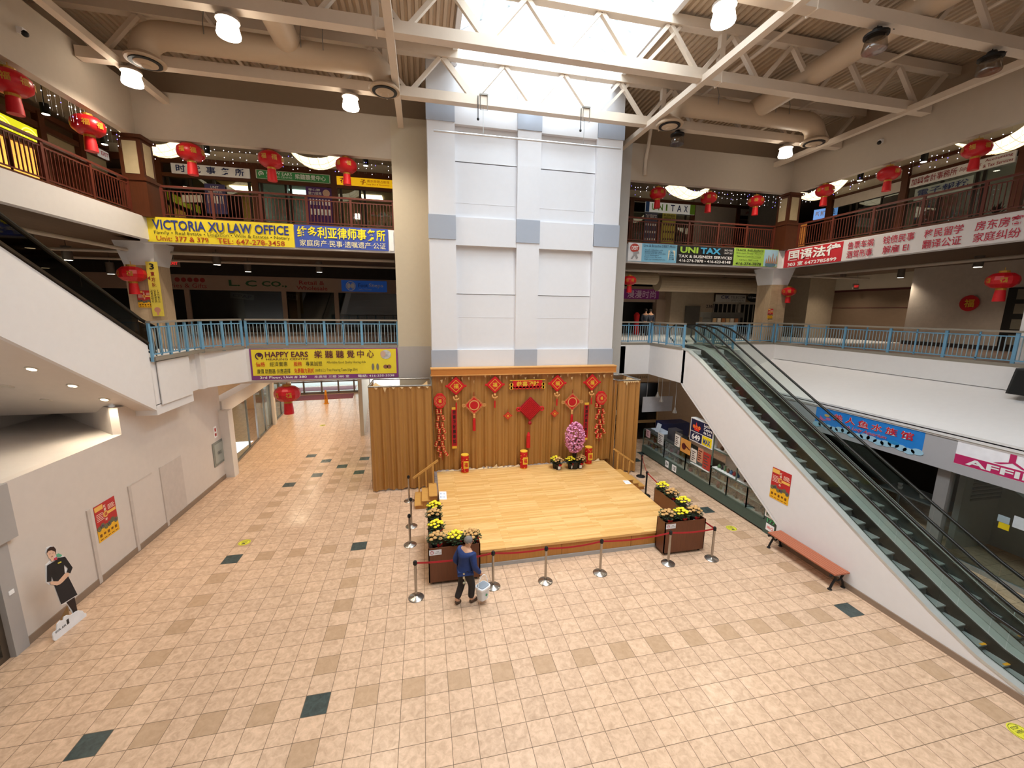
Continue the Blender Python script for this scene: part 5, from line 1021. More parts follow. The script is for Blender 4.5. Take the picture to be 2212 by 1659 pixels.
railing('maroon railing of the third floor above the tax banner at right', (8.8, yR+.05, 0), (16.4, yR+.05, 0), 'maroon', 1.5, 9.86, 10.84)
railing('maroon railing of the third floor along the left side', (XL-.15, 16.5, 0), (XL-.15, 4, 0), 'maroon', 1.6, 9.86, 10.84)
railing('maroon railing of the third floor along the right side', (XR+.12, 16.4, 0), (XR+.12, 3.5, 0), 'maroon', 1.6, 9.86, 10.84)
# wooden pillars at the third floor corners
mCream = M('cream_panel', '#b9a987', .6)
for i, (x, y, s) in enumerate(((XL-.12, YB+.12, 1), (XR+.12, YB+.12, -1))):
    t = thing('wooden_pillar', ['dark wooden pillar with cream panels at the left corner of the third floor', 'dark wooden pillar with cream panels at the right corner of the third floor'][i], 'pillar', (x, y, 9.75))
    mb = MB(); mb.box(x-.38, x+.38, y-.38, y+.38, 9.75, 10.95); mb.box(x-.32, x+.32, y-.32, y+.32, 10.95, 12.3); mb.box(x-.42, x+.42, y-.42, y+.42, 10.88, 10.98); mb.box(x-.4, x+.4, y-.4, y+.4, 12.2, 12.3); mb.build('shaft', mWoodD, t)
    mb = MB(); mb.box(x-.2, x+.2, y-.335, y-.32, 11.1, 12.1); mb.build('cream_panel', mCream, t); mb = MB(); mb.box(x+s*.32-.008, x+s*.32+.008, y-.2, y+.2, 11.1, 12.1); mb.build('cream_panel', mCream, t)
# ---------------------------------------------------------------- third floor shops
def interior(n, x0, x1, y0, y1, z0, z1, col): 
    mb = MB(); mb.box(x0, x1, y1, y1+.1, z0, z1); mb.box(x0-.05, x0, y0, y1, z0, z1); mb.box(x1, x1+.05, y0, y1, z0, z1); mb.box(x0, x1, y0, y1, z1, z1+.05); struct(n, mb, M('shop_inside_'+col, '#'+col, .7))
Y3 = 21.5; mLit = M('lit_panel', '#fff4dc', emit='#ffe9c0', estr=7); mLitC = M('lit_panel_cool', '#eef4f0', emit='#e6f2ea', estr=5)
for i, (x0, x1, c, lm) in enumerate(((-11, -8.95, '4a3c2e', None), (-8.9, -7.3, 'c9a861', mLit), (-7.2, -3.95, 'aab3a4', mLitC), (-3.8, -.9, '8e7650', mLit))):
    interior('wall_shop.03%d' % i, x0, x1, Y3+.1, Y3+3, 9.7, 12.35, c)
    if lm: mb = MB(); mb.box((x0+x1)/2-.5, (x0+x1)/2+.5, Y3+.9, Y3+1.6, 12.30, 12.34); tag(mb.build('ceiling_panel_light', lm), ['', 'warm ceiling light panel inside the third floor office at left', 'cool ceiling light panel inside the third floor hearing shop', 'warm ceiling light panel inside the yellow signed shop'][i], 'light')
mb = MB()
for x in (-10.9, -7.2, -3.87, -.95): mb.box(x-.13, x+.13, Y3-.08, Y3+.1, 9.7, 13.0)
mb.box(-14, -.9, Y3-.06, Y3+.1, 12.84, 13.1); mb.box(-14, -.9, Y3-.06, Y3+.1, 12.3, 12.45)
struct('trim_11', mb, mWoodD)
mb = MB()
for x in (-10.6, -9.75, -8.85, -7.45, -6.95, -5.95, -5.75, -4.15, -3.6, -2.75, -2.55, -1.15): mb.box(x-.05, x+.05, Y3-.03, Y3+.05, 9.7, 12.3)
struct('window_11', mb, M('bronze_dark', '#231a14', .4, .3)); mb = MB(); mb.box(-10.8, -1, Y3+.02, Y3+.03, 9.75, 12.3); struct('window_12', mb, mGlass); wallbox('wall_shop.036', -14, -.9, Y3+.1, Y3+.3, 13.1, 13.5, m=mBeige)
def sgn(x0, x1, z0, z1, Y=Y3-.1): return Plane((x0, Y, z0), (1, 0, 0), (0, 0, 1), x1-x0, z1-z0)
mFrS = M('sign_frame_pale', '#cfc8b8', .5)
P = sgn(-10.38, -7.36, 12.43, 12.83); t = board('shop_sign', P, 'd9d4cc', 'white office sign with dark blue characters at the left of the third floor', emit=.12); letters(t, P, 'lettering', M('letters_dkblue', '#25305c'), [('时', .06, .18, .15, .9, .02), ('代', .25, .37, .15, .9, .02), ('事', .44, .56, .15, .9, .02), ('务', .62, .75, .15, .9, .02), ('所', .81, .93, .15, .9, .02)])
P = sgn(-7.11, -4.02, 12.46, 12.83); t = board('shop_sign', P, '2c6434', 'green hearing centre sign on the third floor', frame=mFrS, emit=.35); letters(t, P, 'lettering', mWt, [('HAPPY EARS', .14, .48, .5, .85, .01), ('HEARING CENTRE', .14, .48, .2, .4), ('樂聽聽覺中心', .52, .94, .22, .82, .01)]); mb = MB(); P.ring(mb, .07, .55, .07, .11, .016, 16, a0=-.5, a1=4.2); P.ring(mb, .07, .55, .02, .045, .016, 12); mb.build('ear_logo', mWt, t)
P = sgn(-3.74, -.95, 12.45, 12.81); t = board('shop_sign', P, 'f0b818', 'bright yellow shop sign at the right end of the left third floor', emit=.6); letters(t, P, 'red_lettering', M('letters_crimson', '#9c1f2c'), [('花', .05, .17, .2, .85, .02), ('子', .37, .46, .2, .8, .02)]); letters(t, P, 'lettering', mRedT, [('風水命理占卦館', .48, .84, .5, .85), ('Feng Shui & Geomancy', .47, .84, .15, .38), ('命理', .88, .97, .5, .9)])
for i, (px, py0, py1, w_, col, lab, its) in enumerate(((470, 398, 462, .8, '3e3a6a', 'dark purple poster inside the left third floor office window', [('UNIT', .3, .7, .85, .93), ('法律移民', .15, .85, .7, .8), ('▪▪▪▪▪▪', .1, .9, .35, .6)]), (694, 405, 490, 1.12, '4a2468', 'tall purple hearing service poster on the third floor', [('專心聽', .1, .55, .9, .96), ('聽力服務', .1, .6, .8, .88), ('▪▪▪▪▪▪▪', .12, .9, .55, .7), ('▪▪▪▪▪▪', .12, .9, .3, .45)]))):
    a = PY(px, py1, Y3-.06); b = PY(px, py0, Y3-.06); P = Plane((a.x-w_/2, Y3-.06, a.z), (1, 0, 0), (0, 0, 1), w_, b.z-a.z); t = board('window_poster', P, col, lab, .02, cat='poster'); letters(t, P, 'lettering', mWt, its)
    if i: mb = MB(); P.disc(mb, .78, .86, .16, .012, 18); mb.build('photo_print', M('photo_skin', '#c9a795', .6), t)
for k in range(3): a = PY(400+15*k, 432, Y3-.06); mb = MB(); mb.box(a.x-.12, a.x+.14, Y3-.08, Y3-.06, a.z-.1, a.z+.2); tag(mb.build('window_notice', M('notice_white', '#cfcac0', .6)), ['left', 'middle', 'right'][k]+' white notice of three in the left third floor office window', 'notice')
rnd = random.Random(4)
for r in range(3):
    mb = MB(); mb.box(-2.4, -1.1, Y3+.9, Y3+1.15, 10.4+.5*r, 10.43+.5*r); tag(mb.build('glass_shelf', mShelfW), ['lowest', 'middle', 'top'][r]+' lit display shelf in the yellow signed third floor shop', 'shelf')
    for k in range(7): good(rnd.choice((1, 2)), rnd.randrange(len(gm)), (-2.3+.18*k, Y3+1.0, 10.432+.5*r), 0, 'in the yellow signed third floor shop')
# left side of the third floor (x = -12.6): wood fronts, glowing shop, arch
X3 = -12.6
wallbox('wall_shop.040', X3-3, X3-2.9, 4, 22, 9.7, 13.5, m=M('warm_wood_wall', '#6e3f1e', .6, var=.15)); 
mb = MB()
for y in (19.9, 18.2, 16.0, 14.2): mb.box(X3-.1, X3+.1, y-.12, y+.12, 9.7, 13.2)
for z in (12.0, 12.75, 13.2): mb.box(X3-.08, X3+.06, 12, 21.4, z-.08, z+.1)
for k in range(22): y = 17.95+.09*k; mb.box(X3-.03, X3+.02, y-.012, y+.012, 9.7, 11.9)
mb.tube([(X3, 18.0+.95+.95*math.cos(a*.314), 11.75+.5*math.sin(a*.314)) for a in range(11)], .07, 6)
struct('trim_12', mb, mWoodD); wallbox('wall_shop.041', X3-.2, X3-.12, 18.3, 21.4, 12.1, 12.7, m=mCream); wallbox('wall_shop.042', X3-.1, X3-.05, 18.2, 19.9, 9.7, 10.5, m=mWoodD)
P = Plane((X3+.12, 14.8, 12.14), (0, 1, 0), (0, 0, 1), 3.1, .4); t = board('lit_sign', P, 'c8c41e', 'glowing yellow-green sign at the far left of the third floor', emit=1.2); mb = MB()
for c_ in (.25, .6, .9):
    for k in range(3): P.ring(mb, c_, .0, .1+.1*k, .13+.1*k, .012, 16, a0=0, a1=3.1416)
mb.build('arch_pattern', M('sign_pale_yellow', '#f2f08a', emit='#f2f08a', estr=1.3), t)
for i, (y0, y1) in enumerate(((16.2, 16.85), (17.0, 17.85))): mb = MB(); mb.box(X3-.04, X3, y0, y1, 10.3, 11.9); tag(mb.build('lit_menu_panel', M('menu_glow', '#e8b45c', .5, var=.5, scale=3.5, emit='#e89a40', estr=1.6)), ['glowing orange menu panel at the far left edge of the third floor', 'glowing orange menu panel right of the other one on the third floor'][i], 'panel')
P = Plane(PX(215, 328, X3+.2)+V(0, 0, -.15), (0, 1, 0), (0, 0, 1), .5, .28); t = board('exit_sign', P, 'd8d2cc', 'small exit sign at the left corner of the third floor', .08, emit=.3); letters(t, P, 'lettering', mDR, [('EXIT', .12, .88, .25, .78, .02)])
# third floor back right shops (y = 22) and right side (x = 20.5)
Y4 = 22.0
interior('wall_shop.050', 11.5, 15.4, Y4+.1, Y4+3, 9.7, 12.3, '8f8a78'); interior('wall_shop.051', 18.3, 22, Y4+.1, Y4+3, 9.7, 12.3, '5a4a44'); wallbox('wall_shop.052', 15.4, 18.3, Y4, Y4+.1, 9.7, 13.5, m=M('pale_hall_wall', '#a3978a', .6)); wallbox('wall_shop.053', 8, 11.5, Y4+2, Y4+2.1, 9.7, 13.5, m=M('warm_shop_wall2', '#8a5a34', .6)); wallbox('wall_shop.054', 11.4, 22, Y4+.2, Y4+.3, 12.9, 13.5, m=mBeige)
mb = MB()
for x in (11.5, 15.35, 18.35): mb.box(x-.12, x+.12, Y4-.06, Y4+.1, 9.7, 13.0)
mb.box(9, 22, Y4-.05, Y4+.1, 12.9, 13.05); struct('trim_13', mb, mWoodD); mb = MB()
for x in (12.6, 13.8, 14.9, 19.5, 20.7): mb.box(x-.05, x+.05, Y4-.03, Y4+.03, 9.7, 12.3)
struct('window_13', mb, M('bronze_dark', '#231a14', .4, .3)); mb = MB(); mb.box(11.6, 15.3, Y4+.0, Y4+.01, 9.75, 12.3); struct('window_14', mb, mGlass)
P = sgn(12.3, 15.4, 12.34, 12.87, Y4-.1); t = board('shop_sign', P, 'd5d3cb', 'white tax office sign with green and blue letters on the third floor', emit=.25); mb = MB(); P.rect(mb, .9, 1, 0, 1, .012, .01); P.rect(mb, 0, .07, 0, 1, .012, .01, 1); mb.build('end_bar', [M('bar_green', '#7fb23a', .5), M('bar_blue', '#2c5aa0', .5)], t); letters(t, P, 'green_lettering', M('letters_lime', '#6fae2e'), [('U', .12, .2, .2, .85, .02), ('N', .25, .34, .2, .85, .02), ('I', .4, .43, .2, .85, .02)]); letters(t, P, 'blue_lettering', M('letters_dkblue', '#25305c'), [('T', .5, .58, .2, .85, .02), ('A', .63, .72, .2, .85, .02), ('X', .77, .85, .2, .85, .02)])
P = Plane((9.6, Y4+.9, 12.1), (1, -.55, 0), (0, 0, 1), 1.7, .5); t = board('shop_sign', P, '5d574b', 'dim grey angled tax sign beside the white tower on the third floor'); letters(t, P, 'lettering', M('letters_pale2', '#c9c2b2'), [('TAX', .2, .85, .2, .85, .02)])
P = sgn(18.5, 21.3, 12.5, 12.86, Y4-.1); t = board('shop_sign', P, '958a80', 'dim grey art shop sign beside the right wooden pillar'); letters(t, P, 'lettering', mRedT, [('Art 艺术之屋', .1, .95, .2, .8, .01)])
for i, (px0, px1, py0, py1, col, s) in enumerate(((1389, 1421, 461, 525, '4b4f6a', 'TAX SERVICES'), (1427, 1461, 461, 525, 'b9b04e', 'BUSINESS\nSERVICES'))):
    a = PY(px0, py1, Y4-.04); b = PY(px1, py0, Y4-.04); P = Plane(a, (1, 0, 0), (0, 0, 1), b.x-a.x, b.z-a.z); t = board('window_poster', P, col, ['grey blue tax poster in the third floor tax office window', 'yellow business services poster in the third floor tax office window'][i], .015, cat='poster'); letters(t, P, 'lettering', mInk if i else mWt, [(s, .08, .92, .78, .95, .01), ('▪▪▪▪▪\n▪▪▪▪▪\n▪▪▪▪▪', .1, .9, .1, .65)])
mb = MB(); mb.box(16.0, 17.2, Y4-.05, Y4-.003, 9.72, 11.9); tag(mb.build('hall_door', M('door_taupe', '#7d6f65', .5)), 'taupe door in the pale wall of the third floor at right', 'door')
t = thing('fire_extinguisher', 'red fire extinguisher beside the taupe third floor door', 'extinguisher', (17.5, Y4-.1, 10.4)); mb = MB(); mb.lathe((17.5, Y4-.1, 10.4), [(.07, 0), (.075, .05), (.075, .35), (.03, .42)], 10); mb.build('cylinder', mDR, t, True); mb = MB(); mb.box(17.46, 17.54, Y4-.14, Y4-.06, 10.82, 10.9); mb.build('valve', mBlack, t)
X4 = 20.5
interior('wall_shop.060', X4+.1, X4+3, 9.0, 9.1, 9.7, 12.0, 'b3aa98'); wallbox('wall_shop.061', X4+2.5, X4+2.6, 4, 18.4, 9.7, 13, m=M('pale_office', '#b9b0a2', .7)); wallbox('wall_shop.062', X4+.05, X4+.15, 4, 18.4, 12.6, 13.5, m=mBeige); wallbox('wall_shop.063', X4+1.2, X4+1.3, 14.9, 17.7, 9.7, 12.1, m=M('office_blind', '#8b8474', .7))
mb = MB()
for y in (18.1, 14.75, 11.1, 7.6): mb.box(X4-.1, X4+.1, y-.14, y+.14, 9.7, 13.1)
for z in (12.56, 13.05): mb.box(X4-.06, X4+.1, 4, 18.2, z-.05, z+.08)
struct('trim_14', mb, mWoodD); mb = MB()
for y in (17.0, 16.7, 15.6, 13.4, 12.3, 12.1): mb.box(X4-.03, X4+.03, y-.05, y+.05, 9.7, 12.1)
mb.box(X4-.03, X4+.03, 14.9, 15.6, 9.7, 12.0); struct('window_15', mb, M('bronze_dark', '#231a14', .4, .3)); mb = MB(); mb.box(X4, X4+.01, 7.7, 18, 9.75, 12.1); struct('window_16', mb, mGlass)
def sx(y0, y1, z0, z1, X=X4-.12): return Plane((X, y0, z0), (0, -1, 0), (0, 0, 1), y0-y1, z1-z0)
P = sx(17.8, 14.85, 12.08, 12.5); t = board('shop_sign', P, 'c3b9ae', 'blank pale fascia board on the right side of the third floor')
P = sx(14.5, 11.3, 12.12, 12.5); t = board('shop_sign', P, 'c9c1b6', 'pale accounting sign with dark red characters on the right side of the third floor', emit=.08); letters(t, P, 'lettering', mRedT, [('加興會計事務所', .02, .5, .15, .88, .01), ('Super Ops', .52, .72, .25, .75, .0, .3), ('Accounting', .75, .98, .55, .88, .01), ('& Tax Services', .74, .99, .12, .42, .01)])
P = sx(14.3, 12.4, 11.55, 12.02, X4-.04); t = board('window_banner', P, '9aa39a', 'pale green tax filing banner in the right third floor window', .01); letters(t, P, 'lettering', M('letters_dkblue', '#25305c'), [('電子報稅', .06, .94, .3, .85, .01)])
mb = MB(); mb.box(X4+.6, X4+1.2, 9.2, 11.2, 12.0, 12.06); tag(mb.build('office_strip_light', M('strip_glow', '#ffffff', emit='#fbf6ea', estr=4)), 'bright strip light inside the right third floor office', 'light')
P = Plane(PY(1756, 475, 19.0), (.55, -.83, .02), (0, 0, 1), 1.0, .5); t = board('lit_sign', P, '6f9ad8', 'small glowing blue sign behind the right wooden pillar', .1, emit=.9); letters(t, P, 'lettering', mWt, [('新鮮飲品', .08, .92, .25, .8, .02)])
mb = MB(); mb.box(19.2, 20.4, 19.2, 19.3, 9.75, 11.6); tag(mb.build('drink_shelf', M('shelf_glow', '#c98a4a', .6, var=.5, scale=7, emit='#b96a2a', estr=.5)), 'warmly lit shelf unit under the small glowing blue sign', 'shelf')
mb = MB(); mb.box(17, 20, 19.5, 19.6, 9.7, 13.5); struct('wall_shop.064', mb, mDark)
p = PX(2150, 465, XR+.4); t = thing('potted_plant', 'small dark plant on the third floor ledge behind the white banner', 'plant', p); mb = MB(); rnd = random.Random(6)
for i in range(26): d = V(rnd.gauss(0, .12), rnd.gauss(0, .2), rnd.uniform(.05, .4)); e = V(-d.y, d.x, 0).normalized()*.03; mb.poly([p, p+d*.6+e, p+d, p+d*.6-e])
mb.build('leaves', M('leaf_dark', '#2d2018', .7), t)
# shop interiors at the right ground floor
XG = 14.35
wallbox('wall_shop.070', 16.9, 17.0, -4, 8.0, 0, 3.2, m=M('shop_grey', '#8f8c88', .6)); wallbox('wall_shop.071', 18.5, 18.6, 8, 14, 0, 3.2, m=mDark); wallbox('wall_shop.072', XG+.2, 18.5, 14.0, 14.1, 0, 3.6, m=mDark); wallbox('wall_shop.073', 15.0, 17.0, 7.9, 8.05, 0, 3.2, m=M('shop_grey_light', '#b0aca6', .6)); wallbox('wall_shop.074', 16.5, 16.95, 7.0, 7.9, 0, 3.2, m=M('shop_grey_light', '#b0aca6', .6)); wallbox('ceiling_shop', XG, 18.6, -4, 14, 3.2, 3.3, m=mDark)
mb = MB(); mb.box(XG-.08, XG+.12, 7.85, 8.15, 0, 2.6); mb.box(XG-.05, XG+.05, 3, 14, 0, .12); struct('trim_15', mb, M('frame_silver', '#a7a5a4', .4, .4)); mb = MB(); mb.box(XG, XG+.01, 3, 7.8, .12, 2.55); struct('window_17', mb, mGlass)
mb = MB()
for k in range(9): mb.box(15.3, 16.6, 7.87, 7.895, 1.5+.12*k, 1.56+.12*k)
tag(mb.build('slat_rack', M('slat_grey', '#8b8782', .6)), 'grey slat display panel inside the right hand shop', 'panel')
P = Plane((XC+.055, 11.35, 2.66), (0, -1, 0), (0, 0, 1), 3.2, .75); P = Plane(PX(1759, 916, XC+.055), (0, -1, 0), (0, 0, 1), 3.35, .70); t = board('shop_sign', P, '2277c4', 'blue aquarium shop sign with red characters on the right ground floor', emit=.15)
mb = MB(); rnd = random.Random(8)
for k in range(16): a = (k+.5)/16; P.disc(mb, a, .06+.05*math.sin(k*1.7), .16, .01, 14, sy=.6)
P.rect(mb, 0, 1, 0, .08, .009, .004); mb.build('foam_print', M('foam_print', '#a9d3ea', .5), t)
mb = MB(); P.poly(mb, [(.02, .34), (.06, .42), (.05, .56), (.1, .40), (.14, .38), (.1, .3)], .013); P.disc(mb, .15, .46, .1, .013, 10, sy=.5); mb.build('fish_print', M('fish_pink', '#c96a9c', .5), t); mb = MB(); P.disc(mb, .13, .62, .1, .014, 10, sy=.5); mb.build('fish_print', M('fish_gold', '#d9b25a', .5), t); mb = MB(); P.disc(mb, .78, .2, .16, .013, 14, sy=.4); mb.build('fish_print', M('fish_blue', '#2d8fd0', .5), t)
for nm, m, e, bd in (('white_outline', mWt, .016, .05), ('red_lettering', M('letters_bright_red', '#d4202c', .5), .02, .015)):
    mb = MB()
    for k, ch in enumerate('美人鱼水族馆'): P.text(mb, ch, .2+.125*k, .3+.125*k, .48, .82, e, bd)
    P.text(mb, 'Fish Lady Aquarium', .3, .72, .2, .4, e, bd*.5, .35); mb.build(nm, m, t)
P = Plane(PX(2060, 1000, XC+.055), (0, -1, 0), (0, 0, 1), 3.4, .72); t = board('shop_sign', P, 'e9e7ec', 'white and magenta shop sign at the right edge of the ground floor', emit=.12); mb = MB(); P.rect(mb, 0, 1, .02, .38, .008, .004); P.poly(mb, [(.22, .42), (.3, .55), (.30, .86), (.335, .86), (.335, .6), (.40, .42), (.375, .42), (.32, .55), (.26, .42)], .01); mb.build('magenta_print', M('sign_magenta', '#c42a66', .5), t); letters(t, P, 'white_lettering', mWt, [('AFFINITY', .07, .75, .08, .32, .03)])
for i, (px, py, w_, h_, c, lab) in enumerate(((2168, 1122, .22, .18, '#9fb0b8', 'pale blue card hanging in the right shop glass'), (2168, 1137, .2, .16, '#e0c51e', 'yellow card hanging below the pale blue one in the right shop glass'), (2207, 1132, .3, .3, '#cfd5da', 'white paper at the right edge of the shop glass'))): a = PX(px, py, XG-.01); mb = MB(); mb.box(XG-.012, XG-.002, a.y-w_/2, a.y+w_/2, a.z-h_/2, a.z+h_/2); tag(mb.build('window_card', M('wcard_%d' % i, c, .5)), lab, 'card')
t = thing('fish_tank_stand', 'dark fish tank table with small white pots inside the aquarium shop', 'table', (16, 9, 0)); mb = MB(); mb.box(15.2, 16.2, 8.3, 10.2, .95, 1.0); mb.build('table_top', M('tank_top', '#6c6f70', .3), t)
for x, y in ((15.25, 8.35), (16.15, 8.35), (15.25, 10.15), (16.15, 10.15)): mb = MB(); mb.box(x-.03, x+.03, y-.03, y+.03, 0, .95); mb.build('leg', M('tank_leg', '#74777a', .4, .4), t)
for i, (x, y, r) in enumerate(((15.5, 8.6, .12), (15.5, 9.1, .08), (15.6, 9.8, .07), (15.9, 10.0, .07))): mb = MB(); mb.lathe((x, y, 1.002), [(r*.7, 0), (r, r*1.2), (r*1.02, r*1.25), (r*.8, r*1.2)], 12); tag(mb.build('white_pot', M('china_white', '#e9e9e6', .3)), ['largest white pot on the tank table', 'white pot second on the tank table', 'small white pot near the middle of the tank table', 'small white pot farthest back on the tank table'][i], 'pot')
# ================================================================ banners
def banner(P, lab, fields):
    t = thing('banner', lab, 'banner', P.at(.5, 0))
    for i, (a0, a1, b0, b1, col) in enumerate(fields):
        n = 14; vs = []; mb = MB()
        for j in range(n+1):
            a = a0+(a1-a0)*j/n; w_ = .012*math.sin(a*9)+.008*math.sin(a*23)
            vs += [P.at(a, b0, w_+.01+.002*i), P.at(a, b1, w_*.4+.01+.002*i)]
        mb._a(vs, [(2*j, 2*j+2, 2*j+3, 2*j+1) for j in range(n)]); mb.build('cloth', M('banner_'+col, '#'+col, .55, var=.03, scale=3), t)
    return t
def blet(t, P, nm, m, items):
    mb = MB()
    for it in items: P.text(mb, it[0], *it[1:5], .035, it[5] if len(it) > 5 else 0.)
    return mb.build(nm, m, t)
mNB = M('letters_navyblue', '#2a3a86', .5); mBR = M('letters_brickred', '#a83a22', .5); mOl = M('letters_olive', '#3a3c1e', .5)
P = Plane((-9.2, 16.97, 8.97), (1, 0, 0), (0, 0, 1), 4.65, .82); t = banner(P, 'yellow law office banner with blue letters on the left third floor edge', [(0, 1, 0, 1, 'e3cf2e')])
blet(t, P, 'blue_lettering', mNB, [('VICTORIA XU LAW OFFICE', .045, .965, .50, .90, .02)]); blet(t, P, 'olive_lettering', mOl, [('Family • Real Estate • Litigation • Wills & Estates • Notary', .05, .97, .28, .45)]); blet(t, P, 'red_lettering', mBR, [('Unit: 377 & 379', .06, .40, .05, .25, .01), ('TEL: 647-278-3458', .46, .93, .03, .25, .01)])
P = Plane((-4.53, 16.97, 8.98), (1, 0, 0), (0, 0, 1), 3.3, .80); t = banner(P, 'blue law office banner with yellow characters beside the yellow one', [(0, 1, 0, 1, '3c52a8')]); blet(t, P, 'yellow_lettering', mYl, [('维多利亚律师事务所', .03, .97, .43, .95, .02)]); blet(t, P, 'pale_lettering', M('letters_cream', '#efe7b0', .5), [('家庭房产·民事·遗嘱遗产·公证', .05, .97, .07, .36)])
P = Plane((-6.42, 16.97, 4.05), (1, 0, 0), (0, 0, 1), 5.38, 1.2); t = banner(P, 'yellow hearing centre banner on the second floor edge left of the tower', [(0, 1, 0, 1, '7c3a7a'), (.012, .988, .14, .97, 'e6d236')]); mPur = M('letters_maroon', '#5a2038', .5)
blet(t, P, 'maroon_lettering', mPur, [('HAPPY EARS', .10, .38, .72, .90, .02), ('HEARING CENTRE', .105, .38, .63, .69, .01), ('樂', .42, .475, .68, .93, .01), ('聽', .493, .548, .68, .93, .01), ('聽', .567, .622, .68, .93, .01), ('覺', .64, .695, .68, .93, .01), ('中', .713, .76, .68, .93, .01), ('心', .78, .83, .68, .93, .01)])
blet(t, P, 'red_lettering', M('letters_orange_red', '#cc3a1e', .5), [('價格', .035, .095, .43, .58, .01), ('服務', .28, .335, .43, .58, .01), ('免費聽力測試', .28, .41, .2, .36, .01)]); blet(t, P, 'dark_lettering', mInk, [('經濟實惠', .125, .24, .43, .58), ('專業誠懇', .36, .47, .43, .58), ('廉價 助聽器 供應選擇', .04, .255, .2, .36), ('Affordable Good Quality Hearing Aids', .50, .77, .48, .58), ('(50歲以上)', .42, .49, .22, .34), ('Free Hearing Tests (Age 50+)', .50, .71, .22, .34)]); blet(t, P, 'white_lettering', mWt, [('3rd Floor, Unit # 380', .055, .36, .03, .12, .01), ('本廣場 三楼 380 室', .41, .65, .03, .12), ('電話: 416-335-3338', .71, .97, .03, .12, .01)])
mb = MB(); P.ring(mb, .062, .76, .10, .14, .035, 20, a0=-1.0, a1=4.4); P.disc(mb, .065, .8, .075, .034, 14); mb.build('ear_logo', M('logo_purple', '#44173f', .5), t); mb = MB(); P.disc(mb, .915, .78, .2, .034, 26, sy=.9); mb.build('photo_print', M('photo_pale', '#d9cbc0', .6, var=.5, scale=5), t); mb = MB(); P.disc(mb, .895, .80, .1, .036, 16, sy=1.2); mb.build('portrait_print', M('photo_skin', '#c9a795', .6), t); mb = MB(); P.disc(mb, .82, .37, .05, .034, 14, sy=2.8); P.disc(mb, .853, .37, .05, .034, 14, sy=2.8); mb.build('device_print', M('device_grey', '#7a7468', .5), t); mb = MB(); P.disc(mb, .91, .37, .09, .034, 14, sy=.9); P.disc(mb, .935, .37, .09, .034, 14, sy=.9); mb.build('earpiece_print', M('device_brown', '#8f5f48', .5), t)
P = Plane((8.83, 16.97, 8.98), (1, 0, 0), (0, 0, 1), 2.37, .78); t = banner(P, 'blue debt banner with white cartoon panel on the right third floor edge', [(0, 1, 0, 1, '7db8d6'), (.0, .27, .02, 1, 'd9d9dc')]); mb = MB(); P.disc(mb, .12, .72, .22, .034, 18, sy=.85); mb.build('ball_print', M('print_brick', '#b5433a', .5), t); blet(t, P, 'white_lettering', mWt, [('DEBT', .06, .19, .62, .82, .02)]); mb = MB(); P.poly(mb, [(.1, .5), (.2, .55), (.22, .45), (.16, .4), (.2, .2), (.17, .1), (.13, .3), (.08, .1), (.05, .12), (.1, .35)], .036); mb.build('figure_print', M('print_grey', '#9a9a9c', .5), t)
blet(t, P, 'dark_lettering', M('letters_dkblue', '#25305c'), [('Live & Breathe DEBT FREE!', .3, .97, .82, .95), ('Avoid collection calls', .33, .7, .62, .7), ('Reduce interest rates', .33, .68, .52, .6), ('Eliminate up to 70% of your debts', .33, .76, .42, .5), ('Avoid Bankruptcy', .33, .62, .32, .4), ('Regain your life back', .33, .68, .22, .3), ('Single low monthly payments', .33, .76, .1, .18)]); mb = MB(); P.rect(mb, .82, .96, .12, .68, .02, .003); mb.build('call_box', M('call_cream', '#e9dfc4', .5), t); blet(t, P, 'ink_lettering', mInk, [('CALL', .84, .94, .52, .62), ('416-\n623-\n8148', .84, .94, .16, .46)])
P = Plane((11.2, 16.97, 8.98), (1, 0, 0), (0, 0, 1), 2.95, .78); t = banner(P, 'black tax services banner with green and blue letters on the right third floor edge', [(0, 1, 0, 1, '191a1c')]); blet(t, P, 'green_lettering', M('letters_lime2', '#a8d24e', .5), [('UNI', .05, .36, .58, .92, .04)]); blet(t, P, 'blue_lettering', M('letters_sky', '#4aa8d8', .5), [('TAX', .40, .76, .58, .92, .04)]); blet(t, P, 'white_lettering', mWt, [('TAX & BUSINESS SERVICES', .03, .97, .32, .48, .02), ('416-274-7878 • 416-623-8148', .04, .95, .08, .24, .02), ('3RD FLR', .82, .97, .78, .88), ('UNIT 307', .82, .97, .62, .72)])
P = Plane((14.16, 16.97, 8.98), (1, 0, 0), (0, 0, 1), 2.45, .80); t = banner(P, 'lime green travel insurance banner near the right corner of the third floor', [(0, 1, 0, 1, '9cc44e'), (.68, .99, .03, .97, '9fc6dc')]); blet(t, P, 'dark_lettering', mInk, [('TRAVEL INSURANCE', .03, .65, .82, .94, .01), ("Don't leave Ontario without it", .05, .63, .68, .77), ('Visitors to Canada Plan available', .06, .6, .5, .58), ('Call for a FREE quote', .12, .55, .28, .37), ('416-274-7878', .05, .62, .05, .2, .02)]); mb = MB()
for k, h in enumerate((.5, .7, .62, .8, .55, .66)): P.poly(mb, [(.71+.045*k, .2), (.75+.045*k, .2), (.745+.045*k, h-.1), (.73+.045*k, h)], .036)
mb.build('skyline_print', M('print_tan', '#a07a62', .5), t); mb = MB(); P.disc(mb, .83, .12, .3, .034, 18, sy=.35); mb.build('bridge_print', M('print_teal', '#55788a', .5), t)
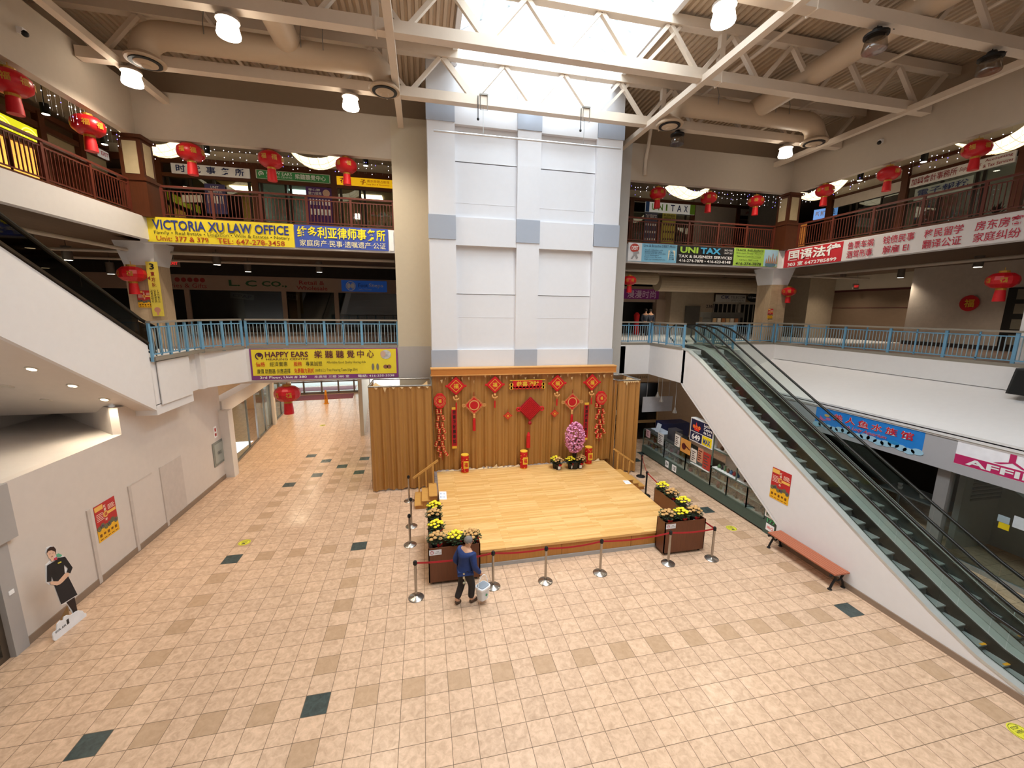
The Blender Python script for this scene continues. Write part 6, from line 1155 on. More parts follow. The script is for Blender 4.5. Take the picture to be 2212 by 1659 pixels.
P = Plane((16.87, 16.85, 8.94), (0, -1, 0), (0, 0, 1), 8.1, .79); t = banner(P, 'long white and red legal banner on the right side of the third floor', [(0, .345, 0, 1, 'c02a36'), (.345, 1, 0, 1, 'd9d6d8')]); blet(t, P, 'white_lettering', mWt, [('国语法律', .03, .335, .36, .95, .03), ('303 室 6472785899', .03, .32, .05, .28, .02)]); blet(t, P, 'red_lettering', M('letters_rose', '#b42240', .5), [('告票车祸', .37, .49, .54, .9, .01), ('酒驾刑事', .37, .49, .1, .46, .01), ('钱债民事', .53, .655, .54, .9, .01), ('解雇 EI', .535, .64, .1, .46, .01), ('移民留学', .69, .82, .54, .9, .01), ('翻译公证', .69, .82, .1, .46, .01), ('房东房客', .855, .985, .54, .9, .01), ('家庭纠纷', .855, .985, .1, .46, .01)])
mb = MB(); mb.box(-1.2, -1.03, 16.96, 16.97, 9.0, 9.75); tag(mb.build('paper_notice', M('paper_white', '#f1f2f3', .6)), 'narrow white paper at the right end of the blue law banner', 'notice')
# ================================================================ lanterns
mLanR = M('lantern_red', '#b5141c', .35, var=.1, scale=30, emit='#c0141c', estr=.03); mLanG = M('lantern_gold', '#b8862c', .4, .2)
def lantern(ribs):
    t = thing('red_lantern', 'x', 'lantern')
    mb = MB(); n = 24; prof = [(.12, -.27), (.26, -.24), (.38, -.13), (.41, 0), (.38, .13), (.26, .24), (.12, .27)]
    vs = []; 
    for r, z in prof:
        for k in range(n): rr = r*(1+(.03 if k % 2 else -.01)*ribs); vs.append(V(rr*math.cos(6.2832*k/n), rr*math.sin(6.2832*k/n), z))
    mb._a(vs, [(i*n+k, i*n+(k+1) % n, (i+1)*n+(k+1) % n, (i+1)*n+k) for i in range(len(prof)-1) for k in range(n)]+[tuple(range(n)), tuple((len(prof)-1)*n+k for k in range(n))]); mb.build('globe', mLanR, t, not ribs)
    mb = MB(); mb.cyl((0, 0, .26), (0, 0, .33), .14, 14); mb.cyl((0, 0, -.33), (0, 0, -.26), .14, 14); mb.build('gold_collar', mLanG, t)
    mb = MB(); mb.lathe((0, 0, -.72), [(.16, 0), (.15, .2), (.13, .4)], 14); mb.build('fringe', mDR, t, True)
    for a in (-2.6, -1.8, -1.0, -.2, .8): P = Plane((.39*math.cos(a)+.09*math.sin(a), .39*math.sin(a)-.09*math.cos(a), -.09), (-math.sin(a), math.cos(a), 0), (0, 0, 1), .18, .18); mb = MB(); P.text(mb, '福', 0, 1, 0, 1, .02, .02); mb.build('gold_character', mLanG, t)
    mb = MB(); mb.cyl((0, 0, .33), (0, 0, .45), .01, 5); mb.build('hanger', mLanG, t)
    return t
LA = lantern(0); LB = lantern(1); first = [True, True]
def put_l(k, p, lab, grp, s=1., rz=0.):
    o = (LA, LB)[k]
    if first[k]: first[k] = False; o.location = p; o['label'] = lab; o['group'] = grp; o.scale = (s,)*3; o.rotation_euler = (0, 0, rz)
    else: dup(o, p, lab, rz, grp, s)
g3 = 'red lanterns along the third floor edge'; g2 = 'red lanterns on the lower floors'
for p, s, lab in ((PY(412, 330, 17.2), 1, 'red lantern in front of the white office sign on the third floor'), (PY(585, 345, 17.2), 1, 'red lantern in front of the green hearing sign'), (PY(748, 358, 17.2), .92, 'red lantern in front of the yellow sign beside the left pier'), (PY(1421, 418, 17.2), .85, 'red lantern nearest the white tower on the right side'), (PY(1531, 428, 17.2), .85, 'red lantern in the middle of the right back opening'), (PY(1633, 435, 17.2), .85, 'red lantern nearest the right wooden pillar'), (PX(22, 178, -9.3), .95, 'red lantern cut by the left edge of the picture'), (PX(190, 272, -9.3), .95, 'red lantern on the left side by the wooden arch'), (PX(1782, 412, 17.0), .85, 'red lantern in front of the glowing shade at the right corner'), (PX(1920, 375, 17.0), .85, 'red lantern in front of the blank fascia board'), (PX(2110, 322, 17.0), .85, 'red lantern above the accounting sign at far right')): put_l(0, p, lab, g3, s, len(lab)*.7)
for p, s, lab in ((PY(285, 592, 17.0), .95, 'red lantern hanging on the left second floor pillar'), (PY(1360, 606, 17.6), .75, 'red lantern in front of the purple shop sign'), (PY(1704, 630, 17.0), .75, 'red lantern hanging on the right second floor pillar'), (PX(2166, 606, 17.9), .9, 'red lantern before the dark door at the far right'), (PY(621, 850, 17.4), 1.15, 'red lantern hanging under the yellow hearing banner')): put_l(1, p, lab, g2, s, len(lab)*.7)
# glowing paper shades
mShade = M('lit_paper_shade', '#f4ead0', .8, var=.08, scale=9, emit='#ffedc8', estr=1.6); mRib = M('shade_ribs', '#c9b98c', .7)
def shade():
    t = thing('paper_shade_lamp', 'x', 'lamp'); mb = MB(); n = 12; m = 8; vs = []
    for i in range(n+1):
        for j in range(m+1): u = -1+2*i/n; v = -1+2*j/m; vs.append(V(u*1.02, v*.6, .22*abs(u)**3-.42*(1-u*u)*(1-.5*v*v)))
    mb._a(vs, [(i*(m+1)+j, (i+1)*(m+1)+j, (i+1)*(m+1)+j+1, i*(m+1)+j+1) for i in range(n) for j in range(m)]); mb.build('paper_shell', mShade, t, True)
    mb = MB()
    for i in range(1, n, 2): mb.tube([vs[i*(m+1)+j]-V(0, 0, .006) for j in range(m+1)], .006, 4)
    for j in range(0, m+1, 2): mb.tube([vs[i*(m+1)+j]-V(0, 0, .006) for i in range(n+1)], .006, 4)
    mb.build('wire_rib', mRib, t); mb = MB()
    for u in (-.9, .9): mb.cyl((u, 0, .15), (u, 0, .72), .012, 5)
    mb.build('suspension_rod', mPipe, t); return t
sh = shade()
for i, (p, rz, lab) in enumerate(((PY(345, 312, 19), 0, 'glowing paper shade lamp beside the left wooden pillar'), (PY(683, 340, 19), 0, 'glowing paper shade lamp above the green hearing sign'), (PY(1490, 411, 19.2), 0, 'glowing paper shade lamp above the white tax sign'), (PX(1763, 412, 18.7), 1.57, 'glowing paper shade lamp just right of the right wooden pillar'), (PX(2165, 300, 18.7), 1.57, 'glowing paper shade lamp at the far right edge'))):
    if i == 0: sh.location = p; sh['label'] = lab; sh['group'] = 'glowing paper shade lamps'
    else: dup(sh, p, lab, rz, 'glowing paper shade lamps')
# black spot cylinders of the third floor and grey pendants of the second
mGlow = M('lamp_glow', '#ffffff', emit='#fff2dc', estr=10)
def spotc(col, r, h, zt, nm):
    t = thing(nm, 'x', 'lamp'); mb = MB(); mb.cyl((0, 0, 0), (0, 0, h), r, 14); mb.build('housing', col, t, True); mb = MB(); mb.cyl((0, 0, -.004), (0, 0, .004), r*.82, 12); mb.build('lamp', mGlow, t); mb = MB(); mb.cyl((0, 0, h), (0, 0, h+zt), .012, 5); mb.build('stem', col, t); return t
s3 = spotc(mBlack, .11, .3, .6, 'spot_lamp'); s2 = spotc(M('pendant_grey', '#6d655d', .4, .3), .15, .5, .8, 'pendant_lamp')
for i, (p, lab) in enumerate(((PY(447, 333, 19.2), 'black spot lamp right of the lantern by the white office sign'), (PY(790, 358, 19), 'black spot lamp above the yellow sign'), (PX(99, 247, -11.2), 'black spot lamp over the glowing yellow sign at left'), (PX(226, 312, -11.2), 'black spot lamp beside the left side lantern'), (PX(1857, 390, 18.6), 'black spot lamp above the blank fascia board'), (PX(1995, 350, 18.6), 'black spot lamp above the accounting sign'), (PX(1995, 350, 18.6)+V(1.0, -1.6, .1), 'black spot lamp right of the accounting sign lantern'))):
    if i < 6: light('spot_beam', 'SPOT', (p.x, p.y, p.z-.03), SPTW, (1, .84, .62), spot=2.2, blend=.8, radius=.08)
    if i == 0: s3.location = p; s3['label'] = lab; s3['group'] = 'black spot lamps'
    elif i < 6: dup(s3, p, lab, None, 'black spot lamps')
for i, (px, py, Y, lab) in enumerate(((469, 572, 20, 'left'), (536, 587, 22.5, 'second'), (690, 588, 22.5, 'third'), (65, 536, 17.5, 'far left'), (147, 562, 18.5, 'fourth'), (98, 579, 21, 'fifth'), (240, 592, 22, 'sixth'), (1381, 609, 21, 'a'), (1449, 621, 23, 'b'), (1563, 618, 21.5, 'c'), (1821, 600, 20, 'd'), (1945, 600, 17, 'e'), (2112, 577, 12.5, 'f'), (2145, 588, 14.5, 'g'), (1818, 623, 23, 'h'), (1857, 628, 22, 'i'))):
    p = PY(px, py, Y); light('pendant_beam', 'SPOT', (p.x, p.y, p.z-.03), PENW, (1, .86, .68), spot=2.3, blend=.8, radius=.1); lb = ['grey pendant lamp under the yellow law banner, nearest', 'grey pendant lamp behind the nearest one at left', 'grey pendant lamp left of the pier above the green letters', 'grey pendant lamp highest beside the left escalator', 'grey pendant lamp over the left escalator handrail', 'grey pendant lamp low behind the left escalator glass', 'grey pendant lamp left of the pillar lantern', 'grey pendant lamp above the purple sign', 'grey pendant lamp right of the purple sign', 'grey pendant lamp below the lime banner', 'grey pendant lamp under the red part of the legal banner', 'grey pendant lamp under the middle of the legal banner', 'largest grey pendant lamp near the right lantern', 'grey pendant lamp just above the far right lantern', 'small grey pendant lamp over the brown shutter', 'small grey pendant lamp beside the exit sign'][i]
    if i == 0: s2.location = p; s2['label'] = lb; s2['group'] = 'grey pendant lamps of the second floor'
    else: dup(s2, p, lb, None, 'grey pendant lamps of the second floor')
# fairy lights along the third floor openings
mFairy = M('fairy_bulb', '#ffffff', emit='#f4f0ff', estr=3.5); mFairyC = M('fairy_bulb_blue', '#8a7cff', emit='#7a6cff', estr=3)
for nm, p, q, lab in (('a', V(-9, 17.15, 12.25), V(-1.1, 17.15, 12.25), 'icicle string of tiny lights along the left back third floor opening'), ('b', V(8.8, 17.15, 12.25), V(16.7, 17.15, 12.25), 'icicle string of tiny lights along the right back third floor opening'), ('c', V(-9.3, 16.5, 12.25), V(-9.3, 9, 12.25), 'icicle string of tiny lights along the left side opening'), ('d', V(17.05, 16.5, 12.25), V(17.05, 7, 12.25), 'icicle string of tiny lights along the right side opening')):
    mb = MB(); rnd = random.Random(nm); n = 46
    for i in range(n):
        c = p+(q-p)*(i+rnd.random()*.8)/n
        for k in range(rnd.randint(1, 3)): b = c-V(0, 0, .08+.19*k+rnd.random()*.1); mb.ball(b, .014, 5, 3, 1 if rnd.random() < .18 else 0)
        mb.cyl(c, c-V(0, 0, .5), .002, 3, None, 2)
    o = tag(mb.build('fairy_lights', [mFairy, mFairyC, mPipe]), lab, 'lights'); o['kind'] = 'stuff'
# second floor pipes and duct, small exit signs
for i, (p, q, r, lab) in enumerate(((V(-20, 18.2, 8.75), V(-1.1, 18.2, 8.75), .06, 'white pipe nearest the edge under the left third floor slab'), (V(-20, 20.5, 8.7), V(-1.1, 20.5, 8.7), .05, 'thin white pipe farther back under the left third floor slab'), (V(-9.9, 19, 8.7), V(-10.8, 4, 8.7), .06, 'white sprinkler pipe over the left escalator'), (V(8.8, 18.3, 8.75), V(24, 18.3, 8.75), .06, 'white pipe under the right third floor slab'), (V(19, 18, 8.7), V(19, 4, 8.7), .06, 'white pipe under the slab along the right side'))): mb = MB(); mb.cyl(p, q, r, 10); tag(mb.build('ceiling_pipe', M('pipe_white', '#b5a999', .5)), lab, 'pipe')
mb = MB(); mb.cyl((12.5, 20.5, 8.35), (20.3, 20.5, 8.35), .42, 20); mb.cyl((8.5, 19.5, 8.5), (11.8, 19.5, 8.5), .3, 16); tag(mb.build('round_duct', M('duct_tan', '#a39074', .5)), 'big round duct under the third floor slab at right', 'duct')
for px, py, lab, pl in ((372, 570, 'red exit sign hanging on the second floor left of the law banner', 21), (1850, 618, 'red exit sign hanging over the brown shutter on the right', 20)):
    P = Plane(PY(px-7, py+6, pl), (1, 0, 0), (0, 0, 1), .4, .3); t = board('exit_sign', P, '8d7a70', lab, .08); letters(t, P, 'lettering', M('exit_red', '#d8232a', emit='#e0302c', estr=1.), [('EXIT', .12, .88, .3, .7, .02)]); mb = MB(); mb.cyl(P.at(.5, 1), V(P.at(.5, 1).x, P.at(.5, 1).y, 9.15), .012, 5); mb.build('stem', mPipe, t)
# cameras on the soffit walls
for px, py, X, s, lab in ((40, 68, XL, 1, 'small white security camera on the left soffit wall'), (1905, 307, XR, -1, 'small white security camera on the right soffit wall')):
    p = PX(px, py, X); t = thing('security_camera', lab, 'camera', p); mb = MB(); mb.box(min(p.x, p.x+s*.12), max(p.x, p.x+s*.12), p.y-.06, p.y+.06, p.z-.05, p.z+.08); mb.build('bracket', mWhite, t); mb = MB(); mb.ball(p+V(s*.12, 0, -.03), .07, 12, 8); mb.build('dome', mBlack, t, True)
# ================================================================ outer shell that closes the building
def shellbox(n, *a, m=mBeige): wallbox(n, *a, m=m)
shellbox('wall_far', -22.2, -22, -6, 32, 0, 16); shellbox('wall_far.001', 33.8, 34, -6, 32, 0, 16); shellbox('wall_far.002', -22, 34, 31.8, 32, 4.0, 16); shellbox('wall_far.003', 3.0, 34, 31.8, 32, 0, 4.0); shellbox('wall_far.004', -22, -15.5, 31.8, 32, 0, 4.0)
shellbox('wall_front', -22, 34, -6.2, -6, 0, 16, m=mWall); shellbox('ceiling_far', -22.2, -10.3, -6.2, 32, 15.4, 15.6); shellbox('ceiling_far.001', 18.1, 34, -6.2, 32, 15.4, 15.6); shellbox('ceiling_far.002', -22, 34, 18.3, 32, 15.4, 15.6)
# ================================================================ ROOF STEEL
def truss(y, lab, x0=XL+.05, x1=XR-.05):
    t = thing('roof_truss', lab, 'truss', ((x0+x1)/2, y, 13.6), 'cream roof trusses across the atrium')
    for a, b in ((x0, -.95), (-.95, 8.75), (8.75, x1)): mb = MB(); mb.box(a+.005, b-.005, y-.14, y+.14, 13.46, 13.74); mb.build('bottom_chord', mSteel, t)
    mb = MB(); mb.box(x0-1, x1+1, y-.13, y+.13, 14.74, 15.0); mb.build('top_chord', mSteel, t)
    nb = [3.9+2.08*k for k in range(-6, 7)]
    for k in nb:
        for s in (-1, 1):
            p, q = (k+s*.12, y, 13.74), (k+s*1.0, y, 14.74)
            if x0 < p[0] < x1 and x0-1 < q[0] < x1+1: mb = MB(); mb.bar(p, q, .11, .13, 0, (0, 1, 0)); mb.build('diagonal', mSteel, t)
    for k in (-.95, 8.75): mb = MB(); mb.bar((k, y, 13.74), (k, y, 14.74), .16, .16); mb.box(k-.02, k+.02, y-.16, y+.16, 13.42, 13.78); mb.build('splice_post', mSteel, t)
    for x in (1.25, 7.0): mb = MB(); mb.bar((x-.35 if x < 4 else x+.35, y, 14.74), (x+.6 if x < 4 else x-.6, y, 13.74), .09, .11, 0, (0, 1, 0)); mb.build('diagonal', mSteel, t)
for y, lab in ((14.86, 'cream roof truss farthest back, right in front of the white tower'), (11.84, 'cream roof truss second from the tower, crossing the skylight'), (8.82, 'cream roof truss third from the tower at the top of the picture'), (5.8, 'cream roof truss nearest the viewer overhead')): truss(y, lab)
for i, (x, lab) in enumerate(((-8.15, 'cream roof tube beside the left soffit wall'), (-.62, 'cream roof tube ending on the pier left of the white tower'), (8.2, 'cream roof tube just right of the white tower'), (15.9, 'cream roof tube beside the right soffit wall'))): mb = MB(); mb.box(x-.1, x+.1, -4, YB-.0, 13.38, 13.56); tag(mb.build('roof_tube', mSteel), lab, 'beam', 'cream roof tubes running towards the back wall')
for i, (x, z, r, lab) in enumerate(((9.35, 14.45, .07, 'sprinkler pipe right of the skylight'), (10.2, 14.6, .05, 'thin sprinkler pipe farther right of the skylight'), (-5.6, 14.6, .05, 'thin pipe under the left roof deck'), (14.3, 14.5, .045, 'thin pipe under the right roof deck'))): mb = MB(); mb.cyl((x, -3.8, z), (x, 16.9, z), r, 10); tag(mb.build('sprinkler_pipe', mSteel), lab, 'pipe')
mb = MB(); mb.tube([(9.35, 16.6, 14.45), (9.35, 16.75, 13.6), (9.35, 16.9, 13.1), (9.35, 16.9, 12.5)], .07, 10); tag(mb.build('drop_pipe', mSteel), 'short cream drop pipe on the soffit wall right of the tower', 'pipe')
# ducts with round diffusers
mDuct = M('duct_cream', '#bda78e', .5, var=.02)
def duct(xa, xb, xj, lab):
    y = 14.05; t = thing('air_duct', lab, 'duct', ((xa+xb)/2, y, 13.9)); r = .33
    pts = [(xa, y, 13.35)]
    for k in range(6): a = k/5*math.pi/2; pts.append((xa+.55-.55*math.cos(a), y, 13.45+.45*math.sin(a)))
    pts += [(xb-.55, y, 13.9)]
    for k in range(1, 6): a = k/5*math.pi/2; pts.append((xb-.55+.55*math.sin(a), y, 13.45+.45*math.cos(a)))
    pts.append((xb, y, 13.35)); mb = MB(); mb.tube(pts, r, 18); mb.build('main_duct', mDuct, t, True)
    mb = MB(); mb.cyl((xj, y, 14.08), (xj, -3.9, 14.2), .34, 18); mb.build('branch_duct', mDuct, t, True)
    for x in (xa, xb):
        mb = MB(); mb.lathe((x, y, 13.2), [(.44, 0), (.46, .04), (.36, .14), (.33, .16)], 22); d = mb.build('diffuser', mDuct, t, True)
        mb = MB(); mb.lathe((x, y, 13.17), [(.36, 0), (.36, .035)], 22); mb.build('dark_slot', mBlack, d); mb = MB(); mb.lathe((x, y, 13.12), [(.16, 0), (.27, .04), (.27, .055)], 20); mb.lathe((x, y, 13.09), [(.1, 0), (.14, .04)], 16); mb.build('cone', mDuct, d, True)
    mb = MB()
    for x in (xa+1.6, (xa+xb)/2+.9, xb-1.6): mb.tube([(x, y-.34, 13.9), (x, y-.34, 14.2), (x, y, 15.05)], .012, 5)
    mb.build('hanger', mPipe, t)
duct(-7.1, -.95, -3.5, 'cream round air duct with two round diffusers under the left roof'); duct(8.6, 14.75, 12.0, 'cream round air duct with two round diffusers under the right roof')
# high bay lamps
mBayOn = M('bay_lens_lit', '#ffffff', emit='#fff4e2', estr=14); mBayOff = glassM('bay_lens_off', '#cfc6bc', .18, .15)
def bay(on):
    t = thing('high_bay_lamp', 'x', 'lamp'); mb = MB(); mb.lathe((0, 0, 0), [(.24, -.18), (.25, -.14), (.2, .1), (.15, .14)], 20); mb.build('lens', mBayOn if on else mBayOff, t, True)
    mb = MB(); mb.lathe((0, 0, 0), [(.17, .13), (.25, .13), (.25, .18), (.12, .22), (.09, .3), (.02, .32)], 16); mb.build('housing', mBlack if not on else M('bay_housing', '#a6978a', .5), t, True)
    mb = MB(); mb.tube([(0, 0, .3), (0, 0, .42), (.2, .05, .5), (.5, 0, .35)], .012, 5); mb.build('cable', mBlack, t); return t
bon, boff = bay(True), bay(False); fl_ = [True, True]
BAYS = [((-4.23, 11.84, 13.12), 1, 'lit high bay lamp at the top left on the second truss'), ((-7.9, 14.86, 13.14), 1, 'lit high bay lamp by the left air diffuser'), ((-2.05, 14.86, 13.14), 1, 'lit high bay lamp left of the white tower'), ((6.5, 8.82, 13.1), 1, 'lit high bay lamp right of the skylight at the top'), ((14.3, 14.86, 13.14), 1, 'lit high bay lamp at the right back corner'), ((9.45, 14.86, 13.14), 0, 'unlit high bay lamp right of the white tower'), ((10.63, 8.82, 13.1), 0, 'unlit high bay lamp at the upper right'), ((14.34, 8.82, 13.1), 0, 'unlit high bay lamp farthest right')]
for p, on, lab in BAYS:
    k = 0 if on else 1; gp = 'lit high bay lamps' if on else 'unlit high bay lamps'
    if fl_[k]: o = (bon, boff)[k]; o.location = p; o['label'] = lab; o['group'] = gp; fl_[k] = False
    else: dup((bon, boff)[k], p, lab, None, gp)
    if on: light('high_bay_light', 'SPOT', (p[0], p[1], p[2]-.25), BAYW, (1, .86, .68), spot=2.7, blend=.8, radius=.2)
# banner bar hanging in front of the tower
t = thing('hanging_bar', 'long thin silver bar hanging in front of the white tower', 'bar', (3.85, 14.86, 12.6)); mb = MB(); mb.cyl((.5, 14.86, 12.58), (7.2, 14.86, 12.62), .035, 10); mb.build('bar', M('silver_bar', '#c8c8ca', .35, .6), t)
for x in (2.15, 5.75):
    mb = MB(); mb.cyl((x, 14.86, 12.6), (x, 14.86, 14.74), .008, 5); mb.build('cable', mPipe, t)
    mb = MB(); mb.box(x-.14, x+.14, 14.68, 15.04, 13.745, 13.79); mb.tube([(x-.12, 14.69, 13.75), (x-.12, 14.69, 13.3), (x+.12, 14.69, 13.3), (x+.12, 14.69, 13.75)], .012, 5); mb.build('clamp', M('clamp_grey', '#77716a', .4, .5), t); mb = MB(); mb.cyl((x-.2, 14.68, 13.7), (x-.2, 14.68, 13.05), .015, 6); mb.ball((x-.2, 14.68, 13.0), .045, 8, 5); mb.build('pull_cord', mBlack, t)
# ================================================================ corridor things
for b in (-3.5, .5, 4.5, 8.5):  # unseen ceiling lamps, added to brighten the corridor
    p = hall(2.2, b, 3.86); t = thing('recessed_downlight', 'added ceiling lamp out of view brightening the corridor', 'downlight', p, 'added ceiling lamps out of view in the corridor'); mb = MB(); mb.cyl(p, p+V(0, 0, .03), .12, 16); mb.build('ring', mPotR, t); mb = MB(); mb.cyl(p-V(0, 0, .01), p+V(0, 0, .01), .09, 16); mb.build('lamp', mPotL, t); light('corridor_fill', 'SPOT', (p.x, p.y, p.z-.05), HALW, (1, .8, .55), spot=2.6, blend=.8, radius=.1)
c = PZ(705, 872); c.z = .004; t = thing('caution_cone', 'yellow caution cone standing in the bright corridor by the entrance', 'cone', c); mb = MB(); mb.lathe(c, [(.2, 0), (.2, .02), (.13, .05), (.10, .5), (.06, .95), (.04, 1.0)], 14); mb.build('cone_body', M('cone_orange', '#e0952a', .5), t, True); mb = MB()
P = Plane(c+V(-.06, -.125, .35), (1, 0, 0), (0, .06, 1), .12, .3); P.rect(mb, 0, 1, 0, 1, .004, .002); mb.build('warning_panel', M('cone_mark', '#a85a14', .6), t)
mb = MB(); mb.prism([hall(-.2, 9.4, .004), hall(4.0, 9.4, .004), hall(4.0, 11.3, .004), hall(-.2, 11.3, .004)], (0, 0, .012)); tag(mb.build('door_mat', M('mat_maroon', '#7a3a42', .9, var=.1)), 'wide maroon mat inside the entrance doors', 'mat')
mb = MB(); mb.prism([hall(-1.2, 13.2, -.0), hall(4.0, 13.2, 0), hall(4.0, 15.0, 0), hall(-1.2, 15.0, 0)], (0, 0, .012)); tag(mb.build('door_mat', M('mat_outside', '#a5737c', .9)), 'pale red mat outside the entrance doors', 'mat')
mb = MB(); q = hall(-2.4, .6, 0); mb.box(q.x, q.x+.9, q.y, q.y+.1, .9, 2.0); mb.box(q.x+.4, q.x+.5, q.y+.1, q.y+.2, 0, 1.8); tag(mb.build('black_screen', mBlack), 'black screen inside the corridor shop', 'screen')
P = Plane(hall(-1.2, 3.2, 2.7), hU, (0, 0, 1), 1.1, .45); t = board('hanging_sign', P, 'c8382e', 'red sign hanging inside the corridor shop front', .06); mb = MB(); mb.cyl(P.at(.5, 1), P.at(.5, 1)+V(0, 0, .8), .01, 5); mb.build('cord', mPipe, t)
P = Plane(hall(.155, -4.6, 2.0), hV*-1, (0, 0, 1), .8, .26); P = Plane(hall(.03, -5.0, 2.05), hV, (0, 0, 1), 1.0, .28); t = board('door_sign', P, '3f4a78', 'blue sign on the corridor shop glass', .01)
P = Plane(hall(3.4, 2.6, 3.0), hU, (0, 0, 1), 2.4, .7); t = board('shop_sign', P, '8cc63a', 'bright green shop sign above the left curtained booth', .1, emit=.8)
# ================================================================ THE MAN
def skin(vs, es, rs, sub=2, root=0):
    me = bpy.data.meshes.new('t'); me.from_pydata([Vector(v) for v in vs], es, []); o = bpy.data.objects.new('t', me); COL.objects.link(o)
    m = o.modifiers.new('s', 'SKIN'); m.use_smooth_shade = True
    for i, r in enumerate(rs): d = me.skin_vertices[0].data[i]; d.radius = (r, r) if isinstance(r, (int, float)) else r; d.use_root = (i == root)
    o.modifiers.new('u', 'SUBSURF').levels = sub
    bpy.context.view_layer.update(); dg = bpy.context.evaluated_depsgraph_get(); em = bpy.data.meshes.new_from_object(o.evaluated_get(dg)); mb = MB(); mb._a([v.co.copy() for v in em.vertices], [tuple(p.vertices) for p in em.polygons])
    bpy.data.objects.remove(o); bpy.data.meshes.remove(me); bpy.data.meshes.remove(em); return mb
MO = V(.80, 8.50, 0); mf = V(.80, .60, 0).normalized(); mr = V(mf.y, -mf.x, 0)
def W(f, r, z): return MO+mf*f+mr*r+V(0, 0, z)
man = thing('person', 'grey haired man in a navy jacket walking past the planter with a white bucket', 'person', MO)
J = dict(pel=W(0, 0, .86), bel=W(.0, 0, 1.0), ch=W(.03, 0, 1.18), sh=W(.05, 0, 1.30), nk=W(.09, 0, 1.38), hd0=W(.11, .0, 1.46), hd1=W(.14, .0, 1.53), hd2=W(.145, .0, 1.59),
    rs=W(.06, .19, 1.28), re=W(.04, .27, 1.02), rw=W(.20, .30, .80), rh=W(.24, .30, .735), ls=W(.05, -.19, 1.28), le=W(-.08, -.26, 1.03), lw=W(.08, -.27, .82), lh=W(.12, -.26, .76),
    rp=W(.01, .09, .83), rk=W(.12, .10, .46), ra=W(.08, .10, .09), rt=W(.25, .11, .045), lp=W(0, -.09, .83), lk=W(-.02, -.09, .46), la=W(-.20, -.09, .13), lt=W(-.08, -.10, .04))
nm = list(J); ix = {k: i for i, k in enumerate(nm)}
ed = [('pel', 'bel'), ('bel', 'ch'), ('ch', 'sh'), ('sh', 'nk'), ('nk', 'hd0'), ('hd0', 'hd1'), ('hd1', 'hd2'), ('sh', 'rs'), ('rs', 're'), ('re', 'rw'), ('rw', 'rh'), ('sh', 'ls'), ('ls', 'le'), ('le', 'lw'), ('lw', 'lh'), ('pel', 'rp'), ('rp', 'rk'), ('rk', 'ra'), ('ra', 'rt'), ('pel', 'lp'), ('lp', 'lk'), ('lk', 'la'), ('la', 'lt')]
rad = dict(pel=.13, bel=.125, ch=.14, sh=.11, nk=.055, hd0=.075, hd1=.095, hd2=.07, rs=.065, re=.045, rw=.032, rh=.036, ls=.065, le=.045, lw=.032, lh=.036, rp=.095, rk=.06, ra=.042, rt=.035, lp=.095, lk=.06, la=.042, lt=.035)
mSkin = M('skin_tone', '#c99a7c', .6)
skin([J[k] for k in nm], [(ix[a], ix[b]) for a, b in ed], [rad[k] for k in nm]).build('body', mSkin, man, True)
def sub(keys, edges, radii, name, mat, ov={}):
    i2 = {k: i for i, k in enumerate(keys)}; return skin([ov[k] if k in ov else J[k] for k in keys], [(i2[a], i2[b]) for a, b in edges], radii).build(name, mat, man, True)
mNavyJ = M('navy_jacket', '#1f3466', .75, var=.12, scale=12, bump=.3); mTrou = M('dark_trousers', '#2b2624', .8, var=.12, scale=10); mShoe = M('brown_shoes', '#4e3c2e', .6)
sub(['bel', 'ch', 'sh', 'rs', 're', 'rw', 'ls', 'le', 'lw', 'hem'], [('hem', 'bel'), ('bel', 'ch'), ('ch', 'sh'), ('sh', 'rs'), ('rs', 're'), ('re', 'rw'), ('sh', 'ls'), ('ls', 'le'), ('le', 'lw')], [.185, .195, .13, .098, .074, .05, .098, .074, .05, .175], 'jacket', mNavyJ, {'hem': W(0, 0, .90), 'sh': W(.05, 0, 1.32)})
sub(['pel', 'rp', 'rk', 'ra', 'lp', 'lk', 'la', 'wst'], [('wst', 'pel'), ('pel', 'rp'), ('rp', 'rk'), ('rk', 'ra'), ('pel', 'lp'), ('lp', 'lk'), ('lk', 'la')], [.165, .122, .088, .078, .122, .088, .078, .16], 'trousers', mTrou, {'wst': W(0, 0, .95), 'ra': W(.09, .10, .12), 'la': W(-.18, -.09, .15)})
for s, a in (('r', [(W(.04, .10, .05), .052), (W(.14, .105, .045), .054), (W(.27, .115, .035), .046)]), ('l', [(W(-.23, -.09, .09), .05), (W(-.15, -.095, .05), .05), (W(-.05, -.10, .035), .043)])): skin([p for p, _ in a], [(0, 1), (1, 2)], [r for _, r in a]).build('shoe', mShoe, man, True)
mb = MB(); hc = W(.115, 0, 1.545); n = 16; m = 8; vs = []
for i in range(m+1):
    for k in range(n):
        a = 6.2832*k/n; th = math.pi*.62*i/m; dirv = mf*math.cos(a)+mr*math.sin(a); fr = max(0, math.cos(a)); rr = .104*math.sin(th)*(1-.12*fr); vs.append(hc+dirv*rr+V(0, 0, .098*math.cos(th)+(.035*fr if th > 1.2 else 0)))
mb._a(vs, [(i*n+k, i*n+(k+1) % n, (i+1)*n+(k+1) % n, (i+1)*n+k) for i in range(m) for k in range(n)]); mb.build('hair', M('grey_hair', '#77706a', .8, var=.2, scale=30), man, True)
mb = MB(); hy = mf*.8+mr*.6; hy.normalize(); hx = V(hy.y, -hy.x, 0)
mb.ball(hc+hy*.105+V(0, 0, -.035), .016, 8, 5, 0, (1, 1, 1.5)); mb.build('nose', mSkin, man, True)
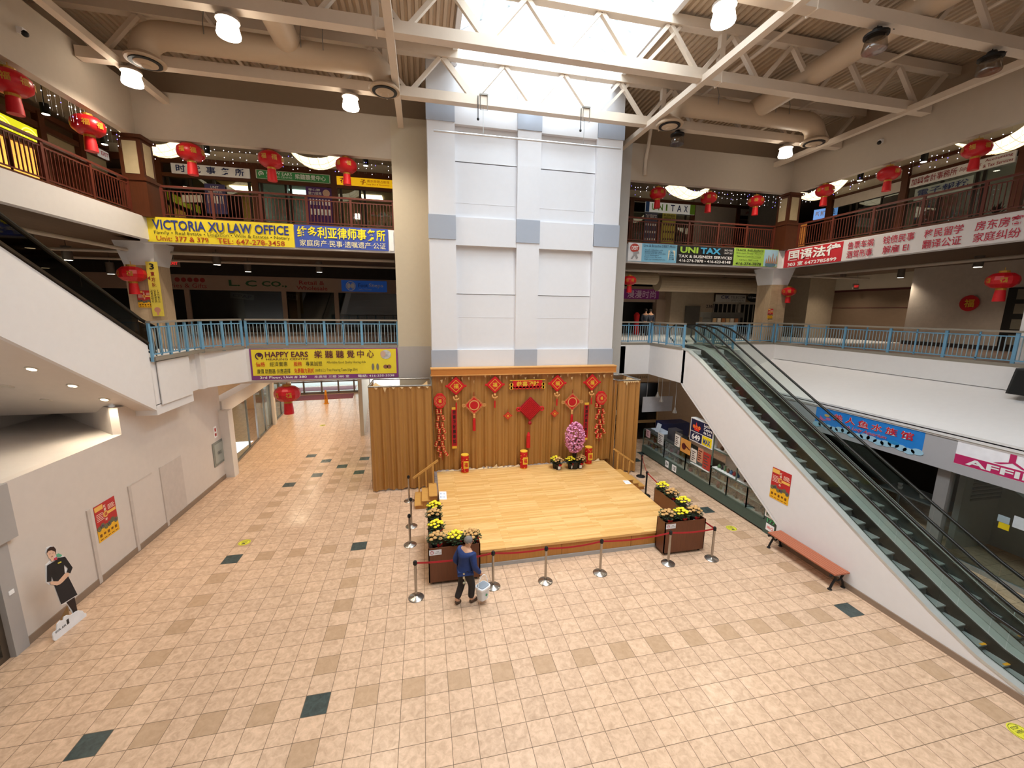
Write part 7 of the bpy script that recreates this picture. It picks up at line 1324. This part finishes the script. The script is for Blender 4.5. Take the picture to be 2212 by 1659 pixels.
for s in (-1, 1): mb = MB(); mb.ball(hc+hx*.095*s+V(0, 0, -.03), .022, 8, 5, 0, (.7, .7, 1.3)); mb.build('ear', mSkin, man, True)
mb = MB()
for s in (-1, 1): c = hc+hy*.10+hx*.036*s+V(0, 0, -.012); mb.tube([c+hx*.026*math.cos(a*.7)+V(0, 0, .018*math.sin(a*.7)) for a in range(10)], .003, 5); mb.tube([c+hx*.026*s, hc+hx*.098*s+V(0, 0, -.01)], .003, 5)
mb.build('glasses', mBlack, man)
for s in (-1, 1): mb = MB(); mb.ball(hc+hy*.088+hx*.034*s+V(0, 0, -.012), .010, 8, 5); mb.build('eye', M('eye_dark', '#2a1f1a', .3), man)
mb = MB(); mb.tube([hc+hy*.09+hx*.025*u+V(0, 0, -.072) for u in (-1, 0, 1)], .005, 6); mb.build('mouth', M('lip', '#9a5f52', .5), man)
for sd, hp, wr in ((1, J['rh'], J['rw']), (-1, J['lh'], J['lw'])):
    d = (hp-wr).normalized()
    for k in range(4):
        b = hp+mf*(.022-.015*k)+mr*.0; L_ = (.055, .062, .058, .046)[k]; c1 = b+d*L_*.45+V(0, 0, 0); c2 = c1-mr*sd*.022+d*.012; c3 = c2-mr*sd*.018-d*.016
        skin([b, c1, c2, c3], [(0, 1), (1, 2), (2, 3)], [.0105, .010, .0095, .008], 1).build('finger', mSkin, man, True)
    b = hp+mf*.03-d*.015; skin([b, b+mf*.025+d*.012, b+mf*.03+d*.035-mr*sd*.012], [(0, 1), (1, 2)], [.012, .011, .009], 1).build('thumb', mSkin, man, True)
mb = MB(); mb.lathe(W(-.0, 0, .915), [(.148, 0), (.152, .02), (.148, .04)], 20); mb.build('belt', mBlack, man); mb = MB(); b = W(-.13, .10, .84)
mb.box(b.x-.02, b.x+.02, b.y-.02, b.y+.02, b.z-.10, b.z+.05); mb.cyl(b+V(.02, 0, -.1), b+V(.03, 0, -.22), .012, 6); mb.ball(b+V(.0, -.01, -.2), .03, 6, 4); mb.build('key_bunch', M('keys_silver', '#b9b49c', .35, .7), man)
# bucket held in his right hand
bc_ = W(.27, .31, 0); bz = .13; t = thing('bucket', 'white lidded plastic bucket hanging from the man\'s hand', 'bucket', (bc_.x, bc_.y, bz))
def rsq(r, z, k=10, c=bc_): return [V(c.x, c.y, z)+mf*(r*sgnp(math.cos(6.2832*i/(4*k)))*1.0)+mr*(r*.85*sgnp(math.sin(6.2832*i/(4*k)))) for i in range(4*k)]
def sgnp(x): return math.copysign(abs(x)**.45, x)
def loft(rings):
    mb = MB(); n = len(rings[0]); vs = [p for r in rings for p in r]; mb._a(vs, [(i*n+k, i*n+(k+1) % n, (i+1)*n+(k+1) % n, (i+1)*n+k) for i in range(len(rings)-1) for k in range(n)]+[tuple(range(n)), tuple((len(rings)-1)*n+k for k in range(n))]); return mb
mBk = M('bucket_white', '#dcdfe2', .4)
loft([rsq(.115, bz), rsq(.14, bz+.27)]).build('tub', mBk, t); loft([rsq(.155, bz+.27), rsq(.158, bz+.31), rsq(.15, bz+.325)]).build('rim', M('bucket_rim', '#f0f1f3', .4), t); loft([rsq(.13, bz+.325), rsq(.125, bz+.34)]).build('lid', M('lid_grey', '#8f98a2', .5), t)
mb = MB(); mb.tube([V(bc_.x, bc_.y, bz+.29)+mf*.16*math.cos(a*.314)+V(0, 0, .30*math.sin(a*.314)) for a in range(11)], .009, 6); mb.build('handle', M('bucket_rim', '#f0f1f3'), t, True)
q = V(bc_.x, bc_.y, bz+.09)+mr*.116; P = Plane(q-mf*.035, mf, (0, 0, 1), .07, .08); P.n = mr; mb = MB(); P.disc(mb, .5, .6, .032, .006, 14); P.rect(mb, .44, .56, .05, .4, .006, .001); mb.build('tree_logo', M('logo_green', '#3f9a68', .5), t)
# two shoppers far off on the second floor, seen between the rail posts
def shopper(p, s, c1, lab, hair='#2a2320'):
    t = thing('person', lab, 'person', p); q = lambda x, y, z: p+V(x*s, y, z)
    vs = [q(0, 0, .9), q(0, 0, 1.15), q(0, 0, 1.38), q(0, 0, 1.5), q(.02, 0, 1.62), q(.19, 0, 1.36), q(.26, 0, 1.1), q(.32, -.1, .92), q(-.19, 0, 1.36), q(-.25, 0, 1.1), q(-.2, -.1, .9), q(.1, 0, .85), q(.14, 0, .45), q(.12, 0, .05), q(-.1, 0, .85), q(-.14, 0, .45), q(-.2, 0, .05)]
    es = [(0, 1), (1, 2), (2, 3), (3, 4), (2, 5), (5, 6), (6, 7), (2, 8), (8, 9), (9, 10), (0, 11), (11, 12), (12, 13), (0, 14), (14, 15), (15, 16)]
    skin(vs, es, [.12, .12, .11, .05, .095, .06, .045, .03, .06, .045, .03, .09, .06, .045, .09, .06, .045]).build('body', mSkin, t, True)
    skin([vs[i] for i in (0, 1, 2, 5, 6, 7, 8, 9, 10)], [(0, 1), (1, 2), (2, 3), (3, 4), (4, 5), (2, 6), (6, 7), (7, 8)], [.15, .145, .125, .08, .065, .045, .08, .065, .045]).build('coat', M('coat_'+c1, '#'+c1, .8), t, True)
    skin([vs[i] for i in (0, 11, 12, 13, 14, 15, 16)], [(0, 1), (1, 2), (2, 3), (0, 4), (4, 5), (5, 6)], [.135, .1, .075, .065, .1, .075, .065]).build('trousers', mTrou, t, True)
    mb = MB(); mb.ball(vs[4]+V(0, .02, .03), .11, 12, 7); mb.build('hair', M('dark_hair', hair, .8), t, True)
p = PY(1393, 700, 23.5); p.z = 5.28; shopper(p, 1, '3a3f4a', 'person in a dark grey coat walking behind the right second floor railing'); p = PY(1404, 700, 24.2); p.z = 5.28; shopper(p, -1, '2b2f3c', 'person in a dark coat farther back behind the right second floor railing')
mb = MB(); p = PY(1375, 690, 25.6); mb.lathe((p.x, p.y, 5.28), [(.2, 0), (.22, .1), (.16, .9), (.2, 1.35), (.1, 1.5), (.02, 1.52)], 12); tag(mb.build('red_garment', mDR), 'red garment on display below the purple shop sign', 'garment')
